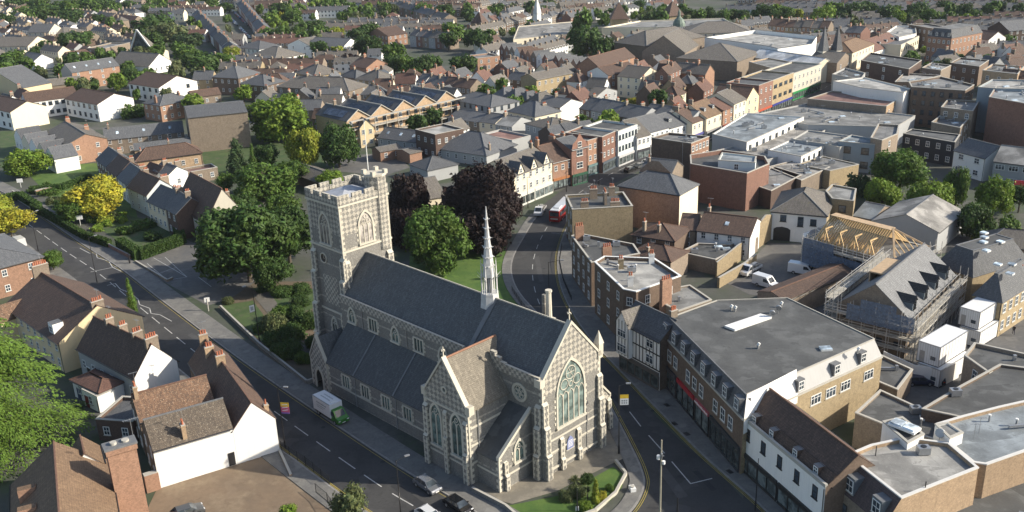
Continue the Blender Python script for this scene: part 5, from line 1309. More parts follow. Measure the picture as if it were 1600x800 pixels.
H('orange brick flat-roofed house right of the dark copse', (735, 88), (746, 93), (778, 88), 8, 'orange', 'felt', 'f', 0, [], win='fr')
H('small cream gabled house with slate roof beside the dark tree', (548, 186), (562, 200), (578, 194), 6.5, 'cream', 'slate', 'g', 2.5, [], win='fr', wcols={'f': 2, 'r': 2})
H('low blue-slate workshop behind the playground', (590, 214), (650, 222), 9, 3.2, 'grey', 'slate', 'g', 2.4, [], win='f', name='workshop', cat='workshop', skylights=3)
H('first small brick shed with mono-pitch roof by the playground', (585, 231), (594, 237), (626, 230), 3.2, 'orange', 'grey', 'G', .8, [], win='r', name='shed', cat='shed', wcols={'r': 2})
H('second small brick shed nearer the dark house', (622, 233), (640, 240), (656, 235), 3.2, 'orange', 'grey', 'G', .6, [], win='', name='shed', cat='shed')
H('dark brick flat-roofed house with white sashes behind the copper beeches', (652, 204), (680, 213), (722, 203), 7.5, 'dark', 'light', 'f', 0, [], win='fr', wcols={'f': 3, 'r': 4})
H('low hall with broad dark grey hip roof behind the copper beech', (680, 231), (760, 243), 15, 3.4, 'grey', 'slate', 'h', 4.5, [(.9, -.6, 1)], win='f', name='hall', cat='hall', style='sash', wcols=6)
H('flat-roofed range with pinkish-red roof behind the hall', (752, 212), (800, 222), 8, 4, 'grey', 'pink', 'f', 0, [], win='f')
H('slate-roofed outbuilding between the dark tree and the tower', (640, 256), (668, 266), 10, 3.6, 'grey', 'slate', 'h', 2.2, [], win='')
H('dark tiled chapel roof with white gable end between the copper beeches', (648, 290), (668, 310), (690, 302), 6, 'ivory', 'grey', 'G', 3.4, [], win='f', name='chapel', cat='chapel')
H('brown-roofed shelter left of the tower', (452, 268), (498, 285), 8, 3.0, 'dark', 'grey', 'g', 1.5, [], win='', name='shelter', cat='shelter')
# High street, far side, seen beyond the copper beech
def HS(lab, a, c, z, wall, roof='slate', kind='g', rise=3, chim=(), cols=3, dpt=12, shop=((.1, .1, .1),), fl=None, sty='sash', **k):
    return house(lab, a, c, dpt, z, wall, roof, kind, rise, chim, 'f', wcols=cols, shop=list(shop), name='shop_building', cat='shop', floors=fl, style=sty, group='shops along the high street', near=k.pop('near', False), **k)
r, wd, dp = HS('cream shop with three small gables beside the white van', (803, 274), (863, 251), 8.6, 'ivory', 'grey', 'g', 3, [(.9, 0, 2)], 6, shop=[(.6, .6, .55), (.6, .6, .55)], fl=3, near=True)
for i in range(3):
    t = -wd / 2 + wd * (i + .5) / 3; b = MB(); b.poly([(t - 1.5, -dp / 2 - .1, 8.4), (t + 1.5, -dp / 2 - .1, 8.4), (t, -dp / 2 - .1, 11.2)], W_['ivory'])
    for sg in (-1, 1): b.slab([(t + sg * 1.7, -dp / 2 - .3, 8.3), (t + sg * 1.7, -dp / 2 + 3, 8.3), (t, -dp / 2 + 3.5, 11.4), (t, -dp / 2 - .3, 11.4)], T_['slate'], .1)
    o = b.build('gabled_dormer', r); add_window(o, (t, -dp / 2 - .1, 8.6), 0, 1.0, 1.2)
r, wd, dp = HS('orange brick shop with arched carriage entrance', (863, 254), (895, 246), 7.6, 'orange', 'brown', 'g', 3.4, [(-.95, .1, 3, 2), (.9, .2, 3, 2)], 3, shop=[(.35, .15, .06)], fl=2, near=True)
r, wd, dp = HS('red brick shop with curved gable and white windows', (893, 234), (918, 228), 10, 'red', 'slate', 'g', 2, [(-.9, .5, 3)], 1, shop=[(.03, .1, .06)], fl=3, ws=(2.2, 1.7), near=True)
b = MB(); b.poly([(-wd / 2, -dp / 2 - .05, 9.5), (wd / 2, -dp / 2 - .05, 9.5), (wd * .42, -dp / 2 - .05, 11.4), (wd * .22, -dp / 2 - .05, 12.2), (0, -dp / 2 - .05, 14), (-wd * .22, -dp / 2 - .05, 12.2), (-wd * .42, -dp / 2 - .05, 11.4)], W_['red']); o = b.build('curved_gable', r); add_window(o, (0, -dp / 2 - .05, 10.2), 0, 1.4, 1.5)
HS('orange brick shop with tall first-floor windows next to the curved gable', (918, 223), (941, 216), 9.5, 'orange', 'dark', 'f', 0, [(-.9, .6, 3)], 3, shop=[(.12, .2, .2)], fl=3)
HS('red and cream three-storey shop with stone window surrounds', (941, 217), (966, 206), 9.8, 'red', 'dark', 'f', 0, [], 4, shop=[(.08, .1, .12)], fl=3)
HS('pale blue modern shop with strip windows', (966, 208), (996, 197), 9.8, 'pale', 'dark', 'f', 0, [], 6, shop=[(.5, .5, .5)], fl=3, sty='dark')
HS('white-fronted shop with dark ground floor and grey roof', (996, 214), (1016, 209), 7, 'white', 'grey', 'g', 4, [], 3, shop=[(.05, .05, .06)], fl=2, dorm=1)
HS('white shop with grey gabled roof behind the brown flank', (1016, 206), (1046, 198), 7, 'white', 'slate', 'g', 3.4, [], 4, fl=2, shop=[(.4, .4, .4)])
HS('low white shop with dormered slate roof', (1046, 200), (1082, 190), 6.6, 'white', 'slate', 'g', 3, [(.8, 0, 3)], 4, fl=2, shop=[(.45, .43, .4)], dorm=2)
HS('white rendered shop with brown gabled roof', (1082, 192), (1104, 184), 7, 'ivory', 'brown', 'g', 3, [(-.9, 0, 3)], 3, fl=2, shop=[(.1, .1, .3)])
HS('cream shop with mansard dormers next to the white rendered shop', (1104, 184), (1130, 174), 7.4, 'ivory', 'ochre', 'g', 3.6, [(-.9, 0, 3)], 3, fl=2, shop=[(.3, .3, .3)], dorm=2)
HS('narrow orange brick shop with red tiled roof', (1130, 172), (1147, 166), 8, 'orange', 'red', 'g', 2.6, [], 2, fl=3, shop=[(.2, .02, .02)])
HS('cream stuccoed shop with classical windows', (1147, 162), (1166, 154), 9, 'ivory', 'grey', 'g', 3, [(.9, 0, 3)], 3, fl=3, shop=[(.55, .5, .4)])
HS('white and red brick gabled shop before the red parade', (1166, 156), (1186, 148), 8.6, 'cream', 'brown', 'G', 3.4, [(.9, .2, 3)], 2, fl=3, shop=[(.45, .42, .4)])
HS('tall red brick shop with white stone bands', (1186, 136), (1208, 128), 11, 'red', 'slate', 'f', 0, [(-.8, .5, 4)], 3, fl=3, shop=[(.5, .1, .05)])
HS('square modern brown block with blue shopfront', (1208, 128), (1240, 116), 11, 'yellow', 'dark', 'f', 0, [], 4, fl=3, shop=[(.03, .04, .25)], sty='dark', ws=(2.4, 1.2))
HS('pale stone-fronted shop with green fascia', (1240, 117), (1284, 102), 9.5, 'stone', 'dark', 'f', 0, [], 7, fl=3, shop=[(.02, .22, .06), (.02, .12, .05)])
HS('small brick gabled shop beyond the twin spires', (1308, 98), (1332, 90), 8, 'tan', 'grey', 'G', 3, [], 2, fl=2, shop=[(.3, .3, .32)])
HS('cream classical bank with brown hipped roof', (1332, 82), (1366, 68), 10.5, 'ivory', 'ochre', 'h', 3, [(-.6, 0, 3)], 7, fl=3, shop=[(.4, .35, .25)])
HS('white and red-roofed shop parade with small dormers', (1366, 80), (1408, 66), 7, 'white', 'red', 'g', 4, [(.2, 0, 3)], 6, fl=2, shop=[(.4, .05, .1), (.5, .5, .5)], dorm=4)
HS('curved cream parade at the end of the high street', (1408, 72), (1436, 58), 8, 'ivory', 'slate', 'f', 0, [], 8, fl=2, shop=[(.1, .1, .1)], sty='dark')
# twin spired church front
for i, (x, y) in enumerate(((1283, 62), (1304, 61))):
    p = G(x, y + 60, 0); b = MB(); b.box(-1.7, 1.7, -1.7, 1.7, 0, 11, W_['stone'], STONE)
    for k in range(4): a = [(-1, -1), (1, -1), (1, 1), (-1, 1)]; q, s = a[k], a[(k + 1) % 4]; b.poly([(q[0] * 1.7, q[1] * 1.7, 11), (s[0] * 1.7, s[1] * 1.7, 11), (0, 0, 21)], T_['slate'])
    o = b.build('spire_tower', None, (p.x, p.y, 0), R(25)); tag(o, ('left-hand' if i == 0 else 'right-hand') + ' slim spire of the pair above the high street chapel', 'spire'); add_window(o, (0, -1.7, 6), 0, .9, 2.4, 'dark')
# ------------------------------------------------------------------ right side
def flatb(label, pts, z, wall='tan', roof='dark', par=.45, win={}, near=False, name='building', cat='building', group=None, edge=None, walls=None, ws=(1.1, 1.5), style='sash', fl=None, foot=True, kit=0):
    """flat-roofed block on any outline; win = {edge: columns}"""
    P_ = [G(x, y, z) for x, y in pts]; ar = sum(P_[i].x * P_[(i + 1) % len(P_)].y - P_[(i + 1) % len(P_)].x * P_[i].y for i in range(len(P_)))
    idx = list(range(len(P_)))
    if ar < 0: P_.reverse(); idx = [len(P_) - 2 - i if i < len(P_) - 1 else len(P_) - 1 for i in range(len(P_))]
    c = sum(P_, Vector()) / len(P_); Q = [Vector((p.x - c.x, p.y - c.y, 0)) for p in P_]; root = empty(name, label, cat, (c.x, c.y, 0), 0, group)
    n = len(Q); t = .3; wm = W_[wall]; b = MB(); zt = z + par
    ins = []
    for i in range(n):
        a, o, d = Q[i - 1], Q[i], Q[(i + 1) % n]; e1 = (o - a).normalized(); e2 = (d - o).normalized(); n1 = Vector((-e1.y, e1.x, 0)); n2 = Vector((-e2.y, e2.x, 0)); m = n1 + n2
        ins.append(o + m * (t / max(.3, m.dot(n1))))
    for i in range(n):
        j = (i + 1) % n; mm = W_[walls[idx[i]]] if walls and idx[i] in walls else wm
        b.poly([(Q[i].x, Q[i].y, 0), (Q[j].x, Q[j].y, 0), (Q[j].x, Q[j].y, zt), (Q[i].x, Q[i].y, zt)], mm)
        b.poly([(ins[j].x, ins[j].y, z - .05), (ins[i].x, ins[i].y, z - .05), (ins[i].x, ins[i].y, zt), (ins[j].x, ins[j].y, zt)], wm)
    b.build('wall', root); b = MB(); b.ngon([(p.x, p.y, z) for p in Q], T_[roof]); ro = b.build('roof', root)
    b = MB(); em = edge or COPING
    for i in range(n):
        j = (i + 1) % n
        o1 = Q[i] + (Q[i] - ins[i]) * .2; o2 = Q[j] + (Q[j] - ins[j]) * .2; i1 = ins[i]; i2 = ins[j]
        b.poly([(o1.x, o1.y, zt + .08), (o2.x, o2.y, zt + .08), (i2.x, i2.y, zt + .08), (i1.x, i1.y, zt + .08)], em)
        b.poly([(o1.x, o1.y, zt - .08), (o2.x, o2.y, zt - .08), (o2.x, o2.y, zt + .08), (o1.x, o1.y, zt + .08)], em)
        b.poly([(i2.x, i2.y, zt - .0), (i1.x, i1.y, zt - .0), (i1.x, i1.y, zt + .08), (i2.x, i2.y, zt + .08)], em)
        L_ = (Q[j] - Q[i]).length; m = (Q[i] + Q[j]) / 2; FOOT_R = 2.5
        k = idx[i]
        if k in win:
            nf = fl or max(1, int((z + .3) / 2.9)); fh = z / nf; e = (Q[j] - Q[i]).normalized(); rz = math.atan2(e.y, e.x)
            for f in range(nf):
                for q in range(win[k]):
                    p = Q[i] + e * L_ * (q + .5) / win[k]; add_window(root, (p.x, p.y, f * fh + fh * .32), rz, min(ws[0], L_ / win[k] * .75), min(ws[1], fh * .55), style, near)
    b.build('parapet_coping', root)
    if foot:
        xs = [p.x for p in P_]; ys = [p.y for p in P_]; x = min(xs)
        def inside(px, py):
            k = False
            for i in range(n):
                a, d = P_[i], P_[(i + 1) % n]
                if (a.y > py) != (d.y > py) and px < (d.x - a.x) * (py - a.y) / (d.y - a.y) + a.x: k = not k
            return k
        while x < max(xs):
            y = min(ys)
            while y < max(ys):
                if inside(x, y): FOOT.append((x, y, 3.0))
                y += 4
            x += 4
    r = random.Random(int(abs(c.x * 31 + c.y)))
    for q in range(kit * 2 + (1 if foot else 0)):
        k = r.randrange(n); p = Q[k] * r.uniform(.1, .6) + Q[(k + 1) % n] * r.uniform(.0, .3)
        kind = r.choice(['vent_pipe', 'skylight', 'roof_unit', 'duct', 'aerial']); b = MB()
        if kind == 'vent_pipe': b.bar((p.x, p.y, z), (p.x, p.y, z + .9), .12, GREYM, 8); b.bar((p.x, p.y, z + .9), (p.x, p.y, z + 1.05), .2, WHITE, 8)
        elif kind == 'duct':
            q2 = p * .55 + Vector((r.uniform(-2, 2), r.uniform(-1, 1), 0)); b.bar((p.x, p.y, z + .4), (q2.x, q2.y, z + .4), .22, GREYM, 4); b.bar((p.x, p.y, z), (p.x, p.y, z + .9), .3, GREYM, 4)
        elif kind == 'aerial':
            b.bar((p.x, p.y, z), (p.x, p.y, z + 2.2), .03, GREYM, 4); b.bar((p.x - .7, p.y, z + 2.1), (p.x + .7, p.y, z + 2.1), .03, GREYM, 4)
            for k2 in range(5): b.bar((p.x - .6 + .3 * k2, p.y - .25, z + 2.1), (p.x - .6 + .3 * k2, p.y + .25, z + 2.1), .02, GREYM, 4)
        elif kind == 'skylight': b.box(p.x - .8, p.x + .8, p.y - .6, p.y + .6, z, z + .3, WHITE, M_glass('skylight_glass', (.25, .3, .34), .1))
        else: b.box(p.x - .7, p.x + .7, p.y - .5, p.y + .5, z + .1, z + 1.0, GREYM); b.bar((p.x, p.y, z + 1.0), (p.x, p.y, z + 1.06), .35, BLACK, 10)
        b.build(kind, ro)
    return root, c
def rootloc(c, x, y, z): p = G(x, y, z); return (p.x - c.x, p.y - c.y)
# --- street block on the bend, from the bus downwards
house('tall yellow brick flank wall building beside the red bus', (889, 308), (894, 331), (988, 324), 9.0, 'yellow', 'dark', 'f', 0, [(.9, -.6, 4, 2.0), (.2, .2, 5, 2.8), (.9, .45, 5, 1.6), (-.6, -.1, 4, 2.4), (-.9, .6, 3, 2.2)], 'f', near=True, chmat=W_['tan'], wcols=3, ov=0)
house('red brick block with grey hipped roof behind the yellow flank wall', (966, 290), (1062, 304), (1094, 288), 9.6, 'orange', 'slate', 'h', 3.0, [], '', near=True, sidewall='ivory', top='grey')
b = None
r, wd, dp = house('tan brick building with curved parapet gable behind the hipped roof', (1000, 268), (1048, 273), 9, 9.5, 'tan', 'slate', 'g', 2.4, [(-.8, -.3, 1, 1.2)], '', near=True)
b = MB(); V_ = [Vector(v) for v in [(-wd / 2, -dp / 2 - .05, 9), (wd / 2, -dp / 2 - .05, 9), (wd * .5, -dp / 2 - .05, 10), (wd * .25, -dp / 2 - .05, 11.5), (wd * .12, -dp / 2 - .05, 12.5), (-wd * .12, -dp / 2 - .05, 12.5), (-wd * .25, -dp / 2 - .05, 11.8), (-wd * .5, -dp / 2 - .05, 10)]]
for t in tessellate_polygon([V_]): b.poly([V_[i] for i in t], W_['tan'])
b.build('curved_gable', r)
house('low dark tiled outbuildings behind the yellow flank wall', (988, 366), (1054, 376), 9, 5.2, 'brown', 'brown', 'h', 1.8, [(.1, -.6, 2, 1.8), (-.6, -.7, 2, 2.2)], 'f', near=True, wcols={'f': 3}, chmat=W_['tan'])
house('dark-roofed outbuilding nearer the street than the tiled ones', (985, 394), (1048, 408), 7, 4.6, 'tan', 'brown', 'h', 1.6, [(-.3, -.7, 1, 1.0)], 'f', near=True, wcols=2)
house('small tan house with dark roof next to the long white cottage', (1061, 357), (1088, 359), (1098, 336), 5.2, 'tan', 'brown', 'g', 1.8, [], 'f', near=True, wcols=1)
house('white cottage with brown-grey tiled roof and skylight below the red brick block', (1089, 359), (1172, 369), (1192, 346), 5.4, 'white', 'brown', 'g', 2.4, [(-.9, .1, 2)], 'f', near=True, wcols=4, skylights=1)
flatb('low building with dark three-skylight roof behind the yellow brick flank wall', [(1062, 396), (1090, 382), (1140, 384), (1185, 372), (1118, 408)], 3.0, 'tan', 'dark', .3, {}, True, kit=3)
flatb('red brick building with pale blue roof terrace walls', [(1078, 248), (1128, 240), (1195, 250), (1202, 262), (1167, 277), (1079, 262)], 8.5, 'red', 'dark', 1.0, {}, True)
r, c = flatb('pale blue rendered roof storey on the red brick building', [(1128, 240), (1182, 246), (1180, 256), (1122, 252)], 10.6, 'pale', 'bluegrey', .3, {3: 3, 2: 1}, True, foot=False, name='roof_storey', cat='roof storey', fl=4)
flatb('dark brown brick block with lit upper flank beside the high street', [(1018, 218), (1045, 210), (1108, 216), (1080, 227)], 11, 'brown', 'felt', .5, {2: 5}, True, walls={2: 'orange'}, fl=4, kit=2)  # right flank: sunlight put into its colour, orange brick on a brown block
flatb('long white block with grey roof left of the trees', [(1113, 211), (1166, 178), (1256, 184), (1167, 224)], 6.8, 'white', 'bluegrey', .3, {2: 9}, True, walls={3: 'grey'}, style='dark', ws=(1.6, 1.5), kit=4)  # left wall: grey render with its shade put into the colour
flatb('low pale corrugated roofs under the long white block', [(1120, 236), (1165, 226), (1262, 196), (1290, 204), (1240, 240), (1160, 262)], 4.6, 'grey', 'corr', .25, {}, kit=3)
flatb('grey flat-roofed store with vents in front of the corrugated roofs', [(1152, 282), (1210, 262), (1252, 275), (1205, 300)], 4.4, 'dark', 'felt', .3, kit=3)
flatb('white-walled flat block with row of dark doors', [(1200, 236), (1237, 219), (1292, 227), (1252, 246)], 6, 'white', 'bluegrey', .3, {2: 5}, True, style='dark', kit=3)
flatb('long grey membrane roof beside the white-walled flat block', [(1238, 219), (1262, 205), (1360, 218), (1312, 232), (1292, 227)], 6.5, 'grey', 'mid', .3, kit=4)
flatb('blue-grey clad block over yellow brick beside the big tree', [(1310, 223), (1330, 213), (1382, 222), (1367, 228)], 7.6, 'clad', 'bluegrey', .4, {3: 2, 2: 1}, True, walls={2: 'yellow'}, ws=(2, 1.8), style='dark')
flatb('small tan brick store with lean-to roof and plant beside the tree', [(1200, 262), (1246, 250), (1297, 262), (1252, 283)], 4.4, 'tan', 'corr', .2, {3: 1}, kit=3)
flatb('tan-walled workshop with grey roof and steel ductwork', [(1246, 258), (1285, 245), (1342, 258), (1297, 268)], 4.6, 'yellow', 'felt', .2, kit=3)
flatb('brown and tan flat block right of the grey roofs', [(1360, 218), (1372, 196), (1405, 198), (1402, 212), (1378, 222)], 9, 'tan', 'felt', .5, {3: 1}, True)
flatb('long flat grey roofs in front of the red-brown roof', [(1180, 180), (1262, 163), (1430, 182), (1400, 200), (1262, 196)], 6, 'grey', 'mid', .3, kit=10)
flatb('building with red-brown roof and sandy flank', [(1262, 156), (1300, 144), (1412, 152), (1385, 168)], 8, 'tan', 'pink', .4, {2: 3}, True, walls={2: 'buff'})
flatb('tall white plant room wall behind the red-brown roof', [(1302, 128), (1350, 122), (1424, 140), (1412, 146), (1345, 138)], 11, 'white', 'light', .3)
flatb('wide dark brick block with horizontal bands', [(1420, 130), (1470, 122), (1522, 135), (1508, 144), (1424, 138)], 12, 'brown', 'felt', .5, {3: 6, 2: 3}, True, style='dark', kit=3)
flatb('low building with roof railings beyond the trees', [(1455, 195), (1475, 180), (1516, 186), (1500, 204)], 6, 'tan', 'felt', .8, {2: 3}, True, kit=2)
flatb('tall red brick block with overhanging grey roof and solar panels', [(1545, 154), (1556, 137), (1660, 142), (1660, 175)], 13, 'red', 'bluegrey', .5, {4: 1, 0: 2}, True, walls={}, kit=4)
flatb('grey modern block joined to the red brick block', [(1528, 138), (1550, 126), (1660, 128), (1660, 142), (1556, 140)], 13.5, 'clad', 'light', .4, {}, kit=3)
flatb('black-clad terrace with white sash windows right of the big tree', [(1411, 210), (1424, 203), (1500, 212), (1492, 224)], 6.5, 'black', 'dark', .3, {3: 5}, True, fl=2)
house('white house with slate lower roof and rooflight strip', (1491, 234), (1540, 247), 9, 6.2, 'white', 'slate', 'g', 2.6, [], 'f', near=True, wcols=2, ws=(1.6, 1.4))
house('grey corrugated-roofed workshop with white windows and red doors', (1553, 251), (1640, 262), 12, 6.4, 'grey', 'corr', 'g', 2.8, [], 'f', wcols=4, ws=(2.6, 1.3), style='mull', near=True)
p = G(1590, 300, 0); b = MB(); b.box(-1.6, 1.6, -.1, .1, 0, 3.2, M_plain('red_door_paint', (.55, .04, .05), .5)); o = b.build('garage_door', None, (p.x, p.y - 1, 0), R(-8)); tag(o, 'bright red roller door below the corrugated-roofed workshop', 'garage door')
r, wd, dp = house('white house with black arched carriage doors and grey hipped roof', (1205, 330), (1292, 337), (1306, 306), 6.6, 'white', 'grey', 'h', 3.2, [], '', near=True, sidewall='yellow')
for x_, w_, h_, zz in ((-wd / 2 + 2.6, 1.3, 1.5, 4.4), (wd * .04, 1.2, 2.2, 3.6), (wd * .27, 1.3, 1.5, 4.0)): add_window(r, (x_, -dp / 2, zz), 0, w_, h_, 'dark', True)
b = MB(); V_ = [(x * 1.0 - wd / 2 + 2.5, -dp / 2 - .06, z_) for x, z_ in ((-1.8, 0), (-1.8, 2.6), (-1.2, 3.0), (0, 3.2), (1.2, 3.0), (1.8, 2.6), (1.8, 0))]; b.poly([Vector(v) for v in V_], BLACK); b.build('carriage_door', r)
flatb('sandy brick ruinous annex with pale flat roof right of the carriage house', [(1290, 300), (1300, 290), (1338, 297), (1334, 316), (1300, 312)], 7.6, 'yellow', 'mid', .3, {3: 1}, True, ws=(1.6, 1.6), style='dark')
house('large grey corrugated barn roof behind the scaffolding', (1364, 344), (1466, 362), 17, 5.0, 'grey', 'corr', 'G', 2.6, [], '', name='barn', cat='barn', near=True)
house('blue tarpaulin-covered shed beside the barn', (1334, 336), (1364, 342), 11, 3.6, 'tan', 'bluegrey', 'g', 1.8, [], '', name='shed', cat='shed')
TARP = M_plain('blue_tarpaulin', (.06, .11, .30), .5, var=.3)
house('low grey-roofed stone cottage at the right by the trees', (1534, 382), (1640, 392), 8, 3.4, 'tan', 'grey', 'h', 2.6, [], 'f', near=True, wcols=3)
# pub and terrace on the near side of the bend
flatb('dark-fronted shop terrace on the bend left of the flat-roofed pub', [(893, 372), (905, 368), (990, 385), (1000, 400), (924, 414)], 8.4, 'brown', 'dark', .5, {4: 4}, True, walls={}, kit=2)
for (x, y, n) in ((915, 392, 2), (950, 386, 3), (948, 408, 2)):
    pass
r, c = flatb('three-storey brick pub with pale flat roof at the street corner', [(929, 414), (944, 405), (1022, 408), (1064, 436), (994, 461), (974, 457)], 9.6, 'brown', 'light', .6, {5: 3, 4: 1, 3: 2}, True, edge=WHITE, name='pub', cat='pub', kit=2)
for x, y in ((970, 420), (985, 447), (1018, 412)): lx, ly = rootloc(c, x, y, 9.6); chimney(r, lx, ly, 9.4, 11.6, 2, W_['yellow'] if x < 980 else W_['white'], 'x', True)
for (x, y, lab) in ((948, 412, 'yellow chimney stack with red pots on the shop terrace'), (905, 378, 'left chimney stack of the shop terrace on the bend')):
    p = G(x, y, 8); b = MB(); b.box(-.9, .9, -.35, .35, 0, 11.4, W_['orange']); o = b.build('chimney_stack', None, (p.x, p.y, 0), .3); tag(o, lab, 'chimney stack')
    for i in range(4): inst(pot_mesh(), 'chimney_pot', o, (-.6 + .4 * i, 0, 11.4))
def streetline(pts_z, z): return [G(x, y, z) for x, y in pts_z]
# Tudor style house
r, wd, dp = house('black and white half-timbered house between the pub and the long mansard', (990, 494), (1032, 533), (1058, 505), 8.6, 'white', 'slate', 'g', 2.6, [(.75, .2, 3, 1.6)], '', near=True, ov=0, shop=[(.1, .09, .08)], sidewall='brown')
for i, t in enumerate((-.25, .25)):
    add_window(r, (wd * t, -dp / 2, 3.9), 0, 1.7, 1.5, 'mull', True); add_window(r, (wd * t, -dp / 2, 6.6), 0, 1.6, 1.3, 'mull', True)
b = MB(); FRM = BLACK; y_ = -dp / 2
for z_ in (3.3, 5.9, 8.4): b.box(-wd / 2, wd / 2, y_ - .07, y_, z_, z_ + .2, FRM, bottom=True)
for i in range(13): x = -wd / 2 + wd * i / 12; b.box(x - .07, x + .07, y_ - .05, y_, 3.5, 8.4, FRM)
b.build('timber_framing', r)
b = MB(); b.box(-wd / 2, -wd / 2 + 3.2, y_ - .9, y_, 3.3, 8.8, W_['white']); V_ = [(-wd / 2, y_ - .9, 8.8), (-wd / 2 + 3.2, y_ - .9, 8.8), (-wd / 2 + 1.6, y_ - .9, 11)]; b.poly(V_, W_['white'])
for sg in (0, 1): b.slab([(-wd / 2 - .2 + sg * 3.6, y_ - 1.1, 8.6), (-wd / 2 - .2 + sg * 3.6, 0, 8.6), (-wd / 2 + 1.6, 0, 11.1), (-wd / 2 + 1.6, y_ - 1.1, 11.1)], T_['grey'], .12)
for i in range(5): x = -wd / 2 + .1 + .75 * i; b.box(x - .06, x + .06, y_ - .95, y_ - .9, 3.5, 9.4, FRM)
o = b.build('bay', r); add_window(o, (-wd / 2 + 1.6, y_ - .95, 3.9), 0, 2.2, 1.5, 'mull', True); add_window(o, (-wd / 2 + 1.6, y_ - .95, 6.6), 0, 2.0, 1.3, 'mull', True)
flatb('small grey flat-roofed rear block behind the half-timbered house', [(1048, 452), (1078, 447), (1112, 470), (1060, 488), (1040, 478)], 7.4, 'tan', 'mid', .2, near=True)
p = G(1040, 462, 9); b = MB(); b.box(-1, 1, -.4, .4, 0, 12.0, W_['orange']); o = b.build('chimney_stack', None, (p.x, p.y, 0), .5); tag(o, 'brick chimney stack with red pots above the half-timbered house', 'chimney stack')
for i in range(4): inst(pot_mesh(), 'chimney_pot', o, (-.7 + .46 * i, 0, 12.0))
# long mansard building
Z = 11.0; MS = [G(1046, 497, Z), G(1166, 618, Z), G(1245, 585, Z), G(1338, 548, Z), G(1368, 528, Z), G(1226, 470, Z), G(1122, 470, Z)]
MS = [G(1046, 497, Z), G(1166, 617, Z), G(1366, 530, Z), G(1230, 466, Z), G(1120, 470, Z)]
c = sum(MS, Vector()) / 5; big = empty('mansard_building', 'long flat-roofed building with black dormered mansard over brick shops', 'shops', (c.x, c.y, 0))
Q = [Vector((p.x - c.x, p.y - c.y, 0)) for p in MS]
for p in MS + [c, (MS[0] + MS[2]) / 2, (MS[1] + MS[3]) / 2]: FOOT.append((p.x, p.y, 6))
def outs(Q, d):
    n = len(Q); o_ = []
    for i in range(n):
        a, o, e = Q[i - 1], Q[i], Q[(i + 1) % n]; e1 = (o - a).normalized(); e2 = (e - o).normalized(); n1 = Vector((e1.y, -e1.x, 0)); n2 = Vector((e2.y, -e2.x, 0)); m = n1 + n2; o_.append(o + m * (d / m.dot(n1)))
    return o_
ar = sum(Q[i].x * Q[(i + 1) % 5].y - Q[(i + 1) % 5].x * Q[i].y for i in range(5))
LO = outs(Q, 1.0 if ar > 0 else -1.0)
b = MB(); wz_ = 8.3
for i in range(5):
    j = (i + 1) % 5; mt = (W_['brown'], W_['yellow'], W_['tan'], W_['tan'], W_['tan'])[i]
    b.poly([(LO[i].x, LO[i].y, 0), (LO[j].x, LO[j].y, 0), (LO[j].x, LO[j].y, wz_), (LO[i].x, LO[i].y, wz_)], mt)
b.build('wall', big)
b = MB(); SLD = T_['slate']; LGR = M_render('pale_grey_mansard', (.40, .40, .39))
for i in range(5):
    j = (i + 1) % 5; b.poly([(LO[i].x, LO[i].y, wz_), (LO[j].x, LO[j].y, wz_), (Q[j].x, Q[j].y, Z), (Q[i].x, Q[i].y, Z)], SLD if i in (0, 4) else LGR)
b.ngon([(q.x, q.y, Z) for q in Q], T_['dark']); ro = b.build('roof', big)
b = MB()
for i in range(5): j = (i + 1) % 5; b.bar((Q[i].x, Q[i].y, Z + .05), (Q[j].x, Q[j].y, Z + .05), .12, LEAD if i in (0,) else COPING); b.bar((LO[i].x, LO[i].y, wz_), (LO[j].x, LO[j].y, wz_), .18, COPING)
b.build('cornice', big)
e = (LO[1] - LO[0]); L0 = e.length; e.normalize(); rz0 = math.atan2(e.y, e.x); nrm = Vector((e.y, -e.x, 0))
for i in range(8):
    p = LO[0] + e * L0 * (i + .45) / 8 - nrm * .15;
    b = MB(); b.box(-.75, .75, -.25, 1.4, wz_ + .4, wz_ + 2.3, SLD, LEAD); o = b.build('dormer', ro, (p.x, p.y, 0), rz0); add_window(o, (0, -.25, wz_ + .6), 0, 1.15, 1.5, 'sash', True)
for i in range(12):
    p = LO[0] + e * L0 * (i + .5) / 12
    if i % 4 != 3: add_window(big, (p.x, p.y, 5.0), rz0, 1.3, 1.9, 'sash', True)
    if i in (4, 9): continue
for i, (col_, k) in enumerate((((.05, .045, .05), 1), ((.42, .02, .03), 1), ((.45, .10, .11), 1), ((.035, .04, .045), 1.6))):
    t0 = (0, .24, .48, .66)[i]; wd_ = L0 * ((.23, .23, .17, .33)[i]); p = LO[0] + e * (L0 * t0 + wd_ / 2); o = shopfront(big, wd_, 0, 0, col_, h=4.0); o.location = (p.x, p.y, 0); o.rotation_euler = (0, 0, rz0)
    o['label'] = ('dark shopfront', 'bright red shopfront with glass window', 'faded red shopfront with pale lettering', 'wide dark grey shopfront')[i]
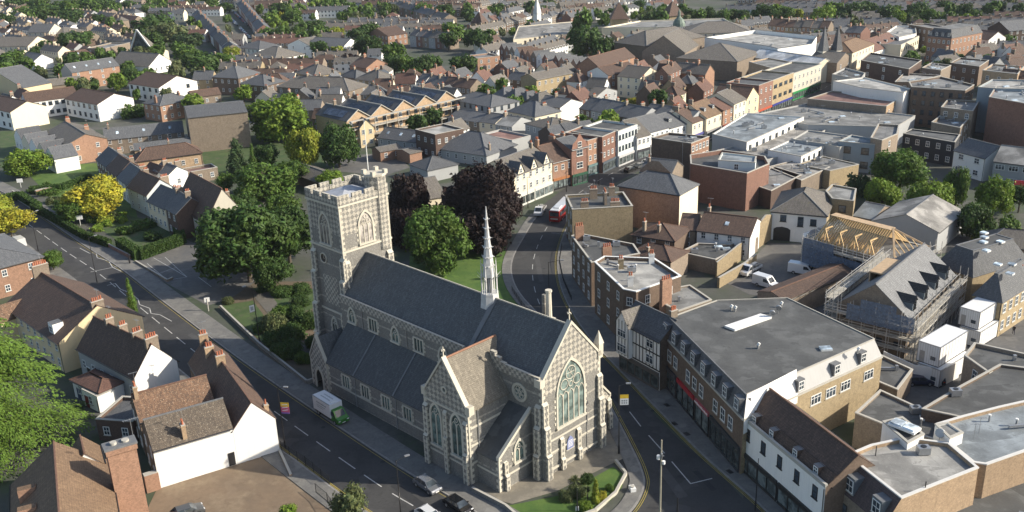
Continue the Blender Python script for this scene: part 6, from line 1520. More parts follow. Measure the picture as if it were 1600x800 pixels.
# faded lettering on the fascia, unreadable strokes as in the photograph
b = MB(); rr = random.Random(4); x = -2.2
while x < 2.2:
    w_ = rr.uniform(.12, .3); b.box(x, x + w_, -.31, -.28, 3.5, 3.5 + rr.uniform(.2, .32), WHITE, bottom=True); x += w_ + .1
p = LO[0] + e * (L0 * .48 + L0 * .085); o = b.build('lettering', big, (p.x, p.y, 0), rz0)
e1 = (LO[2] - LO[1]); L1 = e1.length; e1.normalize(); rz1 = math.atan2(e1.y, e1.x); n1 = Vector((e1.y, -e1.x, 0))
for t in (.38, .64, .84):
    p = LO[1] + e1 * L1 * t - n1 * .1; b = MB(); b.box(-.7, .7, -.2, 1.3, wz_ + .5, wz_ + 2.2, SLD, LEAD); o = b.build('dormer', ro, (p.x, p.y, 0), rz1); add_window(o, (0, -.2, wz_ + .7), 0, 1.1, 1.3, 'sash', True)
for t in (.5, .61, .72, .9): p = LO[1] + e1 * L1 * t; add_window(big, (p.x, p.y, 5.6), rz1, 2.1, 1.5, 'mull', True)
b = MB(); S_ = [G(1132, 512, Z), G(1188, 493, Z), G(1206, 498, Z), G(1148, 518, Z)]; S_ = [(p.x - c.x, p.y - c.y) for p in S_]; b.prism(S_, Z + .02, Z + .35, WHITE, M_render('white_upstand', (.75, .75, .74))); b.build('roof_upstand', ro)
for (x, y) in ((1184, 545), (1340, 552), (1142, 485), (1148, 487), (1220, 480)):
    p = G(x, y, Z); b = MB(); b.bar((0, 0, 0), (0, 0, .6), .14, GREYM, 8); b.bar((0, 0, .55), (.2, 0, .9), .22, WHITE, 6); b.bar((.25, .2, 0), (.25, .2, .5), .1, GREYM, 6); b.build('vent_pipe', ro, (p.x - c.x, p.y - c.y, Z))
p = G(1290, 546, Z); b = MB(); b.box(-.8, .8, -.6, .6, 0, .3, WHITE, M_glass('skylight_glass', (.25, .3, .34), .1)); b.build('skylight', ro, (p.x - c.x, p.y - c.y, Z))
for (x, y) in ((1216, 490), (1206, 498)):
    p = G(x, y, Z); b = MB(); b.bar((0, 0, 0), (0, 0, .9), .04, GREYM, 6); b.bar((0, -.05, .9), (.1, .3, 1.0), .45, GREYM, 10, .4); b.build('satellite_dish', ro, (p.x - c.x, p.y - c.y, Z))
b = MB(); q0, q1 = LO[1], LO[1] + e1 * L1 * .36; i0, i1 = Q[1], Q[1] + (Q[2] - Q[1]) * .36; s_ = n1 * .12
b.poly([(q0.x + s_.x, q0.y + s_.y, 6.2), (q1.x + s_.x, q1.y + s_.y, 7.2), (q1.x + s_.x, q1.y + s_.y, wz_), (i1.x + s_.x, i1.y + s_.y, Z + .7), (i0.x + s_.x, i0.y + s_.y, Z + .1), (q0.x + s_.x, q0.y + s_.y, wz_)], W_['white']); b.build('white_party_wall', big)
# white building with brown roof
z = 7.6; A_, B_ = G(1158, 652, z), G(1290, 762, z); ux = (B_ - A_); ux.z = 0; wd = ux.length; ux.normalize()
r, wd, dp = house('white painted building with brown mansard roof and shopfront at the lower right', None, None, None, 7.6, 'white', 'brown', 'g', 3.3, [], 'f', near=True, world=((A_.x, A_.y), ux, wd, 8.4), wcols={'f': 5}, ws=(.95, 1.7), style='dark', floors=2, shop=[(.03, .03, .03), (.02, .02, .02)], ov=0, sidewall='brown', oh=-.9)
b = MB(); y_ = -dp / 2; b.box(-wd / 2, wd / 2, y_ - .06, y_ + .3, 7.55, 8.0, COPING, bottom=True); b.build('parapet_coping', r)
b = MB(); b.slab([(-wd / 2, y_ + .35, 7.5), (wd / 2, y_ + .35, 7.5), (wd / 2, y_ + 1.35, 8.9), (-wd / 2, y_ + 1.35, 8.9)], T_['brown'], .1); mo = b.build('mansard_slope', r)
for t in (.12, .34, .62, .85): x = -wd / 2 + wd * t; b = MB(); b.box(x - .5, x + .5, y_ + .55, y_ + 1.5, 7.8, 8.85, T_['brown'], LEAD); o = b.build('dormer', mo); add_window(o, (x, y_ + .55, 7.85), 0, .8, .9, 'sash', True)
# bottom right pale roofs
r, c = flatb('pale grey flat roof with sandy brick flank and brown mansard front at the lower right', [(1322, 716), (1360, 700), (1415, 688), (1482, 697), (1528, 736), (1455, 765), (1408, 784)], 8.8, 'buff', 'light', .45, {}, True, edge=M_render('white_coping', (.62, .61, .58)))
A_, B_ = G(1322, 716, 8.8) - c, G(1408, 784, 8.8) - c; e = (B_ - A_); e.z = 0; L0 = e.length; e.normalize(); nn = Vector((e.y, -e.x, 0)); rz0 = math.atan2(e.y, e.x); b = MB(); zt = 9.2
a0, a1 = Vector((A_.x, A_.y, 0)), Vector((B_.x, B_.y, 0)); o0, o1 = a0 + nn * 2.0, a1 + nn * 2.0
BM = M_tile('plum_mansard_tile', (.10, .07, .065), (.075, .055, .052))
b.poly([(o0.x, o0.y, 6), (o1.x, o1.y, 6), (a1.x, a1.y, zt), (a0.x, a0.y, zt)], BM); b.poly([(a0.x, a0.y, 6), (o0.x, o0.y, 6), (a0.x, a0.y, zt)], WHITE); b.poly([(o1.x, o1.y, 6), (a1.x, a1.y, 6), (a1.x, a1.y, zt)], W_['buff'])
mo = b.build('mansard_slope', r); b = MB(); b.poly([(o0.x, o0.y, 0), (o1.x, o1.y, 0), (o1.x, o1.y, 6), (o0.x, o0.y, 6)], W_['tan']); b.poly([(o1.x, o1.y, 0), (a1.x, a1.y, 0), (a1.x, a1.y, 6), (o1.x, o1.y, 6)], W_['buff']); b.poly([(a0.x, a0.y, 0), (o0.x, o0.y, 0), (o0.x, o0.y, 6), (a0.x, a0.y, 6)], W_['tan']); b.build('street_front', r)
for t in (.33, .82): p = a0 + e * L0 * t + nn * 1.75; b = MB(); b.box(-.8, .8, 0, 1.7, 6.4, 8.6, M_plain('lead_grey_dormer', (.13, .15, .17), .5), LEAD); o = b.build('dormer', mo, (p.x, p.y, 0), rz0); add_window(o, (0, 0, 6.6), 0, 1.3, 1.7, 'sash', True)
for t in (.3, .7): p = a0 + e * L0 * t + nn * 2.0; add_window(r, (p.x, p.y, 3.2), rz0, 1.1, 1.6, 'dark', True)
b = MB()
for x, y in ((1368, 712), (1445, 768)): p = G(x, y, 8.8) - c; b = MB(); b.bar((p.x, p.y, 8.8), (p.x, p.y, 10.1), .06, BLACK, 6); b.build('vent_pipe', r)
flatb('blue-grey flat roof with pale parapet at the right edge', [(1482, 697), (1462, 667), (1502, 655), (1560, 640), (1640, 622), (1720, 668), (1541, 731), (1520, 728)], 8.4, 'buff', 'bluegrey', .45, {}, True, edge=M_render('white_coping', (.62, .61, .58)), kit=2)
for (x, y) in ((1587, 700), (1545, 662)): pass
flatb('white-sided stair head with domed rooflights', [(1379, 660), (1410, 653), (1444, 680), (1418, 694)], 9.6, 'white', 'dark', .15, {}, True, name='roof_structure', cat='roof structure', foot=False)
p = G(1413, 668, 9.9); b = MB(); b.box(-1.7, 1.7, -.9, .9, 0, .3, WHITE, bottom=True)
for sx in (-1, 1): b.prism([(sx * .8 - .7, -.7), (sx * .8 + .7, -.7), (sx * .8 + .7, .7), (sx * .8 - .7, .7)], .3, .5, M_glass('domed_glass', (.22, .25, .27), .1))
o = b.build('rooflight', None, (p.x, p.y, 9.9), R(-50)); tag(o, 'pair of domed rooflights on the white-sided stair head', 'rooflight')
flatb('small grey-topped plant box beside the rooflights', [(1461, 664), (1481, 661), (1505, 677), (1484, 686)], 9.8, 'white', 'mid', .1, {}, True, name='plant_room', cat='plant room', foot=False)
p = G(1468, 683, 9); b = MB(); b.bar((0, 0, 8.5), (0, 0, 9.6), .05, GREYM, 6); b.bar((0, -.05, 9.6), (-.15, -.25, 9.7), .6, GREYM, 12, .55); o = b.build('satellite_dish', None, (p.x, p.y, 0)); tag(o, 'grey satellite dish against the small plant box', 'satellite dish')
flatb('dark low flat roof behind the white-sided stair head', [(1336, 648), (1375, 612), (1440, 642), (1508, 656), (1468, 668), (1460, 690), (1385, 668)], 5, 'tan', 'dark', .3, {}, True, kit=1)
flatb('wide dark grey roof at the right edge above the blue-grey one', [(1440, 642), (1500, 606), (1562, 572), (1700, 590), (1720, 622), (1560, 648), (1505, 656)], 6.4, 'brown', 'dark', .3, {}, True)
flatb('brick building with tilted white-framed rooflight at the right', [(1506, 560), (1522, 540), (1640, 566), (1640, 584), (1562, 576), (1545, 588)], 6, 'tan', 'dark', .5, {5: 1}, True)
flatb('low brick wall range between the yellow flank and the hoarding', [(1374, 556), (1426, 580), (1402, 612), (1350, 590)], 3.4, 'tan', 'dark', .3, {}, True)
house('yellow brick house with slate mansard at the right edge', (1517, 463), (1566, 474), (1625, 440), 6.2, 'yellow', 'slate', 'm', 4.0, [(.3, .6, 1, 1.5)], 'fr', near=True, top='dark', inset=2.2, wcols={'f': 0, 'r': 6}, ws=(1.1, 1.7), floors=2, dorm=0, skylights=3)
house('slate mansard wing with rooflights behind the yellow brick house', (1466, 412), (1520, 434), (1602, 406), 6.2, 'yellow', 'slate', 'm', 4.0, [], '', near=True, top='dark', inset=2.2, skylights=5)
# brown sloping roof building in the yard
house('long brown brick shed with rusty red roof in the yard', (1226, 470), (1338, 425), 6, 4.0, 'tan', 'brown', 'g', .8, [], '', near=True, name='shed', cat='shed', ov=0, oh=0)
# --- building site
nb_ = G(1420, 497, 7.2); nv_ = G(1492, 428, 7.2) - nb_; nv_.z = 0; nd_ = nv_.length; nv_.normalize(); nx_ = Vector((nv_.y, -nv_.x, 0))
r, wd, dp = house('unfinished block with new grey slate roof and four dormers wrapped in scaffolding', 0, 0, 0, 7.2, 'tan', 'newslate', 'G', 4.6, [], 'fr', near=True, ov=.1, name='new_building', cat='building site', style='dark', wcols={'f': 4, 'r': 5}, world=(nb_ - nx_ * 11.5, nx_, 11.5, nd_))
for i in range(4):
    t = -dp / 2 + dp * (i + .6) / 4.3; b = MB(); x0 = wd / 2
    b.box(x0 - 2.4, x0 - .3, t - .9, t + .9, 7.2, 9.0, W_['clad'], SLD)
    for sg in (-1, 1): b.slab([(x0 - .1, t + sg * .95, 8.9), (x0 - 2.4, t + sg * .95, 8.9), (x0 - 3.6, t, 10.0), (x0 - .1, t, 9.9)], T_['church'], .1); o = b.build('dormer', r); add_window(o, (x0 - .3, t, 7.6), math.pi / 2, 1.2, 1.4, 'dark')
SITE1 = (r.location.copy(), r.rotation_euler.z, wd, dp)
r2, wd2, dp2 = house('block with bare yellow roof timbers inside blue-netted scaffolding', (1278, 374), (1398, 412), (1440, 384), 6.6, 'tan', 'felt', 'f', 0, [], 'f', near=True, name='new_building', cat='building site', style='dark', wcols={'f': 6}, par=.1)
b = MB(); 
rb = MB(); rb.bar((0, 0, 0), (1, 0, 0), .01, TIMBER)
n = 26; rise = 4.2; hy = dp2 / 2; hipx = 4.5; rm = MB(); rm.bar((0, 0, 0), (0, hy, rise), .15, TIMBER); rmesh = rm.data('rafter')
for i in range(n + 1):
    x = -wd2 / 2 + (wd2 - hipx) * i / n
    for sg, rz_ in ((1, 0), (-1, math.pi)): inst(rmesh, 'rafter', r2, (x, -hy * sg, 6.6), rz_)
hm = MB(); xe = wd2 / 2; xr = xe - hipx
for k in range(9):
    y = -hy + 2 * hy * k / 8; f = 1 - abs(y) / hy; b = MB(); b.bar((xe, y, 6.6), (xe - hipx * f, y, 6.6 + rise * f), .09, TIMBER); b.build('hip_rafter', r2)
b = MB(); b.box(-wd2 / 2, xr, -1.1, .9, 6.6 + rise, 6.6 + rise + .12, PLY, bottom=True); b.build('ridge_board', r2); b = MB()
for sg in (-1, 1): b.bar((xe, sg * hy, 6.7), (xr, 0, 6.7 + rise), .25, PLY)
b.build('hip_board', r2)
for i in range(4):
    x = -wd2 / 2 + 2.2 + i * (wd2 - hipx) / 4; y = -hy + .3; b = MB()
    for u, v in (((x - 1.2, y, 6.7), (x, y, 9.6)), ((x + 1.2, y, 6.7), (x, y, 9.6)), ((x - 1.2, y, 6.7), (x + 1.2, y, 6.7)), ((x, y, 9.6), (x, y + 2.4, 9.6)), ((x - 1.2, y, 6.7), (x - 1.2, y + 1.2, 8.0)), ((x + 1.2, y, 6.7), (x + 1.2, y + 1.2, 8.0)), ((x, y, 6.7), (x, y, 9.6))): b.bar(u, v, .15, TIMBER)
    b.poly([(x - 1.0, y + .1, 6.8), (x, y + .1, 9.3), (x, y + 1.6, 9.3), (x - 1.0, y + .9, 7.4)], PLY); b.build('dormer_frame', r2)
NET = M_plain('blue_debris_netting', (.12, .17, .25), .8, var=.4, scale=3)
def netmat():
    m = NET
    n = m.node_tree; b_ = n.nodes['Principled BSDF']; tc = N(n, 'TexCoord'); g = nz(n, tc.outputs['Object'], 2.2, 4, .7); L(n, ramp(n, g, .3, .7, .55, .95), b_.inputs['Alpha'])
netmat()
SCF = M_plain('scaffold_tube', (.58, .57, .54), .5, .5, var=.2); DECK = M_plain('scaffold_board', (.40, .375, .32), .85, var=.35)
def scaffold(p0, ux, ln, h, label, net=(), lift=2.0, dep=1.3, group='scaffolding runs on the building site', bay=2.1):
    root = empty('scaffold', label, 'scaffolding', (p0[0], p0[1], 0), math.atan2(ux.y, ux.x), group); n = max(1, round(ln / bay)); m_ = int(h / lift); b = MB(); r_ = random.Random(int(ln * 10)); rr_ = .06
    for i in range(n + 1):
        x = ln * i / n
        for y in (0, -dep): b.bar((x, y, 0), (x, y, h + r_.uniform(.6, 1.5)), rr_, SCF, 4)
        for k in range(1, m_ + 1): b.bar((x, -dep - .2, k * lift), (x, .2, k * lift), .05, SCF, 4)
    for k in range(1, m_ + 1):
        for y in (0, -dep):
            b.bar((-.3, y, k * lift), (ln + .3, y, k * lift), rr_, SCF, 4)
        for dz in (.5, 1.0): b.bar((-.3, -dep, k * lift + dz), (ln + .3, -dep, k * lift + dz), .05, SCF, 4)
        if k == m_: b.bar((-.3, 0, k * lift + 1), (ln + .3, 0, k * lift + 1), .05, SCF, 4)
        i = k % 2
        while i < n: x = ln * i / n; b.bar((x, -dep - .05, (k - 1) * lift), (x + ln / n, -dep - .05, k * lift), .05, SCF, 4); i += 3
    b.build('tube_frame', root)
    for k in range(1, m_ + 1):
        b = MB()
        for q in range(4): x0 = r_.uniform(-.2, .1); b.box(x0, ln + r_.uniform(-.1, .3), -dep + .08 + q * .3, -dep + .08 + q * .3 + .26, k * lift + .05, k * lift + .1, DECK, bottom=True)
        b.box(0, ln, -dep - .03, -dep, k * lift + .1, k * lift + .28, DECK, bottom=True)
        b.build('board_deck', root)
    for (a, c_, z0, z1) in net:
        b = MB(); k = max(1, int((c_ - a) * ln / 1.0)); x0 = a * ln; dx = (c_ - a) * ln / k
        for i in range(k): y = -dep - .1 - .12 * (i % 2); y2 = -dep - .1 - .12 * ((i + 1) % 2); b.poly([(x0 + i * dx, y, z0), (x0 + (i + 1) * dx, y2, z0), (x0 + (i + 1) * dx, y2, z1), (x0 + i * dx, y, z1)], NET)
        b.build('debris_netting', root)
    return root
def around(SITE, side, off, ex=1.0):
    loc, rz, wd, dp = SITE; M_ = Matrix.Rotation(rz, 3, 'Z')
    if side == 'f': a, u, ln = Vector((-wd / 2 - ex, -dp / 2 - off, 0)), Vector((1, 0, 0)), wd + 2 * ex
    elif side == 'r': a, u, ln = Vector((wd / 2 + off, -dp / 2 - ex, 0)), Vector((0, 1, 0)), dp + 2 * ex
    elif side == 'b': a, u, ln = Vector((wd / 2 + ex, dp / 2 + off, 0)), Vector((-1, 0, 0)), wd + 2 * ex
    else: a, u, ln = Vector((-wd / 2 - off, dp / 2 + ex, 0)), Vector((0, -1, 0)), dp + 2 * ex
    return loc + M_ @ a, (M_ @ u), ln
p, u, ln = around(SITE1, 'f', .5, 1.5); scaffold(p, u, ln, 7.6, 'scaffold run with blue sheeting facing the white hoarding', [(.25, 1.0, 5.4, 8.2), (.4, .8, 8.2, 9.4)])
p, u, ln = around(SITE1, 'r', .5, 1.2); scaffold(p, u, ln, 7.0, 'scaffold walkway below the four slate dormers')
p, u, ln = around(SITE1, 'r', 2.2, 1.2); pass
p, u, ln = around(SITE1, 'l', .5, 1.2); scaffold(p, u, ln, 8.0, 'scaffold behind the new slate roof with guard rails', [(.3, .8, 6, 8)])
SITE2 = (r2.location.copy(), r2.rotation_euler.z, wd2, dp2)
p, u, ln = around(SITE2, 'f', .4, 1.2); scaffold(p, u, ln, 6.9, 'scaffold with blue netting in front of the yellow roof timbers', [(0, .35, 2, 7.6), (.35, .8, 3.6, 5.6)])
p, u, ln = around(SITE2, 'l', .4, 1.2); scaffold(p, u, ln, 6.9, 'blue-netted scaffold beside the white carriage house', [(0, 1, 1, 8)])
p, u, ln = around(SITE2, 'r', .4, 1.2); scaffold(p, u, ln, 7.2, 'scaffold at the barn end of the yellow roof timbers')
b = MB(); p = G(1398, 436, 10.8); b.box(-2.6, .2, -4.5, 3.5, 10.6, 10.85, PLY, bottom=True); b.box(-2.6, -2.4, -4.5, 3.5, 8.6, 10.6, PLY); o = b.build('plywood_deck', None, (SITE1[0].x, SITE1[0].y, 0), SITE1[1]); o.location += Matrix.Rotation(SITE1[1], 3, 'Z') @ Vector((-1.1, 0, 0)); tag(o, 'pale plywood deck beside the new slate roof ridge', 'deck')
# white site cabins in stacks of two
CAB = M_render('white_cabin_panel', (.68, .68, .67), dirt=.25)
def cabin(a, b_, c_, z0, z1, label):
    A, B, C = G(a[0], a[1], z1), G(b_[0], b_[1], z1), G(c_[0], c_[1], z1); ab = B - A; ab.z = 0; bc = C - B; bc.z = 0; u = (ab.normalized() + Vector((bc.y, -bc.x, 0)).normalized()).normalized(); v = Vector((-u.y, u.x, 0)); w_ = ab.dot(u); d_ = max(2.2, bc.dot(v)); c = B - u * w_ / 2 + v * d_ / 2
    b = MB(); b.box(-w_ / 2, w_ / 2, -d_ / 2, d_ / 2, 0, z1 - z0, CAB, bottom=True); o = b.build('site_cabin', None, (c.x, c.y, z0), math.atan2(u.y, u.x)); tag(o, label, 'site cabin', 'white site cabins'); FOOT.append((c.x, c.y, 3))
    b = MB()
    for (x, y) in ((-1, -1), (1, -1), (1, 1), (-1, 1)): b.bar((x * w_ / 2, y * d_ / 2, 0), (x * w_ / 2, y * d_ / 2, z1 - z0), .08, GREYM)
    for zz in (0.04, z1 - z0 - .04):
        for y in (-1, 1): b.bar((-w_ / 2, y * d_ / 2, zz), (w_ / 2, y * d_ / 2, zz), .09, GREYM if zz > 1 else BLACK)
        for x in (-1, 1): b.bar((x * w_ / 2, -d_ / 2, zz), (x * w_ / 2, d_ / 2, zz), .09, GREYM if zz > 1 else BLACK)
    b.build('corner_frame', o)
    for k in range(2): b = MB(); x = w_ * (-.28 + .5 * k); hh = min(2.0, (z1 - z0) * .62) if k == 0 else 1.5; b.box(x - .4, x + .4, -d_ / 2 - .04, -d_ / 2, .15 if k == 0 else .9, hh, GREYM if k == 0 else GLASS, bottom=True); b.build('door' if k == 0 else 'window', o)
    b = MB()
    for k in range(1, 9): b.box(-w_ / 2 + w_ * k / 9 - .02, -w_ / 2 + w_ * k / 9 + .02, -d_ / 2 - .025, -d_ / 2, .12, z1 - z0 - .1, COPING); b.box(w_ / 2, w_ / 2 + .025, -d_ / 2 + d_ * k / 9 - .02, -d_ / 2 + d_ * k / 9 + .02, .12, z1 - z0 - .1, COPING)
    b.build('panel_ribs', o); return o
cabin((1439, 530), (1470, 543), (1497, 512), 3.0, 6.4, 'upper white site cabin of the stack by the hoarding corner')
cabin((1439, 530 + 34), (1470, 543 + 36), (1497, 512 + 33), 0.05, 3.0, 'lower white site cabin of the stack by the hoarding corner')
cabin((1503, 478), (1532, 488), (1553, 467), 3.0, 6.2, 'upper white site cabin of the stack by the yellow brick house')
cabin((1503, 478 + 30), (1532, 488 + 31), (1553, 467 + 29), 0.05, 3.0, 'lower white site cabin of the stack by the yellow brick house')
HB = W_['white']; pts = [G(x, y) for x, y in ((1378, 575), (1425, 597), (1470, 604), (1497, 590))]
c0 = pts[0].copy(); b = MB()
for p, q in zip(pts, pts[1:]):
    d = (q - p).normalized(); s = Vector((-d.y, d.x, 0)) * .06; b.prism([tuple((v - c0)[:2]) for v in (p + s, p - s, q - s, q + s)], 0, 3.0, HB)
o = b.build('hoarding', None, c0); tag(o, 'white site hoarding round the two cabins', 'hoarding')

flatb('dark low flat roof at the bottom right corner below the sandy flank', [(1478, 790), (1560, 752), (1740, 700), (1740, 860), (1470, 860)], 4.2, 'white', 'dark', .3, {}, True)

q0, q1 = G(1120, 434), G(1206, 373); d = (q1 - q0); L_ = d.length; d.normalize(); s = Vector((-d.y, d.x, 0)) * .35; b = MB(); pr = [(0, 3.3), (.55, 4.2), (.86, 6.6), (1, 5.6)]
F = [Vector((0, 0, 0))] + [d * L_ * t + Vector((0, 0, z)) for t, z in reversed(pr)][:0] + [d * L_] + [d * L_ * t + Vector((0, 0, z)) for t, z in reversed(pr)]
for t in tessellate_polygon([F]): b.poly([F[i] for i in t], W_['yellow']); b.poly([F[i] + s for i in t], W_['yellow'])
T4 = [d * L_ * t + Vector((0, 0, z)) for t, z in pr]
for u, v in zip(T4, T4[1:]): b.poly([u, v, v + s, u + s], COPING)
b.poly([F[0], F[0] + s, T4[0] + s, T4[0]], W_['yellow']); b.poly([F[1], F[1] + s, T4[3] + s, T4[3]], W_['yellow'])
o = b.build('flank_wall', None, q0); tag(o, 'long sunlit yellow brick flank wall rising to a peak above the white tipper', 'wall')
# ------------------------------------------------------------------ trees
tree(380, 362, 82, 20, 'dark', 'large dark green tree left of the tower by the left road', leafn=16000, zc=11)
tree(446, 352, 50, 15, 'dark', 'dark green tree touching the tower on its left', leafn=10000, zc=8.5)
tree(425, 418, 34, 9, 'dark', 'lower dark tree with its trunk showing beside the churchyard path', leafn=7000, zc=5.5)
tree(440, 318, 30, 9, 'green', 'mid green tree behind the pair by the tower', leafn=5000, zc=5)
tree(438, 178, 52, 18, 'bright', 'big bright green tree left of the sawtooth flats', leafn=9000, zc=9)
tree(476, 222, 29, 15, 'lime', 'yellowish broad conifer-like tree beside the shelter', leafn=7000, zc=8.5)
tree(527, 220, 35, 15, 'dark', 'dense dark green tree right of the yellowish conifer', leafn=8000, zc=8)
tree(412, 282, 54, 11, 'green', 'mid green tree above the shelter road', leafn=8000, zc=5)
tree(372, 318, 28, 9, 'dark', 'dark tree beside the very steep hall roof')
tree(458, 262, 24, 9, 'green', 'green tree by the shelter roof', leafn=4000)
tree(350, 280, 16, 7, 'green', 'small green tree behind the steep hall roof', leafn=3000)
tree(415, 238, 22, 10, 'dark', 'dark tree under the big bright one', leafn=4000)
tree(516, 276, 22, 6, 'bright', 'small bright tree just behind the tower parapet', zc=4)
tree(370, 243, 27, 10, 'pine', 'blue-green conifer beside the tall brick block', 'tall', leafn=5000)
tree(395, 247, 12, 9, 'green', 'narrow column tree beside the blue-green conifer', 'tall', leafn=3000)
tree(146, 300, 48, 11, 'yellow', 'golden yellow tree in the front gardens', leafn=10000, zc=6.5)
tree(112, 325, 28, 7, 'green', 'green tree leaning under the golden one', leafn=6000, zc=4)
tree(42, 250, 37, 8, 'bright', 'round bright green tree at the far garden', leafn=6000, zc=5)
tree(12, 340, 36, 8, 'yellow', 'golden yellow tree at the left edge by the road', leafn=7000, zc=5)
tree(-10, 320, 30, 8, 'lime', 'lime green tree half out of view at the left edge', leafn=3000, zc=5)
tree(80, 402, 17, 5, 'green', 'small green street tree beside the seven-pot chimney', leafn=3000, zc=3)
tree(203, 460, 13, 7, 'green', 'slender young tree on the near pavement', 'tall', leafn=2500)
tree(685, 362, 62, 16, 'green', 'broad green tree on the church lawn', leafn=13000, zc=8)
tree(755, 300, 67, 20, 'copper', 'huge copper beech beside the bend', leafn=14000, zc=11)
tree(752, 350, 54, 13, 'copper', 'lower copper-leaved tree under the huge copper beech', leafn=8000, zc=6)
tree(636, 305, 40, 17, 'copper', 'copper beech between the tower and the green tree', leafn=8000, zc=9)
tree(636, 352, 34, 11, 'copper', 'lower dark copper tree beside the tower', leafn=5000, zc=5)
tree(545, 778, 30, 7, 'grey', 'pale young tree on the near verge', leafn=2600, zc=4.5)
tree(450, 796, 16, 5, 'bright', 'small bright tree at the bottom of the yard', leafn=1800, zc=4)
P_ = G(-18, 640, 6); cedar(P_.x, P_.y, 25, 14.5, 'big bright conifer with drooping tiers at the left foreground')
# right-hand copse
tree(1410, 258, 50, 14, 'green', 'largest tree of the right copse', leafn=11000, zc=8)
tree(1380, 298, 32, 9, 'bright', 'small bright tree left of the copse', leafn=4500, zc=4.5)
tree(1458, 308, 44, 11, 'bright', 'bright mid-height tree in the right copse', leafn=8000, zc=5.5)
tree(1497, 285, 22, 12, 'green', 'slim tree between the bright ones', leafn=4000, zc=6)
tree(1556, 300, 32, 11, 'bright', 'bright yellow-green tree before the corrugated workshop', leafn=7000, zc=6)
tree(1528, 340, 36, 10, 'dark', 'dark tree over the parked blue van', leafn=7000, zc=5)
tree(1596, 300, 20, 8, 'dark', 'dark tree at the right edge', leafn=4000, zc=5)
shrub(1580, 352, 24, 3.5, 'green', 'rounded hedge-like shrub above the low grey cottage')
shrub(1430, 330, 30, 4, 'dark', 'dark undergrowth between the copse trees'); shrub(1345, 292, 26, 6, 'pine', 'scrubby bushes beside the annex')
shrub(1522, 368, 7, 3, 'lime', 'small lime bush at the lane end')
shrub(1600, 585, 12, 2, 'bright', 'bright bush at the right edge roof gap')
# churchyard shrubs
for i, (x, y, r_, h, c_, l) in enumerate(((425, 505, 26, 3.6, 'grey', 'greyish shrub on the churchyard slope'), (440, 490, 20, 3, 'green', 'leafy green shrub mid-slope in the churchyard'), (452, 545, 24, 3.2, 'dark', 'broad dark shrub near the porch railings'), (425, 530, 20, 2.4, 'dark', 'dark ground shrub by the white banner'), (410, 512, 16, 2, 'green', 'low green shrub by the pavement wall'), (480, 500, 20, 3.6, 'dark', 'tall dark shrub against the tower buttress'), (462, 490, 18, 3, 'dark', 'dark shrub between path and tower'), (488, 535, 14, 2.6, 'dark', 'dark shrub at the tower corner'), (440, 455, 20, 2, 'dark', 'dark clipped hedge lump under the tower trees'), (470, 452, 20, 2, 'dark', 'long dark shrub beside the north path'), (356, 470, 12, 1.4, 'grey', 'grey lavender-like shrub at the path corner'), (455, 520, 24, 3.4, 'dark', 'dark shrub beside the porch path'), (470, 470, 18, 2.4, 'dark', 'clipped dark shrub near the tower base'), (415, 448, 14, 2.2, 'dark', 'low dark shrub under the big tree'), (440, 545, 18, 2.4, 'dark', 'dark shrub behind the church pavement'), (475, 560, 16, 2, 'green', 'green shrub by the porch'))):
    shrub(x, y, r_, h, c_, l, far=False)
shrub(900, 768, 18, 1.8, 'grey', 'spiky grey-green cordyline clump in the church lawn bed', far=False); shrub(885, 775, 14, 1.6, 'grey', 'pale leafy shrub left of the cordyline clump', far=False)
tree(931, 765, 13, 3.2, 'lime', 'golden cone-shaped conifer in the church lawn bed', 'tall', leafn=3000); shrub(942, 775, 9, 1.4, 'yellow', 'orange-gold low shrub beside the cone conifer', far=False)
shrub(915, 790, 14, 1.2, 'bright', 'bright ground shrub at the front of the lawn bed', far=False); shrub(953, 763, 9, 1.0, 'green', 'flat green shrub at the kerb end of the bed', far=False); shrub(918, 748, 14, 1.4, 'dark', 'dark shrub at the back of the bed', far=False)
# palms / cordylines
for (x, y, l) in ((898, 752, 'left cordyline palm in the church lawn bed'), (918, 768, 'right cordyline palm in the church lawn bed')):
    p = G(x, y, 1.5); b = MB(); b.bar((0, 0, 0), (0, 0, 1.6), .1, BARK, 6); t = None; root = empty('palm', l, 'palm', (p.x, p.y, 0)); b.build('trunk', root); b = MB(); rr = random.Random(int(x))
    for i in range(60):
        a = rr.random() * 6.28; e = rr.uniform(-.2, 1.3); L_ = rr.uniform(.8, 1.2); d = Vector((math.cos(a) * math.cos(e), math.sin(a) * math.cos(e), math.sin(e))); s = Vector((-math.sin(a), math.cos(a), 0)) * .05; o = Vector((0, 0, 1.6)); m_ = o + d * L_ * .6; q = o + d * L_; q.z -= .3
        b.poly([o - s, o + s, m_ + s, m_ - s], FOL['grey']); b.poly([m_ - s, m_ + s, q], FOL['grey'])
    b.build('fronds', root)
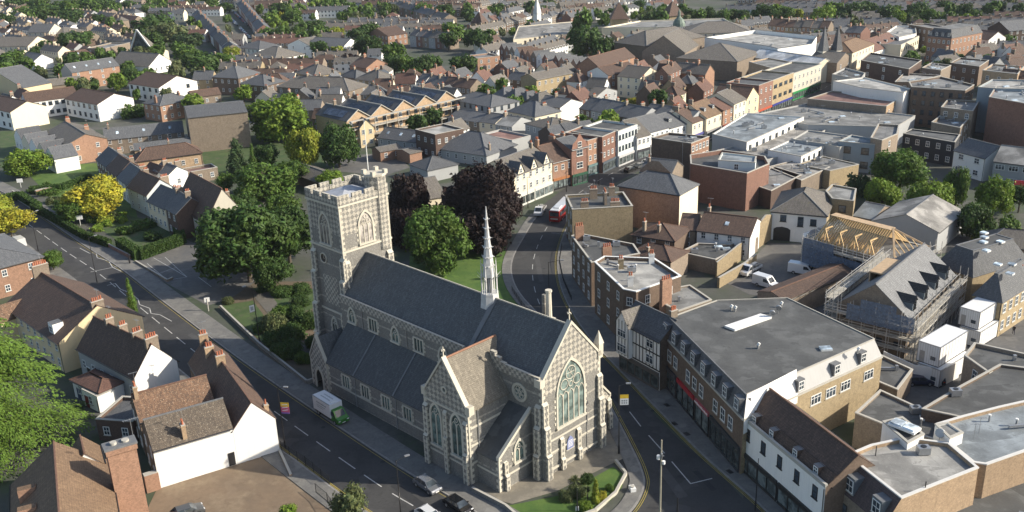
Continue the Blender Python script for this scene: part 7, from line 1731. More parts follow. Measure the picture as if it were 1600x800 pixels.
# gardens: hedges and shrubs
hedge([(186, 372), (215, 390), (282, 366), (276, 350)], 2.0, 2.4, 'dark', 'tall dark clipped hedge enclosing the garden by the car park')
hedge([(50, 318), (100, 345), (130, 362), (170, 375)], 1.2, 1.8, 'dark', 'dark boundary hedge along the left road')
hedge([(45, 292), (95, 288), (140, 272)], 1.5, 1.6, 'dark', 'dark hedge dividing the far gardens')
hedge([(0, 305), (30, 300), (60, 318)], 1.6, 2.0, 'dark', 'dark hedge at the left end of the far gardens')
for i, (x, y, r_, h, c_, l) in enumerate(((160, 345, 16, 2.2, 'lime', 'yellow clipped shrub below the golden tree'), (188, 337, 13, 2, 'bright', 'bright rounded shrub right of the golden tree'), (150, 357, 14, 1.6, 'bright', 'low bright shrub beside the estate sign'), (195, 360, 18, 2, 'green', 'green mixed shrubs behind the dark hedge'), (225, 352, 22, 2, 'green', 'broad green shrub before the cottage doors'), (75, 300, 18, 2, 'green', 'garden shrub below the far lawn'), (98, 318, 14, 2, 'dark', 'dark garden shrub by the brick planter'), (240, 368, 22, 2.2, 'dark', 'russet-topped hedge mass before the cottages'), (262, 380, 10, 1.6, 'dark', 'dark shrub at the hedge corner'))):
    shrub(x, y, r_, h, c_, l)
GS = random.Random(21)
for i in range(16):
    t = i / 15; x = 60 + 150 * t + GS.uniform(-12, 12); y = 296 + 62 * t + GS.uniform(-14, 10); shrub(x, y, GS.uniform(7, 14), GS.uniform(1, 2.4), GS.choice(['green', 'dark', 'bright', 'grey', 'green']), 'leafy garden shrub between the left road and the cottage row', group='mixed garden shrubs by the left road')
shrub(668, 188, 12, 4, 'lime', 'climbing plants on the flats front'); shrub(695, 180, 12, 6, 'bright', 'tall climber on the right end of the flats'); shrub(645, 190, 14, 3, 'green', 'low bushes before the flats')
shrub(870, 150, 20, 5, 'dark', 'dark bushes beside the cream pair of houses'); shrub(918, 155, 12, 4, 'green', 'green bushes right of the dark ones'); shrub(985, 160, 20, 2.5, 'yellow', 'sunlit yellow scrub below the pale gable')
shrub(345, 170, 20, 4, 'green', 'shrubs below the dark villa'); shrub(205, 175, 20, 5, 'green', 'bushes under the blank white gable'); shrub(95, 165, 18, 5, 'grey', 'bushy tree growing against the white office wing')
tree(178, 125, 18, 8, 'green', 'leafy tree beside the white gabled block', far=True); tree(200, 112, 16, 8, 'dark', 'brown-green tree behind the leafy one', far=True)
# distant trees (crown centre x, y, radius in pixels, height, colour)
TD = [(121, 61, 27, 12, 'dark'), (18, 88, 20, 10, 'green'), (68, 70, 13, 10, 'dark'), (238, 40, 32, 16, 'dark'), (262, 48, 28, 15, 'grey'), (292, 62, 26, 14, 'pine'), (225, 62, 26, 14, 'dark'), (320, 98, 26, 12, 'dark'), (345, 92, 20, 12, 'green'), (362, 80, 14, 10, 'lime'), (300, 92, 20, 12, 'dark'), (290, 78, 22, 13, 'green'),
      (152, 27, 11, 9, 'dark'), (112, 22, 18, 14, 'dark'), (95, 12, 22, 12, 'green'), (70, 18, 22, 13, 'dark'), (130, 6, 16, 10, 'green'), (165, 5, 16, 10, 'dark'), (270, 10, 14, 9, 'dark'), (30, 20, 16, 9, 'green'), (0, 30, 16, 9, 'dark'),
      (415, 50, 15, 10, 'green'), (432, 12, 18, 12, 'dark'), (455, 22, 18, 12, 'green'), (440, 24, 6, 9, 'yellow'), (490, 38, 17, 10, 'dark'), (508, 48, 16, 9, 'green'), (525, 48, 14, 9, 'lime'), (500, 72, 15, 11, 'dark'), (528, 78, 13, 9, 'lime'), (475, 92, 12, 7, 'green'), (545, 90, 16, 8, 'copper'),
      (558, 52, 16, 12, 'dark'), (575, 45, 18, 14, 'dark'), (585, 66, 18, 14, 'dark'), (565, 68, 16, 12, 'dark'), (612, 78, 19, 15, 'green'), (615, 95, 18, 12, 'dark'), (638, 96, 18, 12, 'green'), (660, 98, 18, 12, 'dark'), (680, 95, 14, 10, 'dark'), (722, 97, 24, 14, 'dark'), (710, 45, 24, 15, 'green'), (740, 55, 16, 13, 'dark'), (757, 62, 16, 12, 'dark'), (700, 58, 16, 12, 'dark'), (690, 14, 18, 12, 'dark'), (660, 12, 18, 12, 'green'), (733, 22, 13, 11, 'dark'), (755, 112, 8, 8, 'green'), (632, 118, 7, 5, 'green'), (785, 125, 12, 5, 'dark'),
      (918, 58, 30, 21, 'dark'), (910, 30, 20, 22, 'green'), (935, 72, 20, 16, 'dark'), (952, 70, 10, 12, 'pine'), (975, 72, 13, 10, 'grey'), (868, 52, 8, 6, 'dark'), (830, 36, 10, 8, 'green'), (1010, 22, 14, 8, 'grey'),
      (1075, 20, 16, 11, 'dark'), (1092, 22, 16, 12, 'green'), (1110, 19, 15, 11, 'dark'), (1128, 22, 15, 11, 'green'), (1146, 20, 14, 10, 'dark'), (1160, 22, 13, 10, 'dark'), (1180, 20, 14, 9, 'green'), (1200, 15, 18, 12, 'dark'), (1225, 18, 18, 13, 'green'), (1245, 20, 12, 10, 'lime'), (1170, 98, 13, 5, 'green'), (1285, 20, 20, 14, 'bright'), (1300, 10, 18, 12, 'green'), (1282, 54, 12, 7, 'green'), (1232, 45, 10, 6, 'dark'),
      (1330, 12, 18, 12, 'dark'), (1352, 10, 18, 12, 'dark'), (1385, 16, 18, 12, 'dark'), (1408, 24, 14, 11, 'bright'), (1432, 14, 20, 14, 'dark'), (1455, 22, 16, 12, 'green'), (1478, 8, 16, 12, 'dark'), (1505, 14, 18, 13, 'dark'), (1525, 22, 12, 10, 'green'), (1560, 8, 14, 10, 'dark'), (1590, 12, 12, 10, 'dark'), (1575, 28, 10, 8, 'green'),
      (780, 10, 12, 8, 'dark'), (815, 14, 10, 7, 'green'), (350, 10, 12, 8, 'dark'), (860, 5, 14, 8, 'green'), (995, 6, 14, 8, 'dark'), (545, 8, 12, 8, 'green'), (600, 20, 10, 7, 'dark'), (20, 5, 16, 9, 'dark'), (60, 3, 16, 9, 'green'), (200, 8, 14, 9, 'dark'), (235, 12, 14, 10, 'green'), (330, 3, 16, 9, 'green')]
CN = {'dark': 'dark green', 'green': 'mid green', 'lime': 'yellow-green', 'yellow': 'yellowing', 'grey': 'grey-green', 'pine': 'blue-green', 'copper': 'copper-leaved', 'bright': 'bright green'}
def zone(x, y):
    L_ = [(60, 50, 'bell-cote school'), (232, 70, 'swept-roof church'), (350, 40, 'parked-car terrace street'), (345, 110, 'dark slate villas'), (430, 80, 'white hip-roofed house'), (500, 45, 'long white house'), (600, 100, 'orange gabled house'), (720, 90, 'orange flat-roofed house'), (920, 60, 'tallest dark tree'), (860, 45, 'long pale market wall'), (1030, 60, 'green dome hall'), (1110, 30, 'mall clock pavilion'), (1200, 70, 'white department store'), (1300, 50, 'red-brick end block'), (1400, 70, 'dormered corner hotel'), (1500, 50, 'cream parade end'), (1560, 100, 'tall red brick block'), (660, 30, 'green-roofed terraces'), (120, 20, 'top left villas')]
    return min(L_, key=lambda q: (q[0] - x) ** 2 + ((q[1] - y) * 2) ** 2)[2]
cnt = {}
for i, (x, y, r_, h, c_) in enumerate(TD):
    zz = zone(x, y); k = (c_, zz); cnt[k] = cnt.get(k, 0) + 1; 
    sz = 'broad' if r_ > 18 else ('small' if r_ < 12 else 'mid-sized')
    tree(x, y, r_, h, c_, '%s %s tree %s the %s' % (sz, CN[c_], ('near', 'behind', 'beside', 'beyond')[(cnt[k] - 1) % 4], zz), far=True if r_ > 13 else 2, group='distant trees among the houses')
# ------------------------------------------------------------------ far buildings placed one by one
row((300, 22), (352, 78), 13, 8, 5.6, ['tan', 'red', 'white'], ['slate', 'grey'], 'from the far end of the terrace left of the parked cars', 'terrace left of the parked cars', 'g', 2.6, chim=True, wc=1, win='')
row((370, 6), (402, 46), 9, 8, 5.6, ['orange', 'grey', 'red'], ['slate'], 'from the far end of the terrace right of the parked cars', 'terrace right of the parked cars', 'g', 2.6, chim=True, wc=2)
row((780, 76), (856, 95), 9, 8, 6, ['red', 'orange', 'tan', 'white'], ['slate', 'brown'], 'from the left in the red terrace below the market wall', 'red terrace below the market wall', 'G', 2.4, wc=1)
row((855, 92), (930, 108), 8, 8, 6, ['orange', 'red'], ['slate'], 'from the left in the second red terrace by the tall tree', 'second red terrace by the tall tree', 'G', 2.4, wc=1)
row((615, 8), (692, 30), 9, 9, 6, ['tan', 'orange'], ['grey', 'slate'], 'from the left in the green-roofed terrace', 'green-roofed terraces', 'g', 2.6, wc=1)
row((640, 55), (700, 60), 6, 8, 6, ['grey', 'red', 'tan'], ['slate', 'grey'], 'from the left in the dark gabled terrace', 'dark gabled terrace', 'g', 2.6, wc=1)
row((1200, 40), (1294, 44), 7, 9, 6.4, ['tan', 'orange', 'yellow'], ['brown', 'grey'], 'from the left in the brick row before the bright tree', 'brick row before the bright tree', 'g', 2.8, wc=2)
row((1320, 50), (1345, 52), 2, 9, 7.5, ['red'], ['slate'], 'from the left in the orange block by the white yard', 'orange block by the white yard', 'g', 2.4, wc=2)
house('pink-red gabled house with white half-timbering by the dark copse', (590, 50), (606, 56), (622, 50), 6, 'orange', 'brown', 'G', 3.4, [], 'fr')
house('long cream house pair with eight white sashes beside dark bushes', (838, 124), (895, 113), 9, 7.5, 'yellow', 'grey', 'g', 1.8, [(-.95, 0, 3), (.0, 0, 3)], 'f', wcols=6, near=True)
house('red brick gabled block with orange flank left of the pale gable', (935, 104), (992, 88), 10, 8, 'orange', 'brown', 'g', 3.4, [(-.4, .1, 2)], 'f', wcols=3)
house('small white-fronted brick house with brown roof', (938, 108), (950, 117), (982, 106), 8, 'white', 'brown', 'G', 2.4, [(.3, .3, 4, 1.6)], 'r', wcols={'r': 3}, sidewall='orange')
house('pale gabled house above brown lower wall', (974, 116), (1000, 122), (1020, 112), 8, 'ivory', 'grey', 'g', 3, [], 'fr')
house('red brick gabled house with paired windows and orange flank', (1028, 113), (1044, 116), (1058, 106), 9.5, 'red', 'brown', 'G', 2.4, [(.2, .2, 3)], 'fr')
house('tall brown gabled house joined to the red gabled house', (1052, 112), (1102, 116), 8, 8, 'orange', 'grey', 'g', 3, [(.3, 0, 3)], '')
house('grey gabled pair of cottages below the brown lower wall', (922, 146), (932, 150), (958, 140), 5.5, 'grey', 'grey', 'g', 2, [], 'fr')
house('dark slate house with hip and chimney at the centre', (800, 172), (836, 182), (870, 172), 6.5, 'ivory', 'slate', 'h', 3.4, [(.5, .3, 4, 1.6)], 'fr')
house('house with white gable and dark brick flank right of the hip', (842, 160), (875, 168), (903, 158), 5.6, 'dark', 'slate', 'g', 2, [(-.2, 0, 3)], 'f', sidewall='white')
house('pale mono-pitched roof block above the cream shop', (832, 190), (860, 202), (896, 190), 6.5, 'grey', 'grey', 'h', 1.8, [], 'f')
row((905, 168), (1000, 186), 5, 11, 6.6, ['brown', 'grey', 'dark'], ['slate'], 'from the left in the dark slate range behind the shops', 'dark slate range behind the shops', 'g', 2.8, wc=2)
row((1000, 178), (1075, 190), 4, 11, 7, ['white', 'grey'], ['slate', 'bluegrey'], 'from the left in the blue-grey range behind the white shops', 'blue-grey range behind the white shops', 'g', 2.6, wc=2)
row((865, 215), (935, 205), 3, 10, 8, ['dark', 'brown'], ['slate', 'dark'], 'from the left behind the curved gable shop', 'roofs behind the curved gable shop', 'g', 2.4, wc=0, win='')
row((700, 148 + 35), (800, 162 + 35), 4, 10, 5.5, ['grey', 'tan', 'ivory'], ['slate', 'light'], 'from the left in the mews before the grey-walled block', 'mews before the grey-walled block', 'g', 2.0, wc=2)
row((770, 148), (842, 160), 4, 9, 6, ['tan', 'ivory'], ['slate', 'grey'], 'from the left beside the grey-walled block', 'houses beside the grey-walled block', 'h', 2.6, wc=2)
row((650, 128), (735, 138), 6, 8, 6, ['white', 'grey', 'tan'], ['slate', 'brown'], 'from the left behind the sawtooth flats', 'houses behind the sawtooth flats', 'g', 2.6, wc=2)
# mall and market
flatb('long pale low market wall and roof left of the tall tree', [(802, 62), (810, 42), (900, 34), (905, 52)], 6, 'ivory', 'corr', .3, {}, kit=2)
house('mall roof with grey hips behind the tall tree', (960, 66), (1010, 72), 40, 9, 'tan', 'grey', 'h', 5, [], '', name='mall', cat='mall')
house('wide pleated mall roof left of the green dome', (1003, 80), (1070, 82), 24, 8, 'tan', 'grey', 'G', 7, [], '', name='mall', cat='mall')
house('dark mall roof range right of the green dome', (1058, 90), (1152, 96), 26, 8, 'tan', 'grey', 'h', 5, [], '', name='mall', cat='mall')
house('back mall roof range with white upstand', (1070, 52), (1175, 50), 22, 9, 'ivory', 'grey', 'h', 4, [], 'f', wcols=8, name='mall', cat='mall')
flatb('low flat white-rimmed mall roof behind the dome', [(940, 45), (1000, 34), (1130, 30), (1150, 42), (1040, 44)], 7, 'ivory', 'mid', .6, {}, kit=3)
p = G(1060, 72, 0); root = empty('domed_pavilion', 'green copper dome pavilion with white columns in the mall roofs', 'pavilion', (p.x, p.y, 0)); b = MB(); GC = M_plain('green_copper', (.13, .18, .145), .6)
for i in range(12): a = i * .5236; b.bar((2.9 * math.cos(a), 2.9 * math.sin(a), 5), (2.9 * math.cos(a), 2.9 * math.sin(a), 10), .25, WHITE)
b.bar((0, 0, 0), (0, 0, 5.5), 3.4, W_['ivory'], 12); b.build('colonnade', root); b = MB()
pr = [(5.2, 10), (4.8, 11.5), (3.6, 13.2), (1.5, 14.4), (1.2, 15), (1.0, 17), (.1, 18.5)]
for (r0, z0), (r1, z1) in zip(pr, pr[1:]): b.bar((0, 0, z0), (0, 0, z1), r0 * .62, GC, 12, r1 * .62)
b.build('dome', root)
for i, (x, y, hh, lab) in enumerate(((967, 50, 17, 'oast-like brick pavilion with pointed roof above the mall'), (1050, 42, 15, 'smaller tiled turret with lantern above the mall'), (840, 46, 20, 'white slender spire left of the tall tree'), (750, 50, 12, 'brown pyramid roof kiosk before the market wall'))):
    p = G(x, y, 0); w_ = 4.5 if i < 2 else (1.6 if i == 2 else 3.5); b = MB(); b.box(-w_, w_, -w_, w_, 0, hh * .45, W_['yellow'] if i != 2 else W_['white'])
    for k in range(4): a = [(-1, -1), (1, -1), (1, 1), (-1, 1)]; q, s = a[k], a[(k + 1) % 4]; b.poly([(q[0] * w_ * 1.15, q[1] * w_ * 1.15, hh * .45), (s[0] * w_ * 1.15, s[1] * w_ * 1.15, hh * .45), (0, 0, hh)], T_['brown'] if i != 2 else T_['white'])
    o = b.build('turret', None, (p.x, p.y, 0), R(20 * i)); tag(o, lab, 'turret'); FOOT.append((p.x, p.y, 6)); b = MB(); b.bar((0, 0, hh - .5), (0, 0, hh + 3), .5, WHITE, 6, .1); b.build('lantern', o)
flatb('white department store with dark fascia and blue windows', [(1101, 64), (1180, 52), (1276, 62), (1268, 74), (1215, 82), (1200, 78)], 9, 'white', 'light', 1.6, {5: 3}, True, edge=M_plain('dark_fascia', (.05, .06, .07), .5), style='dark', ws=(6, 3), fl=1, kit=3)
house('glazed white barrel roof beside the department store', (1172, 88), (1272, 104), 12, 7, 'ivory', 'white', 'g', 2.6, [], '', name='glass_roof', cat='glazed roof')
flatb('sandy market hall with pale roof below the barrel roof', [(1170, 98), (1200, 92), (1270, 104), (1235, 116)], 8, 'buff', 'mid', .4, {}, kit=2)
house('dormered corner hotel in banded red brick with white mansard windows', (1457, 55), (1487, 60), (1526, 50), 11, 'orange', 'slate', 'm', 3.4, [(-.8, .2, 4), (.8, .4, 4)], 'fr', inset=1.6, top='felt', wcols={'f': 5, 'r': 8}, floors=3, dorm=4, name='hotel', cat='hotel', near=False)
house('dark brick flank block left of the dormered hotel', (1420, 40), (1456, 46), 9, 10, 'brown', 'felt', 'f', 0, [], 'f')
house('dark gabled house with tan flank at the far right', (1556, 42), (1577, 48), (1620, 42), 8, 'dark', 'slate', 'G', 3.5, [], 'r')
house('white pair with slate gables right of the hotel', (1526, 58), (1545, 62), (1563, 57), 7, 'white', 'brown', 'g', 3, [], 'fr')
flatb('curved white car-park building behind the cream bank', [(1385, 52), (1400, 42), (1430, 42), (1432, 54), (1405, 60)], 9, 'white', 'light', .6, {}, kit=1)
for i, a in enumerate([((1485, 100), (1500, 92), (1545, 96), (1530, 106)), ((1440, 108), (1455, 100), (1486, 104), (1470, 112)), ((1345, 96), (1360, 84), (1440, 96), (1420, 110)), ((1398, 130), (1412, 116), (1470, 120), (1430, 130)), ((1535, 112), (1550, 102), (1600, 106), (1590, 118)), ((1470, 170), (1480, 158), (1530, 160), (1520, 176)), ((1300, 118), (1320, 108), (1352, 116), (1345, 126))]):
    flatb(('flat-roofed brick block below the banded hotel', 'small flat block with white lift housing', 'dark cluttered roofs behind the high street church', 'flat grey block right of the plant room wall', 'sandy flat block at the right below the gabled house', 'grey flat block left of the tall red brick block', 'narrow flat roof beside the twin spires')[i], list(a), 7 + i % 3, ('brown', 'tan', 'dark', 'brown', 'buff', 'tan', 'grey')[i], ('felt', 'mid', 'dark', 'light', 'mid', 'felt', 'dark')[i], .5, {3: 3}, kit=3)
row((1560, 122), (1650, 130), 4, 8, 6, ['tan', 'white'], ['brown', 'slate'], 'from the left at the right edge below the sandy block', 'houses at the right edge', 'g', 2.6, wc=1)
# ------------------------------------------------------------------ further streets: each nearer house on its own, the farthest roofs as one mass
RG = random.Random(99); made = 0; gtree = 0
for p in [G(*q) for q in RC]: FOOT.append((p.x, p.y, 7))
for p, q in zip([G(x, y) for x, y in RC], [G(x, y) for x, y in RC][1:]):
    for k in range(1, 6): m_ = p.lerp(q, k / 6); FOOT.append((m_.x, m_.y, 6.5))
st0, st1 = G(352, 14), G(402, 62)
for k in range(24): m_ = st0.lerp(st1, k / 23); FOOT.append((m_.x, m_.y, 6))
KEEP = [(430, 330, 60), (655, 95, 60), (722, 97, 30), (600, 75, 30), (250, 55, 45), (320, 92, 35), (918, 60, 35), (712, 45, 24), (1115, 20, 55), (1412, 285, 60), (510, 45, 25), (85, 18, 35), (440, 235, 75), (380, 265, 55), (510, 250, 60), (580, 250, 45), (200, 185, 30), (215, 178, 25), (90, 180, 45), (400, 190, 28), (985, 165, 26), (830, 145, 14), (300, 165, 30), (345, 175, 30), (130, 190, 45)]
fm_ = MB(); fw = MB(); ftree = []
WL = ['tan', 'white', 'tan', 'white', 'ivory', 'yellow', 'ivory', 'white', 'tan', 'grey', 'brown', 'red', 'white']; RL = ['slate', 'grey', 'slate', 'brown', 'slate', 'grey', 'grey', 'brown', 'slate', 'red']
def pix(v):
    dv = v - Vector((0, 0, CAM_H)); wz = dv.dot(_F); return 800 + FOC * dv.dot(_R) / wz, 400 - FOC * dv.dot(_U) / wz
def mass_house(xj, yj, ux, wd, dp, hh, wl, rf, rise, kd):
    uy = Vector((-ux.y, ux.x, 0)); c = Vector((xj, yj, 0)); x, y = wd / 2, dp / 2
    def W3(p): return c + ux * p[0] + uy * p[1] + Vector((0, 0, p[2]))
    cs = [(-x, -y), (x, -y), (x, y), (-x, y)]
    for i in range(4):
        p, q = cs[i], cs[(i + 1) % 4]; pts = [(p[0], p[1], 0), (q[0], q[1], 0), (q[0], q[1], hh)]
        if kd == 'g' and i in (1, 3): pts.append((p[0], 0, hh + rise))
        pts.append((p[0], p[1], hh)); fm_.poly([W3(v) for v in pts], W_[wl])
    for P in roof_planes(kd, wd, dp, hh, rise, .3, .1): fm_.poly([W3(v) for v in P], T_[rf])
    n = max(1, int(wd / 5))
    for i in range(n):
        t = -x + wd * i / n; cm = W_['orange' if wl in ('red', 'orange') else 'tan']; z1 = hh + rise + .9; a = .55
        for k in range(4):
            e = [(-.35, -a), (.35, -a), (.35, a), (-.35, a)]; p, q = e[k], e[(k + 1) % 4]
            fm_.poly([W3((t + p[0], p[1], hh + 1)), W3((t + q[0], q[1], hh + 1)), W3((t + q[0], q[1], z1)), W3((t + p[0], p[1], z1))], cm)
        fm_.poly([W3((t - .3, -a, z1)), W3((t + .3, -a, z1)), W3((t + .3, a, z1)), W3((t - .3, a, z1))], COPING)
    for i in range(2 * n):
        t = -x + wd * (i + .5) / (2 * n)
        for z in (1.0, 3.6): fm_.poly([W3((t - .6, -y - .05, z)), W3((t + .6, -y - .05, z)), W3((t + .6, -y - .05, z + 1.4)), W3((t - .6, -y - .05, z + 1.4))], WHITE); fm_.poly([W3((t - .45, -y - .08, z + .15)), W3((t + .45, -y - .08, z + .15)), W3((t + .45, -y - .08, z + 1.25)), W3((t - .45, -y - .08, z + 1.25))], GLASS)
    if wd > 7:      # back extension
        for i in range(n):
            t = -x + wd * (i + .3) / n; P = [(t - 1.2, y, 0), (t + 1.2, y, 0), (t + 1.2, y + 3.5, 0), (t - 1.2, y + 3.5, 0)]
            for k in range(4): p, q = P[k], P[(k + 1) % 4]; fm_.poly([W3(p), W3(q), W3((q[0], q[1], 3.6)), W3((p[0], p[1], 3.6))], W_[wl])
            fm_.poly([W3((p[0], p[1], 3.6 + (.9 if p[0] > t else 0))) for p in P], T_['slate'])
Y = 190.0
while Y < 1250:
    wide = Y > 420; half = (Y / FOC) * 860; X = -half - 20 + RG.uniform(0, 8)
    while X < half + 20:
        base = R(-42) if X < -40 else R(22)
        base += R(35) * round(math.sin(X * .009 + Y * .004) * 1.2); ang = base + R(RG.choice([0, 0, 0, 90]) if not wide else 0) + R(RG.uniform(-4, 4))
        wd = RG.uniform(6.5, 10) if not wide else RG.choice([7, 12, 20, 30]); dp = RG.uniform(5.8, 7)
        xj, yj = X + wd / 2 + RG.uniform(-2, 2), Y + RG.uniform(-3, 3); px, py = pix(Vector((xj, yj, 0)))
        lim = 250 if px < 1100 else 130
        ok = -40 < px < 1640 and py < lim and -45 < py and not (px < 330 and py > 188) and all(math.hypot(px - a, (py - b_) * 1.6) > r_ for a, b_, r_ in KEEP)
        ux = Vector((math.cos(ang), math.sin(ang), 0)); 
        if ux.x < 0: ux = -ux
        uy = Vector((-ux.y, ux.x, 0))
        nn = max(1, int(wd / dp)); free = all(foot_ok((Vector((xj, yj, 0)) + ux * (wd * ((i + .5) / nn - .5))).x, (Vector((xj, yj, 0)) + ux * (wd * ((i + .5) / nn - .5))).y, 3.4) for i in range(nn))
        green = noise.noise(Vector((X * .011, Y * .008, 3))) > .05
        if ok and free and not (green and RG.random() < .72):
            wl = RG.choice(WL); rf = RG.choice(RL); kd = RG.choice(['g', 'g', 'g', 'h']); hh = RG.uniform(4.4, 5.6); p0 = Vector((xj, yj, 0)) - ux * wd / 2 - uy * dp / 2
            if made < 62 and not wide:
                lab = '%s house, %s walls, %s roof, %s %s' % ({'g': 'gabled', 'h': 'hipped', 'G': 'gable-fronted'}[kd], wl, {'grey': 'weathered'}.get(rf, rf), 'near' if py > 60 else 'beyond', zone(px, py))
                house(lab, None, None, None, hh, wl, rf, kd, RG.uniform(2.4, 3.4), [(RG.choice([-.9, 0, .9]), 0, RG.choice([2, 3, 4]))], 'fr', world=(p0, ux, wd, dp), group='houses of the distant streets', floors=2); made += 1
            else:
                mass_house(xj, yj, ux, wd, dp, hh, wl, rf, RG.uniform(1.9, 2.7), kd)
                for i in range(nn): q = Vector((xj, yj, 0)) + ux * (wd * ((i + .5) / nn - .5)); FOOT.append((q.x, q.y, 3.3))
            if wide: X += wd * .3
        elif ok and foot_ok(xj, yj, 2.5) and RG.random() < (.95 if green else .45):
            c_ = RG.choice(['green', 'green', 'dark', 'grey', 'green', 'bright']); h_ = RG.uniform(6, 12) if green else RG.uniform(4, 8); r_ = h_ * RG.uniform(.3, .5)
            if gtree < 70 and Y < 520: tree(px, py, 1, h_, c_, '%s garden tree near the %s' % (CN[c_], zone(px, py)), far=2, group='garden trees between distant houses', world=(xj, yj, r_)); gtree += 1
            else: ftree.append((xj, yj, r_, h_, c_)); FOOT.append((xj, yj, r_ * .6))
            wd = r_ * 1.1
        X += wd * .72 + 2.5
    Y += 10.5 + (Y - 190) * .006
struct(fm_.build('distant_houses'), 'stuff')
vs_, fs_, mi_, mats_ = [], [], [], []
for (x, y, r_, h_, c_) in ftree:
    me = crown_mesh(FOL[c_], len(vs_) % 3, 300, .19, 6); b0 = len(vs_)
    if FOL[c_] not in mats_: mats_.append(FOL[c_])
    a = RG.random() * 6.28; ca, sa = math.cos(a), math.sin(a); k = mats_.index(FOL[c_])
    for v in me.vertices: q = v.co; vs_.append((x + (q.x * ca - q.y * sa) * r_ * 1.1, y + (q.x * sa + q.y * ca) * r_ * 1.1, h_ * .5 + q.z * h_ * .52))
    for f in me.polygons: fs_.append(tuple(b0 + i for i in f.vertices)); mi_.append(k)
me = bpy.data.meshes.new('distant_trees'); me.from_pydata(vs_, [], fs_)
for m_ in mats_: me.materials.append(m_)
me.polygons.foreach_set('material_index', mi_); o = bpy.data.objects.new('distant_trees', me); put(o); o['kind'] = 'stuff'
print('filler houses', made, 'trees', gtree, 'mass trees', len(ftree), 'mass faces', len(fm_.f))
# ------------------------------------------------------------------ vehicles
hl = heading(560, 689, 640, 741)            # down the left road, towards the viewer
TG = paint('leaf_green', (.05, .22, .03)); BXW = M_render('white_truck_body', (.72, .72, .72), dirt=.15)
t = van(519, 652, hl, 'white box delivery truck with green cab driving past the church', 'truck', TG, BXW, L_=6.6)
b = MB(); rr = random.Random(2); x = -2.6; GT = M_plain('grey_lettering', (.35, .37, .36), .6)
for row_, (z0, hh) in enumerate(((2.2, .22), (1.8, .14), (1.5, .1))):
    x = -2.2
    while x < .4 - row_ * .4: w_ = rr.uniform(.08, .2); b.box(x, x + w_, -1.10, -1.08, z0, z0 + hh * rr.uniform(.7, 1), GT, bottom=True); x += w_ + .06
for row_, y0 in enumerate((-.35, .25)):
    x = -2.2
    while x < .2: w_ = rr.uniform(.1, .22); b.box(x, x + w_, y0, y0 + .25 * rr.uniform(.6, 1), 3.0, 3.01, GT); x += w_ + .07
b.build('lettering', t)
b = MB(); b.box(.5, 1.1, -.5, .5, 3.0, 3.12, WHITE); b.build('roof_vent', t)
SIL = paint('silver', (.36, .37, .39), .25, .7); BLK = paint('black', (.012, .012, .014), .2, .3); WHT = paint('white', (.75, .75, .74)); BLU = paint('blue', (.03, .07, .25)); GRY = paint('grey', (.10, .105, .11)); REDP = paint('red', (.40, .02, .015)); DBL = paint('dark_blue', (.02, .03, .07))
car(668, 763, hl, 'silver', SIL, 'silver hatchback with lights toward the viewer beside the transept')
car(716, 795, hl, 'black', BLK, 'black car following kerb in front of the silver hatchback')
car(672, 812, hl, 'white', WHT, 'white car cut off by the bottom edge below the black car')
p = G(293, 806); car(0, 0, heading(245, 765, 437, 704), 'grey', GRY, 'dark car with white roof box parked in the brown yard', world=(p.x, p.y))
# bus
p = G(866, 347); hb = heading(866, 350, 893, 322); HBS = G(866, 349)
ubus = Vector((math.cos(hb), math.sin(hb), 0)); bc = HBS + ubus * 5.8; root = empty('bus', 'red single-deck bus with white roof heading up the high street', 'bus', (bc.x, bc.y, .02), hb)
b = MB(); b.box(-5.8, 5.8, -1.25, 1.25, .35, 2.95, REDP, bottom=True); b.build('body', root); b = MB(); b.prism([(-5.7, -1.1), (5.7, -1.1), (5.7, 1.1), (-5.7, 1.1)], 2.95, 3.15, WHT); b.box(-4, -1.5, -.7, .7, 3.15, 3.35, WHT); b.build('roof', root)
for sy in (-1, 1):
    for k in range(6): b = MB(); x = -5.2 + k * 1.75; y = sy * 1.265; b.poly([(x, y, 1.45), (x + 1.6, y, 1.45), (x + 1.6, y, 2.6), (x, y, 2.6)], CGLASS); b.build('window', root)
b = MB(); b.poly([(-5.815, -1.05, 1.7), (-5.815, 1.05, 1.7), (-5.815, 1.05, 2.7), (-5.815, -1.05, 2.7)], CGLASS); b.build('rear_window', root); b = MB(); b.box(-5.86, -5.8, -.9, .9, .95, 1.2, WHT, bottom=True); b.build('number_panel', root)
for y in (-1.05, 1.05): b = MB(); b.box(-5.86, -5.8, y - .1, y + .1, 1.3, 1.6, REDL, bottom=True); b.build('tail_light', root)
wt, wr = wheel_mesh()
for x in (-3.6, 3.6):
    for y in (-1.15, 1.15): inst(wr, 'rim', inst(wt, 'wheel', root, (x, y, .48), 0, (1.45, 1.4, 1.45)))
hv = heading(850, 325, 838, 342)
van(844, 334, hv, 'white flatbed van facing the bend beside the red bus', 'flatbed', L_=5.8)
van(1172, 427, heading(1190, 418, 1163, 432), 'white tipper van with open bed parked in the yard', 'flatbed', L_=5.6)
van(1254, 428, heading(1235, 425, 1272, 431), 'white panel van parked beside the rusty-roofed shed', 'panel', L_=5.6)
van(1196, 448, heading(1180, 442, 1206, 450), 'white van nose showing past the long mansard roof', 'panel', L_=5.0)
p = G(28, 378, 0); van(30, 384, heading(60, 385, 20, 360), 'white high-roofed van half hidden behind the far left brick house', 'panel', L_=5.4)
car(1438, 583, heading(1440, 590, 1436, 570), 'silver', SIL, 'silver car parked nose-in to the white hoarding'); car(1466, 594, heading(1466, 602, 1462, 580), 'black', BLK, 'black car parked beside the silver one at the hoarding')
car(1436, 600, heading(1420, 600, 1450, 600), 'dark_blue', DBL, 'dark car behind the pair at the hoarding')
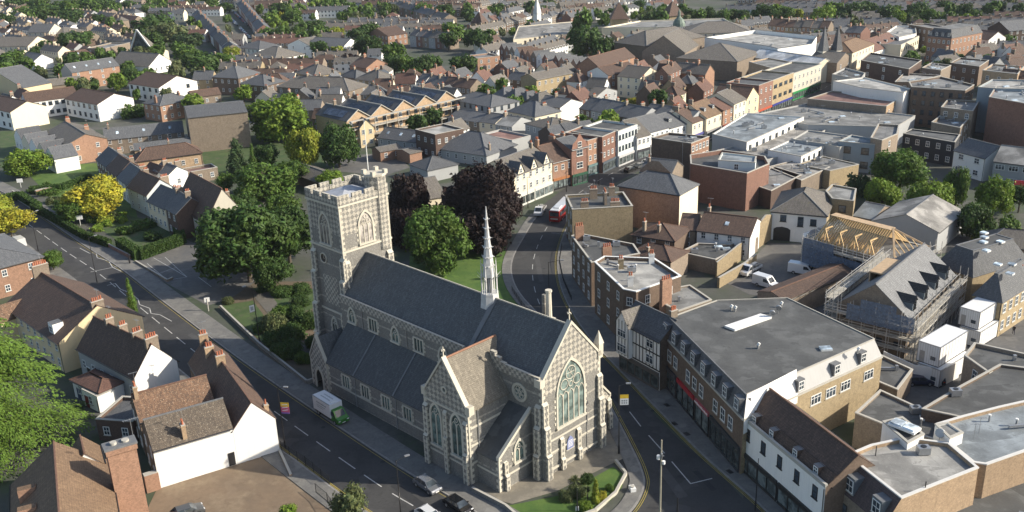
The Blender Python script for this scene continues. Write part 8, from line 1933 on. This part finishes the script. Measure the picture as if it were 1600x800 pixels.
car(1478, 348, heading(1470, 345, 1490, 350), 'blue', BLU, 'blue car under the dark tree at the lane end'); car(1492, 346, heading(1470, 345, 1490, 350), 'blue', BLU, 'blue van-like car next to the dark tree trunk')
car(1470, 352, heading(1470, 352, 1466, 344), 'red', REDP, 'orange-red car beside the barn corner')
cols = [('white', WHT), ('silver', SIL), ('black', BLK), ('grey', GRY), ('red', REDP), ('blue', BLU)]; RC_ = random.Random(8)
a0, a1 = G(350, 12), G(401, 62); d = (a1 - a0); L_ = d.length; d.normalize(); s = Vector((-d.y, d.x, 0)); n = min(26, int(L_ / 6.2))
for sg in (-1, 1):
    for k in range(n):
        if RC_.random() < .15: continue
        q = a0 + d * (L_ * k / n) + s * sg * 3.2; cn, cm = RC_.choice(cols); car(0, 0, math.atan2(d.y, d.x), cn, cm, '%s car in the %s parked line of the terrace street' % (cn, 'left' if sg > 0 else 'right'), 'cars parked along the far terrace street', True, world=(q.x, q.y))
for i, (x, y, cn) in enumerate(((778, 100, 'white'), (783, 105, 'grey'), (772, 108, 'silver'), (788, 112, 'black'), (1000, 262, 'grey'), (1012, 256, 'white'), (985, 268, 'black'), (1192, 296, 'white'), (1205, 300, 'silver'), (1325, 268, 'black'), (1480, 100, 'white'), (1450, 92, 'red'), (340, 70, 'white'), (318, 52, 'silver'), (1160, 262, 'black'))):
    car(x, y, heading(x, y, x + 20, y - (7 if i > 3 else -12)), cn, dict(cols)[cn], ('first', 'second', 'third', 'fourth', 'fifth', 'sixth', 'seventh', 'eighth', 'ninth', 'tenth', 'eleventh', 'twelfth', 'thirteenth', 'fourteenth', 'fifteenth')[i] + ' scattered parked car, %s, among distant roofs' % cn, 'scattered parked cars', True)
# ------------------------------------------------------------------ street furniture
lamp_post(60, 392, 9, 'tall black lamp post by the far left house', 1.5, R(60)); lamp_post(152, 442, 10, 'tall black lamp post behind the seven-pot chimney', 1.2, R(30))
lp = lamp_post(406, 536, 11, 'black lamp post with white banner at the churchyard', 1.2, R(220), r=.09)
BW = M_plain('banner_white', (.8, .8, .78), .7, var=.05); BP = M_plain('banner_pink', (.62, .10, .22), .7); BY = M_plain('banner_yellow', (.8, .52, .04), .7); BB = M_plain('banner_purple', (.22, .12, .42), .7)
def plain_banner(root, x0, z, w_, h_):
    b = MB(); b.box(x0, x0 + w_, -.02, .02, z, z + h_, BW, bottom=True); o = b.build('banner', root); b = MB(); b.box(x0 + .2, x0 + w_ - .2, -.03, .03, z + .3, z + h_ - .3, GT, bottom=True); b.build('emblem', o)
banner_on(lp, 6.2, .9, 1.3, plain_banner)
lp = lamp_post(446, 700, 9.6, 'black lamp post with pink and yellow banner by the white gable', 1.0, R(-10), r=.09)
def gaudy(root, x0, z, w_, h_):
    b = MB(); b.box(x0, x0 + w_, -.02, .02, z + h_ * .62, z + h_, BY, bottom=True); b.box(x0, x0 + w_, -.02, .02, z + .25, z + h_ * .62, BP, bottom=True); b.box(x0, x0 + w_, -.02, .02, z, z + .25, BB, bottom=True)
    for k in range(3): b.bar((x0 + .2, -.03, z + .5 + k * .45), (x0 + w_ - .2, -.03, z + .65 + k * .42), .06, WHITE)
    b.build('banner', root)
banner_on(lp, 5.6, 1.2, 1.8, gaudy)
lp = lamp_post(967, 709, 10.6, 'black lamp post with yellow and white banner beside the chancel gable', 1.0, R(150), r=.09)
def yel(root, x0, z, w_, h_):
    b = MB(); b.box(x0, x0 + w_, -.02, .02, z + h_ * .62, z + h_, BY, bottom=True); b.box(x0, x0 + w_, -.02, .02, z, z + h_ * .62, BW, bottom=True)
    for i in range(3):
        for k in range(2): b.box(x0 + .2 + i * .3, x0 + .38 + i * .3, -.03, .03, z + .2 + k * .35, z + .42 + k * .35, GREYM, bottom=True)
    b.build('banner', root)
lp.rotation_euler.z = 0; banner_on(lp, 7.6, 1.15, 1.6, yel)
mp = lamp_post(1031, 815, 11.5, 'tall pale camera mast standing in the right-hand road', 0, 0, head=False, r=.13, name='camera_mast', cat='mast', mat=M_plain('pale_mast_paint', (.40, .37, .28), .5))
b = MB(); b.bar((-.35, 0, 9.3), (.35, 0, 9.3), .05, GREYM); b.bar((-.35, 0, 8.9), (-.35, 0, 9.4), .22, WHITE, 8); b.bar((.3, 0, 8.2), (.3, 0, 8.6), .2, WHITE, 8); b.bar((0, 0, 8.9), (0, -.4, 9.9), .12, GREYM, 6); b.build('cameras', mp)
lamp_post(627, 812, 8.6, 'black street lamp on the near kerb beside the silver hatchback', 1.2, R(25))
lamp_post(1180, 798, 7.5, 'black lamp post before the white painted building', 0, 0, head=False); lamp_post(1058, 812, 3.2, 'short black signal post at the bottom of the junction', 0, 0, head=False, r=.12, name='signal_post', cat='post')
sp_ = lamp_post(902, 800, 3.6, 'black and white sign post in front of the garden bed', 0, 0, head=False, r=.07, name='sign_post', cat='sign post'); b = MB(); b.box(-.2, .2, -.05, .05, 0.2, .8, WHITE); b.build('sign', sp_)
lamp_post(888, 375, 10.5, 'tall dark lamp column against the yellow flank wall', 0, 0, head=False); lamp_post(858, 462, 7, 'grey lamp with long arm over the bend', 2.4, R(0)); lamp_post(1065, 290, 12, 'slender pale mast in front of the dark brown block', 0, 0, head=False, r=.07, mat=GREYM, name='mast', cat='mast')
lamp_post(936, 290, 9, 'dark lamp post before the orange shops', 1, R(-60)); lamp_post(825, 325, 8, 'dark lamp post before the cream shop with gables', 1, R(-60)); lamp_post(885, 300, 8, 'dark lamp post before the arched shop', 1, R(-60))
lamp_post(203, 412, 2.6, 'black bollard-like post with bin at the car park corner', 0, 0, head=False, r=.12, name='post', cat='post')
p = G(326, 486); root = empty('sign', 'white finger sign on a pale post by the churchyard corner', 'sign', (p.x, p.y, 0), .3); b = MB(); b.bar((0, 0, 0), (0, 0, 2.6), .12, COPING, 6); b.build('post', root); b = MB(); b.box(-.5, .5, -.04, .04, 1.9, 2.8, WHITE, bottom=True); b.build('board', root)
for (x, y, l) in ((126, 352, 'white estate sign board in front of the yellow clipped shrubs'), (33, 293, 'white sign board at the far garden gate')):
    p = G(x, y); root = empty('sign', l, 'sign', (p.x, p.y, 0), .2); b = MB(); b.bar((0, 0, 0), (0, 0, 1.8), .06, WHITE, 6); b.build('post', root); b = MB(); b.box(-.8, .8, -.04, .04, 1.5, 2.6, WHITE, bottom=True); b.build('board', root)
# garden walls
def wall_run(pts, h, mat, label, name='wall_run', cat='wall', w_=.35, cap=COPING):
    P_ = [G(x, y) for x, y in pts]; c = P_[0].copy(); b = MB()
    for p, q in zip(P_, P_[1:]):
        d = (q - p).normalized(); s = Vector((-d.y, d.x, 0)) * w_ / 2; b.prism([tuple((v - c)[:2]) for v in (p + s, p - s, q - s, q + s)], 0, h, mat, cap)
    o = b.build(name, None, c); tag(o, label, cat); return o
wall_run([(133, 366), (180, 392), (205, 405)], 1.0, W_['red'], 'low red brick garden wall along the left road pavement', 'garden_wall'); wall_run([(20, 302), (60, 325), (90, 345)], .9, W_['red'], 'low brick wall at the far gardens by the pavement', 'garden_wall')
wall_run([(212, 410), (262, 440), (270, 436)], .5, W_['tan'], 'low planted wall between car park and pavement', 'garden_wall'); wall_run([(56, 304), (82, 298)], 1.2, W_['orange'], 'orange brick planter wall in the far garden', 'garden_wall', w_=1.2)
wall_run([(640, 428), (700, 446), (760, 480)], .8, W_['flint'], 'flint boundary wall beyond the nave roof', 'boundary_wall')
wall_run([(738, 768), (790, 795), (830, 830)], .7, W_['flint'], 'low flint wall along the left pavement before the chapel', 'boundary_wall'); wall_run([(345, 482), (405, 540), (480, 600), (492, 596)], .7, W_['flint'], 'low flint wall beside the churchyard slope', 'boundary_wall')
wall_run([(870, 822), (930, 800), (962, 772), (978, 742), (962, 722)], .45, W_['stone'], 'low curved stone kerb wall round the church lawn', 'boundary_wall'); wall_run([(230, 765), (246, 760)], 2.0, W_['orange'], 'short orange brick wall at the yard gate', 'garden_wall')
wall_run([(1122, 450), (1165, 425), (1180, 412)], 2.2, W_['yellow'], 'curved yellow brick yard wall behind the pub', 'garden_wall', w_=.5); wall_run([(1285, 420), (1335, 418)], 3.2, W_['brown'], 'brown brick wall beneath the scaffolding', 'garden_wall')
wall_run([(455, 745), (437, 706)], .4, W_['tan'], 'low plinth below the yard railings', 'plinth')
# railings
def railing(pts, h, label, gap=1.6, bars=True):
    P_ = [G(x, y) for x, y in pts]; c = P_[0].copy(); root = empty('railing', label, 'railing', tuple(c)); b = MB(); pb = MB()
    for p, q in zip(P_, P_[1:]):
        p, q = p - c, q - c; L_ = (q - p).length; n = max(1, int(L_ / gap))
        for z in (.15, h): b.bar((p.x, p.y, z), (q.x, q.y, z), .03, BLACK)
        for i in range(n + 1): m_ = p.lerp(q, i / n); pb.bar((m_.x, m_.y, 0), (m_.x, m_.y, h + .1), .05, BLACK)
        if bars:
            for i in range(int(L_ / .16)): m_ = p.lerp(q, i * .16 / L_); b.bar((m_.x, m_.y, .15), (m_.x, m_.y, h), .012, BLACK)
    b.build('railing_panel', root); pb.build('railing_posts', root)
railing([(440, 704), (478, 728), (515, 758)], 1.5, 'black railings along the brown yard'); railing([(494, 770), (512, 785), (525, 805)], 1.4, 'dark railings below the pale young tree'); railing([(800, 455), (815, 478), (850, 520)], 1.1, 'grey railings on the pavement beside the bend')
railing([(325, 440), (352, 426), (385, 430)], .5, 'low rail round the shaded parking bays', bars=False)
railing([(878, 385), (874, 410), (880, 440), (893, 470)], 1.1, 'guard railings on the outer pavement of the bend')
# pedestrians, small and upright
SK = M_plain('skin', (.45, .28, .20), .6)
def person(px, py, hd, top, leg, label, stride=.25):
    p = G(px, py); me = bpy.data.meshes.new('person'); bm = bmesh.new(); V = []
    J = [(0, 0, .95), (0, 0, 1.2), (0, 0, 1.42), (0, 0, 1.52), (0, .01, 1.66), (.02, .1, .92), (stride * .5, .1, .5), (stride, .1, .06), (stride + .14, .1, .04), (0, -.1, .92), (-stride * .2, -.1, .5), (-stride, -.1, .08), (-stride + .14, -.1, .04), (0, .2, 1.4), (-.08, .24, 1.12), (.06, .25, .9), (0, -.2, 1.4), (.1, -.24, 1.12), (.22, -.22, .92)]
    Rr = [.13, .14, .15, .06, .10, .09, .065, .045, .035, .09, .065, .045, .035, .06, .045, .035, .06, .045, .035]
    E_ = [(0, 1), (1, 2), (2, 3), (3, 4), (0, 5), (5, 6), (6, 7), (7, 8), (0, 9), (9, 10), (10, 11), (11, 12), (2, 13), (13, 14), (14, 15), (2, 16), (16, 17), (17, 18)]
    me.from_pydata(J, E_, []); o = bpy.data.objects.new('person', me); put(o, None, (p.x, p.y, .14), hd); md = o.modifiers.new('skin', 'SKIN'); md.use_smooth_shade = True
    for v, r_ in zip(me.skin_vertices[0].data if me.skin_vertices else [], Rr): v.radius = (r_, r_)
    if not me.skin_vertices:
        bm = bmesh.new(); bm.from_mesh(me); ly = bm.verts.layers.skin.verify()
        for v, r_ in zip(bm.verts, Rr): v[ly].radius = (r_, r_)
        bm.verts.ensure_lookup_table(); bm.verts[0][ly].use_root = True; bm.to_mesh(me); bm.free()
    o.modifiers.new('sub', 'SUBSURF').levels = 1; dg = bpy.context.evaluated_depsgraph_get(); m2 = bpy.data.meshes.new_from_object(o.evaluated_get(dg)); o.modifiers.clear(); o.data = m2
    m2.materials.clear()
    for mt in (M_plain('cloth_' + top[0], top[1], .9), M_plain('cloth_' + leg[0], leg[1], .9), SK, M_plain('dark_hair', (.03, .02, .015), .8)): m2.materials.append(mt)
    for f in m2.polygons: z = f.center.z; f.material_index = 3 if z > 1.68 or (z > 1.58 and f.center.x < -.02) else (2 if z > 1.5 else (0 if z > .98 or abs(f.center.y) > .19 else 1))
    tag(o, label, 'person'); return o
person(1583, 524, 1.2, ('black', (.02, .02, .02)), ('navy', (.02, .02, .04)), 'person in black walking beside the yellow brick house')
p = G(988, 767); b = MB(); b.box(-.35, .35, -.5, .5, 0, .5, WHITE); b.bar((0, 0, .5), (0, 0, .62), .3, COPING, 8); o = b.build('stone_block', None, (p.x, p.y, .12), .2); tag(o, 'white rounded stone block on the corner pavement', 'stone block')
# drain covers and manholes, small dark marks
for i, (x, y) in enumerate(((1054, 663), (1073, 679), (1140, 738), (1042, 634))): p = G(x, y); b = MB(); b.box(-.5, .5, -.35, .35, .121, .13, BLACK); o = b.build('drain_cover', None, (p.x, p.y, 0), R(-65)); o['kind'] = 'structure'
# air
HZ = 0.00005
if HZ:
    m = bpy.data.materials.new('air'); m.use_nodes = True; n = m.node_tree; n.nodes.clear(); o_ = n.nodes.new('ShaderNodeOutputMaterial'); v = n.nodes.new('ShaderNodeVolumePrincipled'); v.inputs['Color'].default_value = (.80, .87, 1, 1); v.inputs['Density'].default_value = HZ; v.inputs['Anisotropy'].default_value = .1; L(n, v.outputs[0], o_.inputs['Volume'])
    b = MB(); X0, X1, Y0, Y1 = -2600, 2600, -300, 4600; b.box(X0, X1, Y0, Y1, -1, 90, m, bottom=True); o = b.build('haze'); o['kind'] = 'stuff'; 
# things that would read alike are told apart by their order across the picture
def px_of(o): v = o.matrix_world.translation - Vector((0, 0, CAM_H)); return v.dot(_R) / max(1e-3, v.dot(_F))
bpy.context.view_layer.update(); by = {}
for o in scene.objects:
    if o.parent is None and 'label' in o: by.setdefault(o['label'].lower(), []).append(o)
for k, v in by.items():
    if len(v) > 1:
        v.sort(key=px_of)
        for i, o in enumerate(v):
            if i < 20: o['label'] = o['label'] + ', ' + ORD[i] + ' from the left'
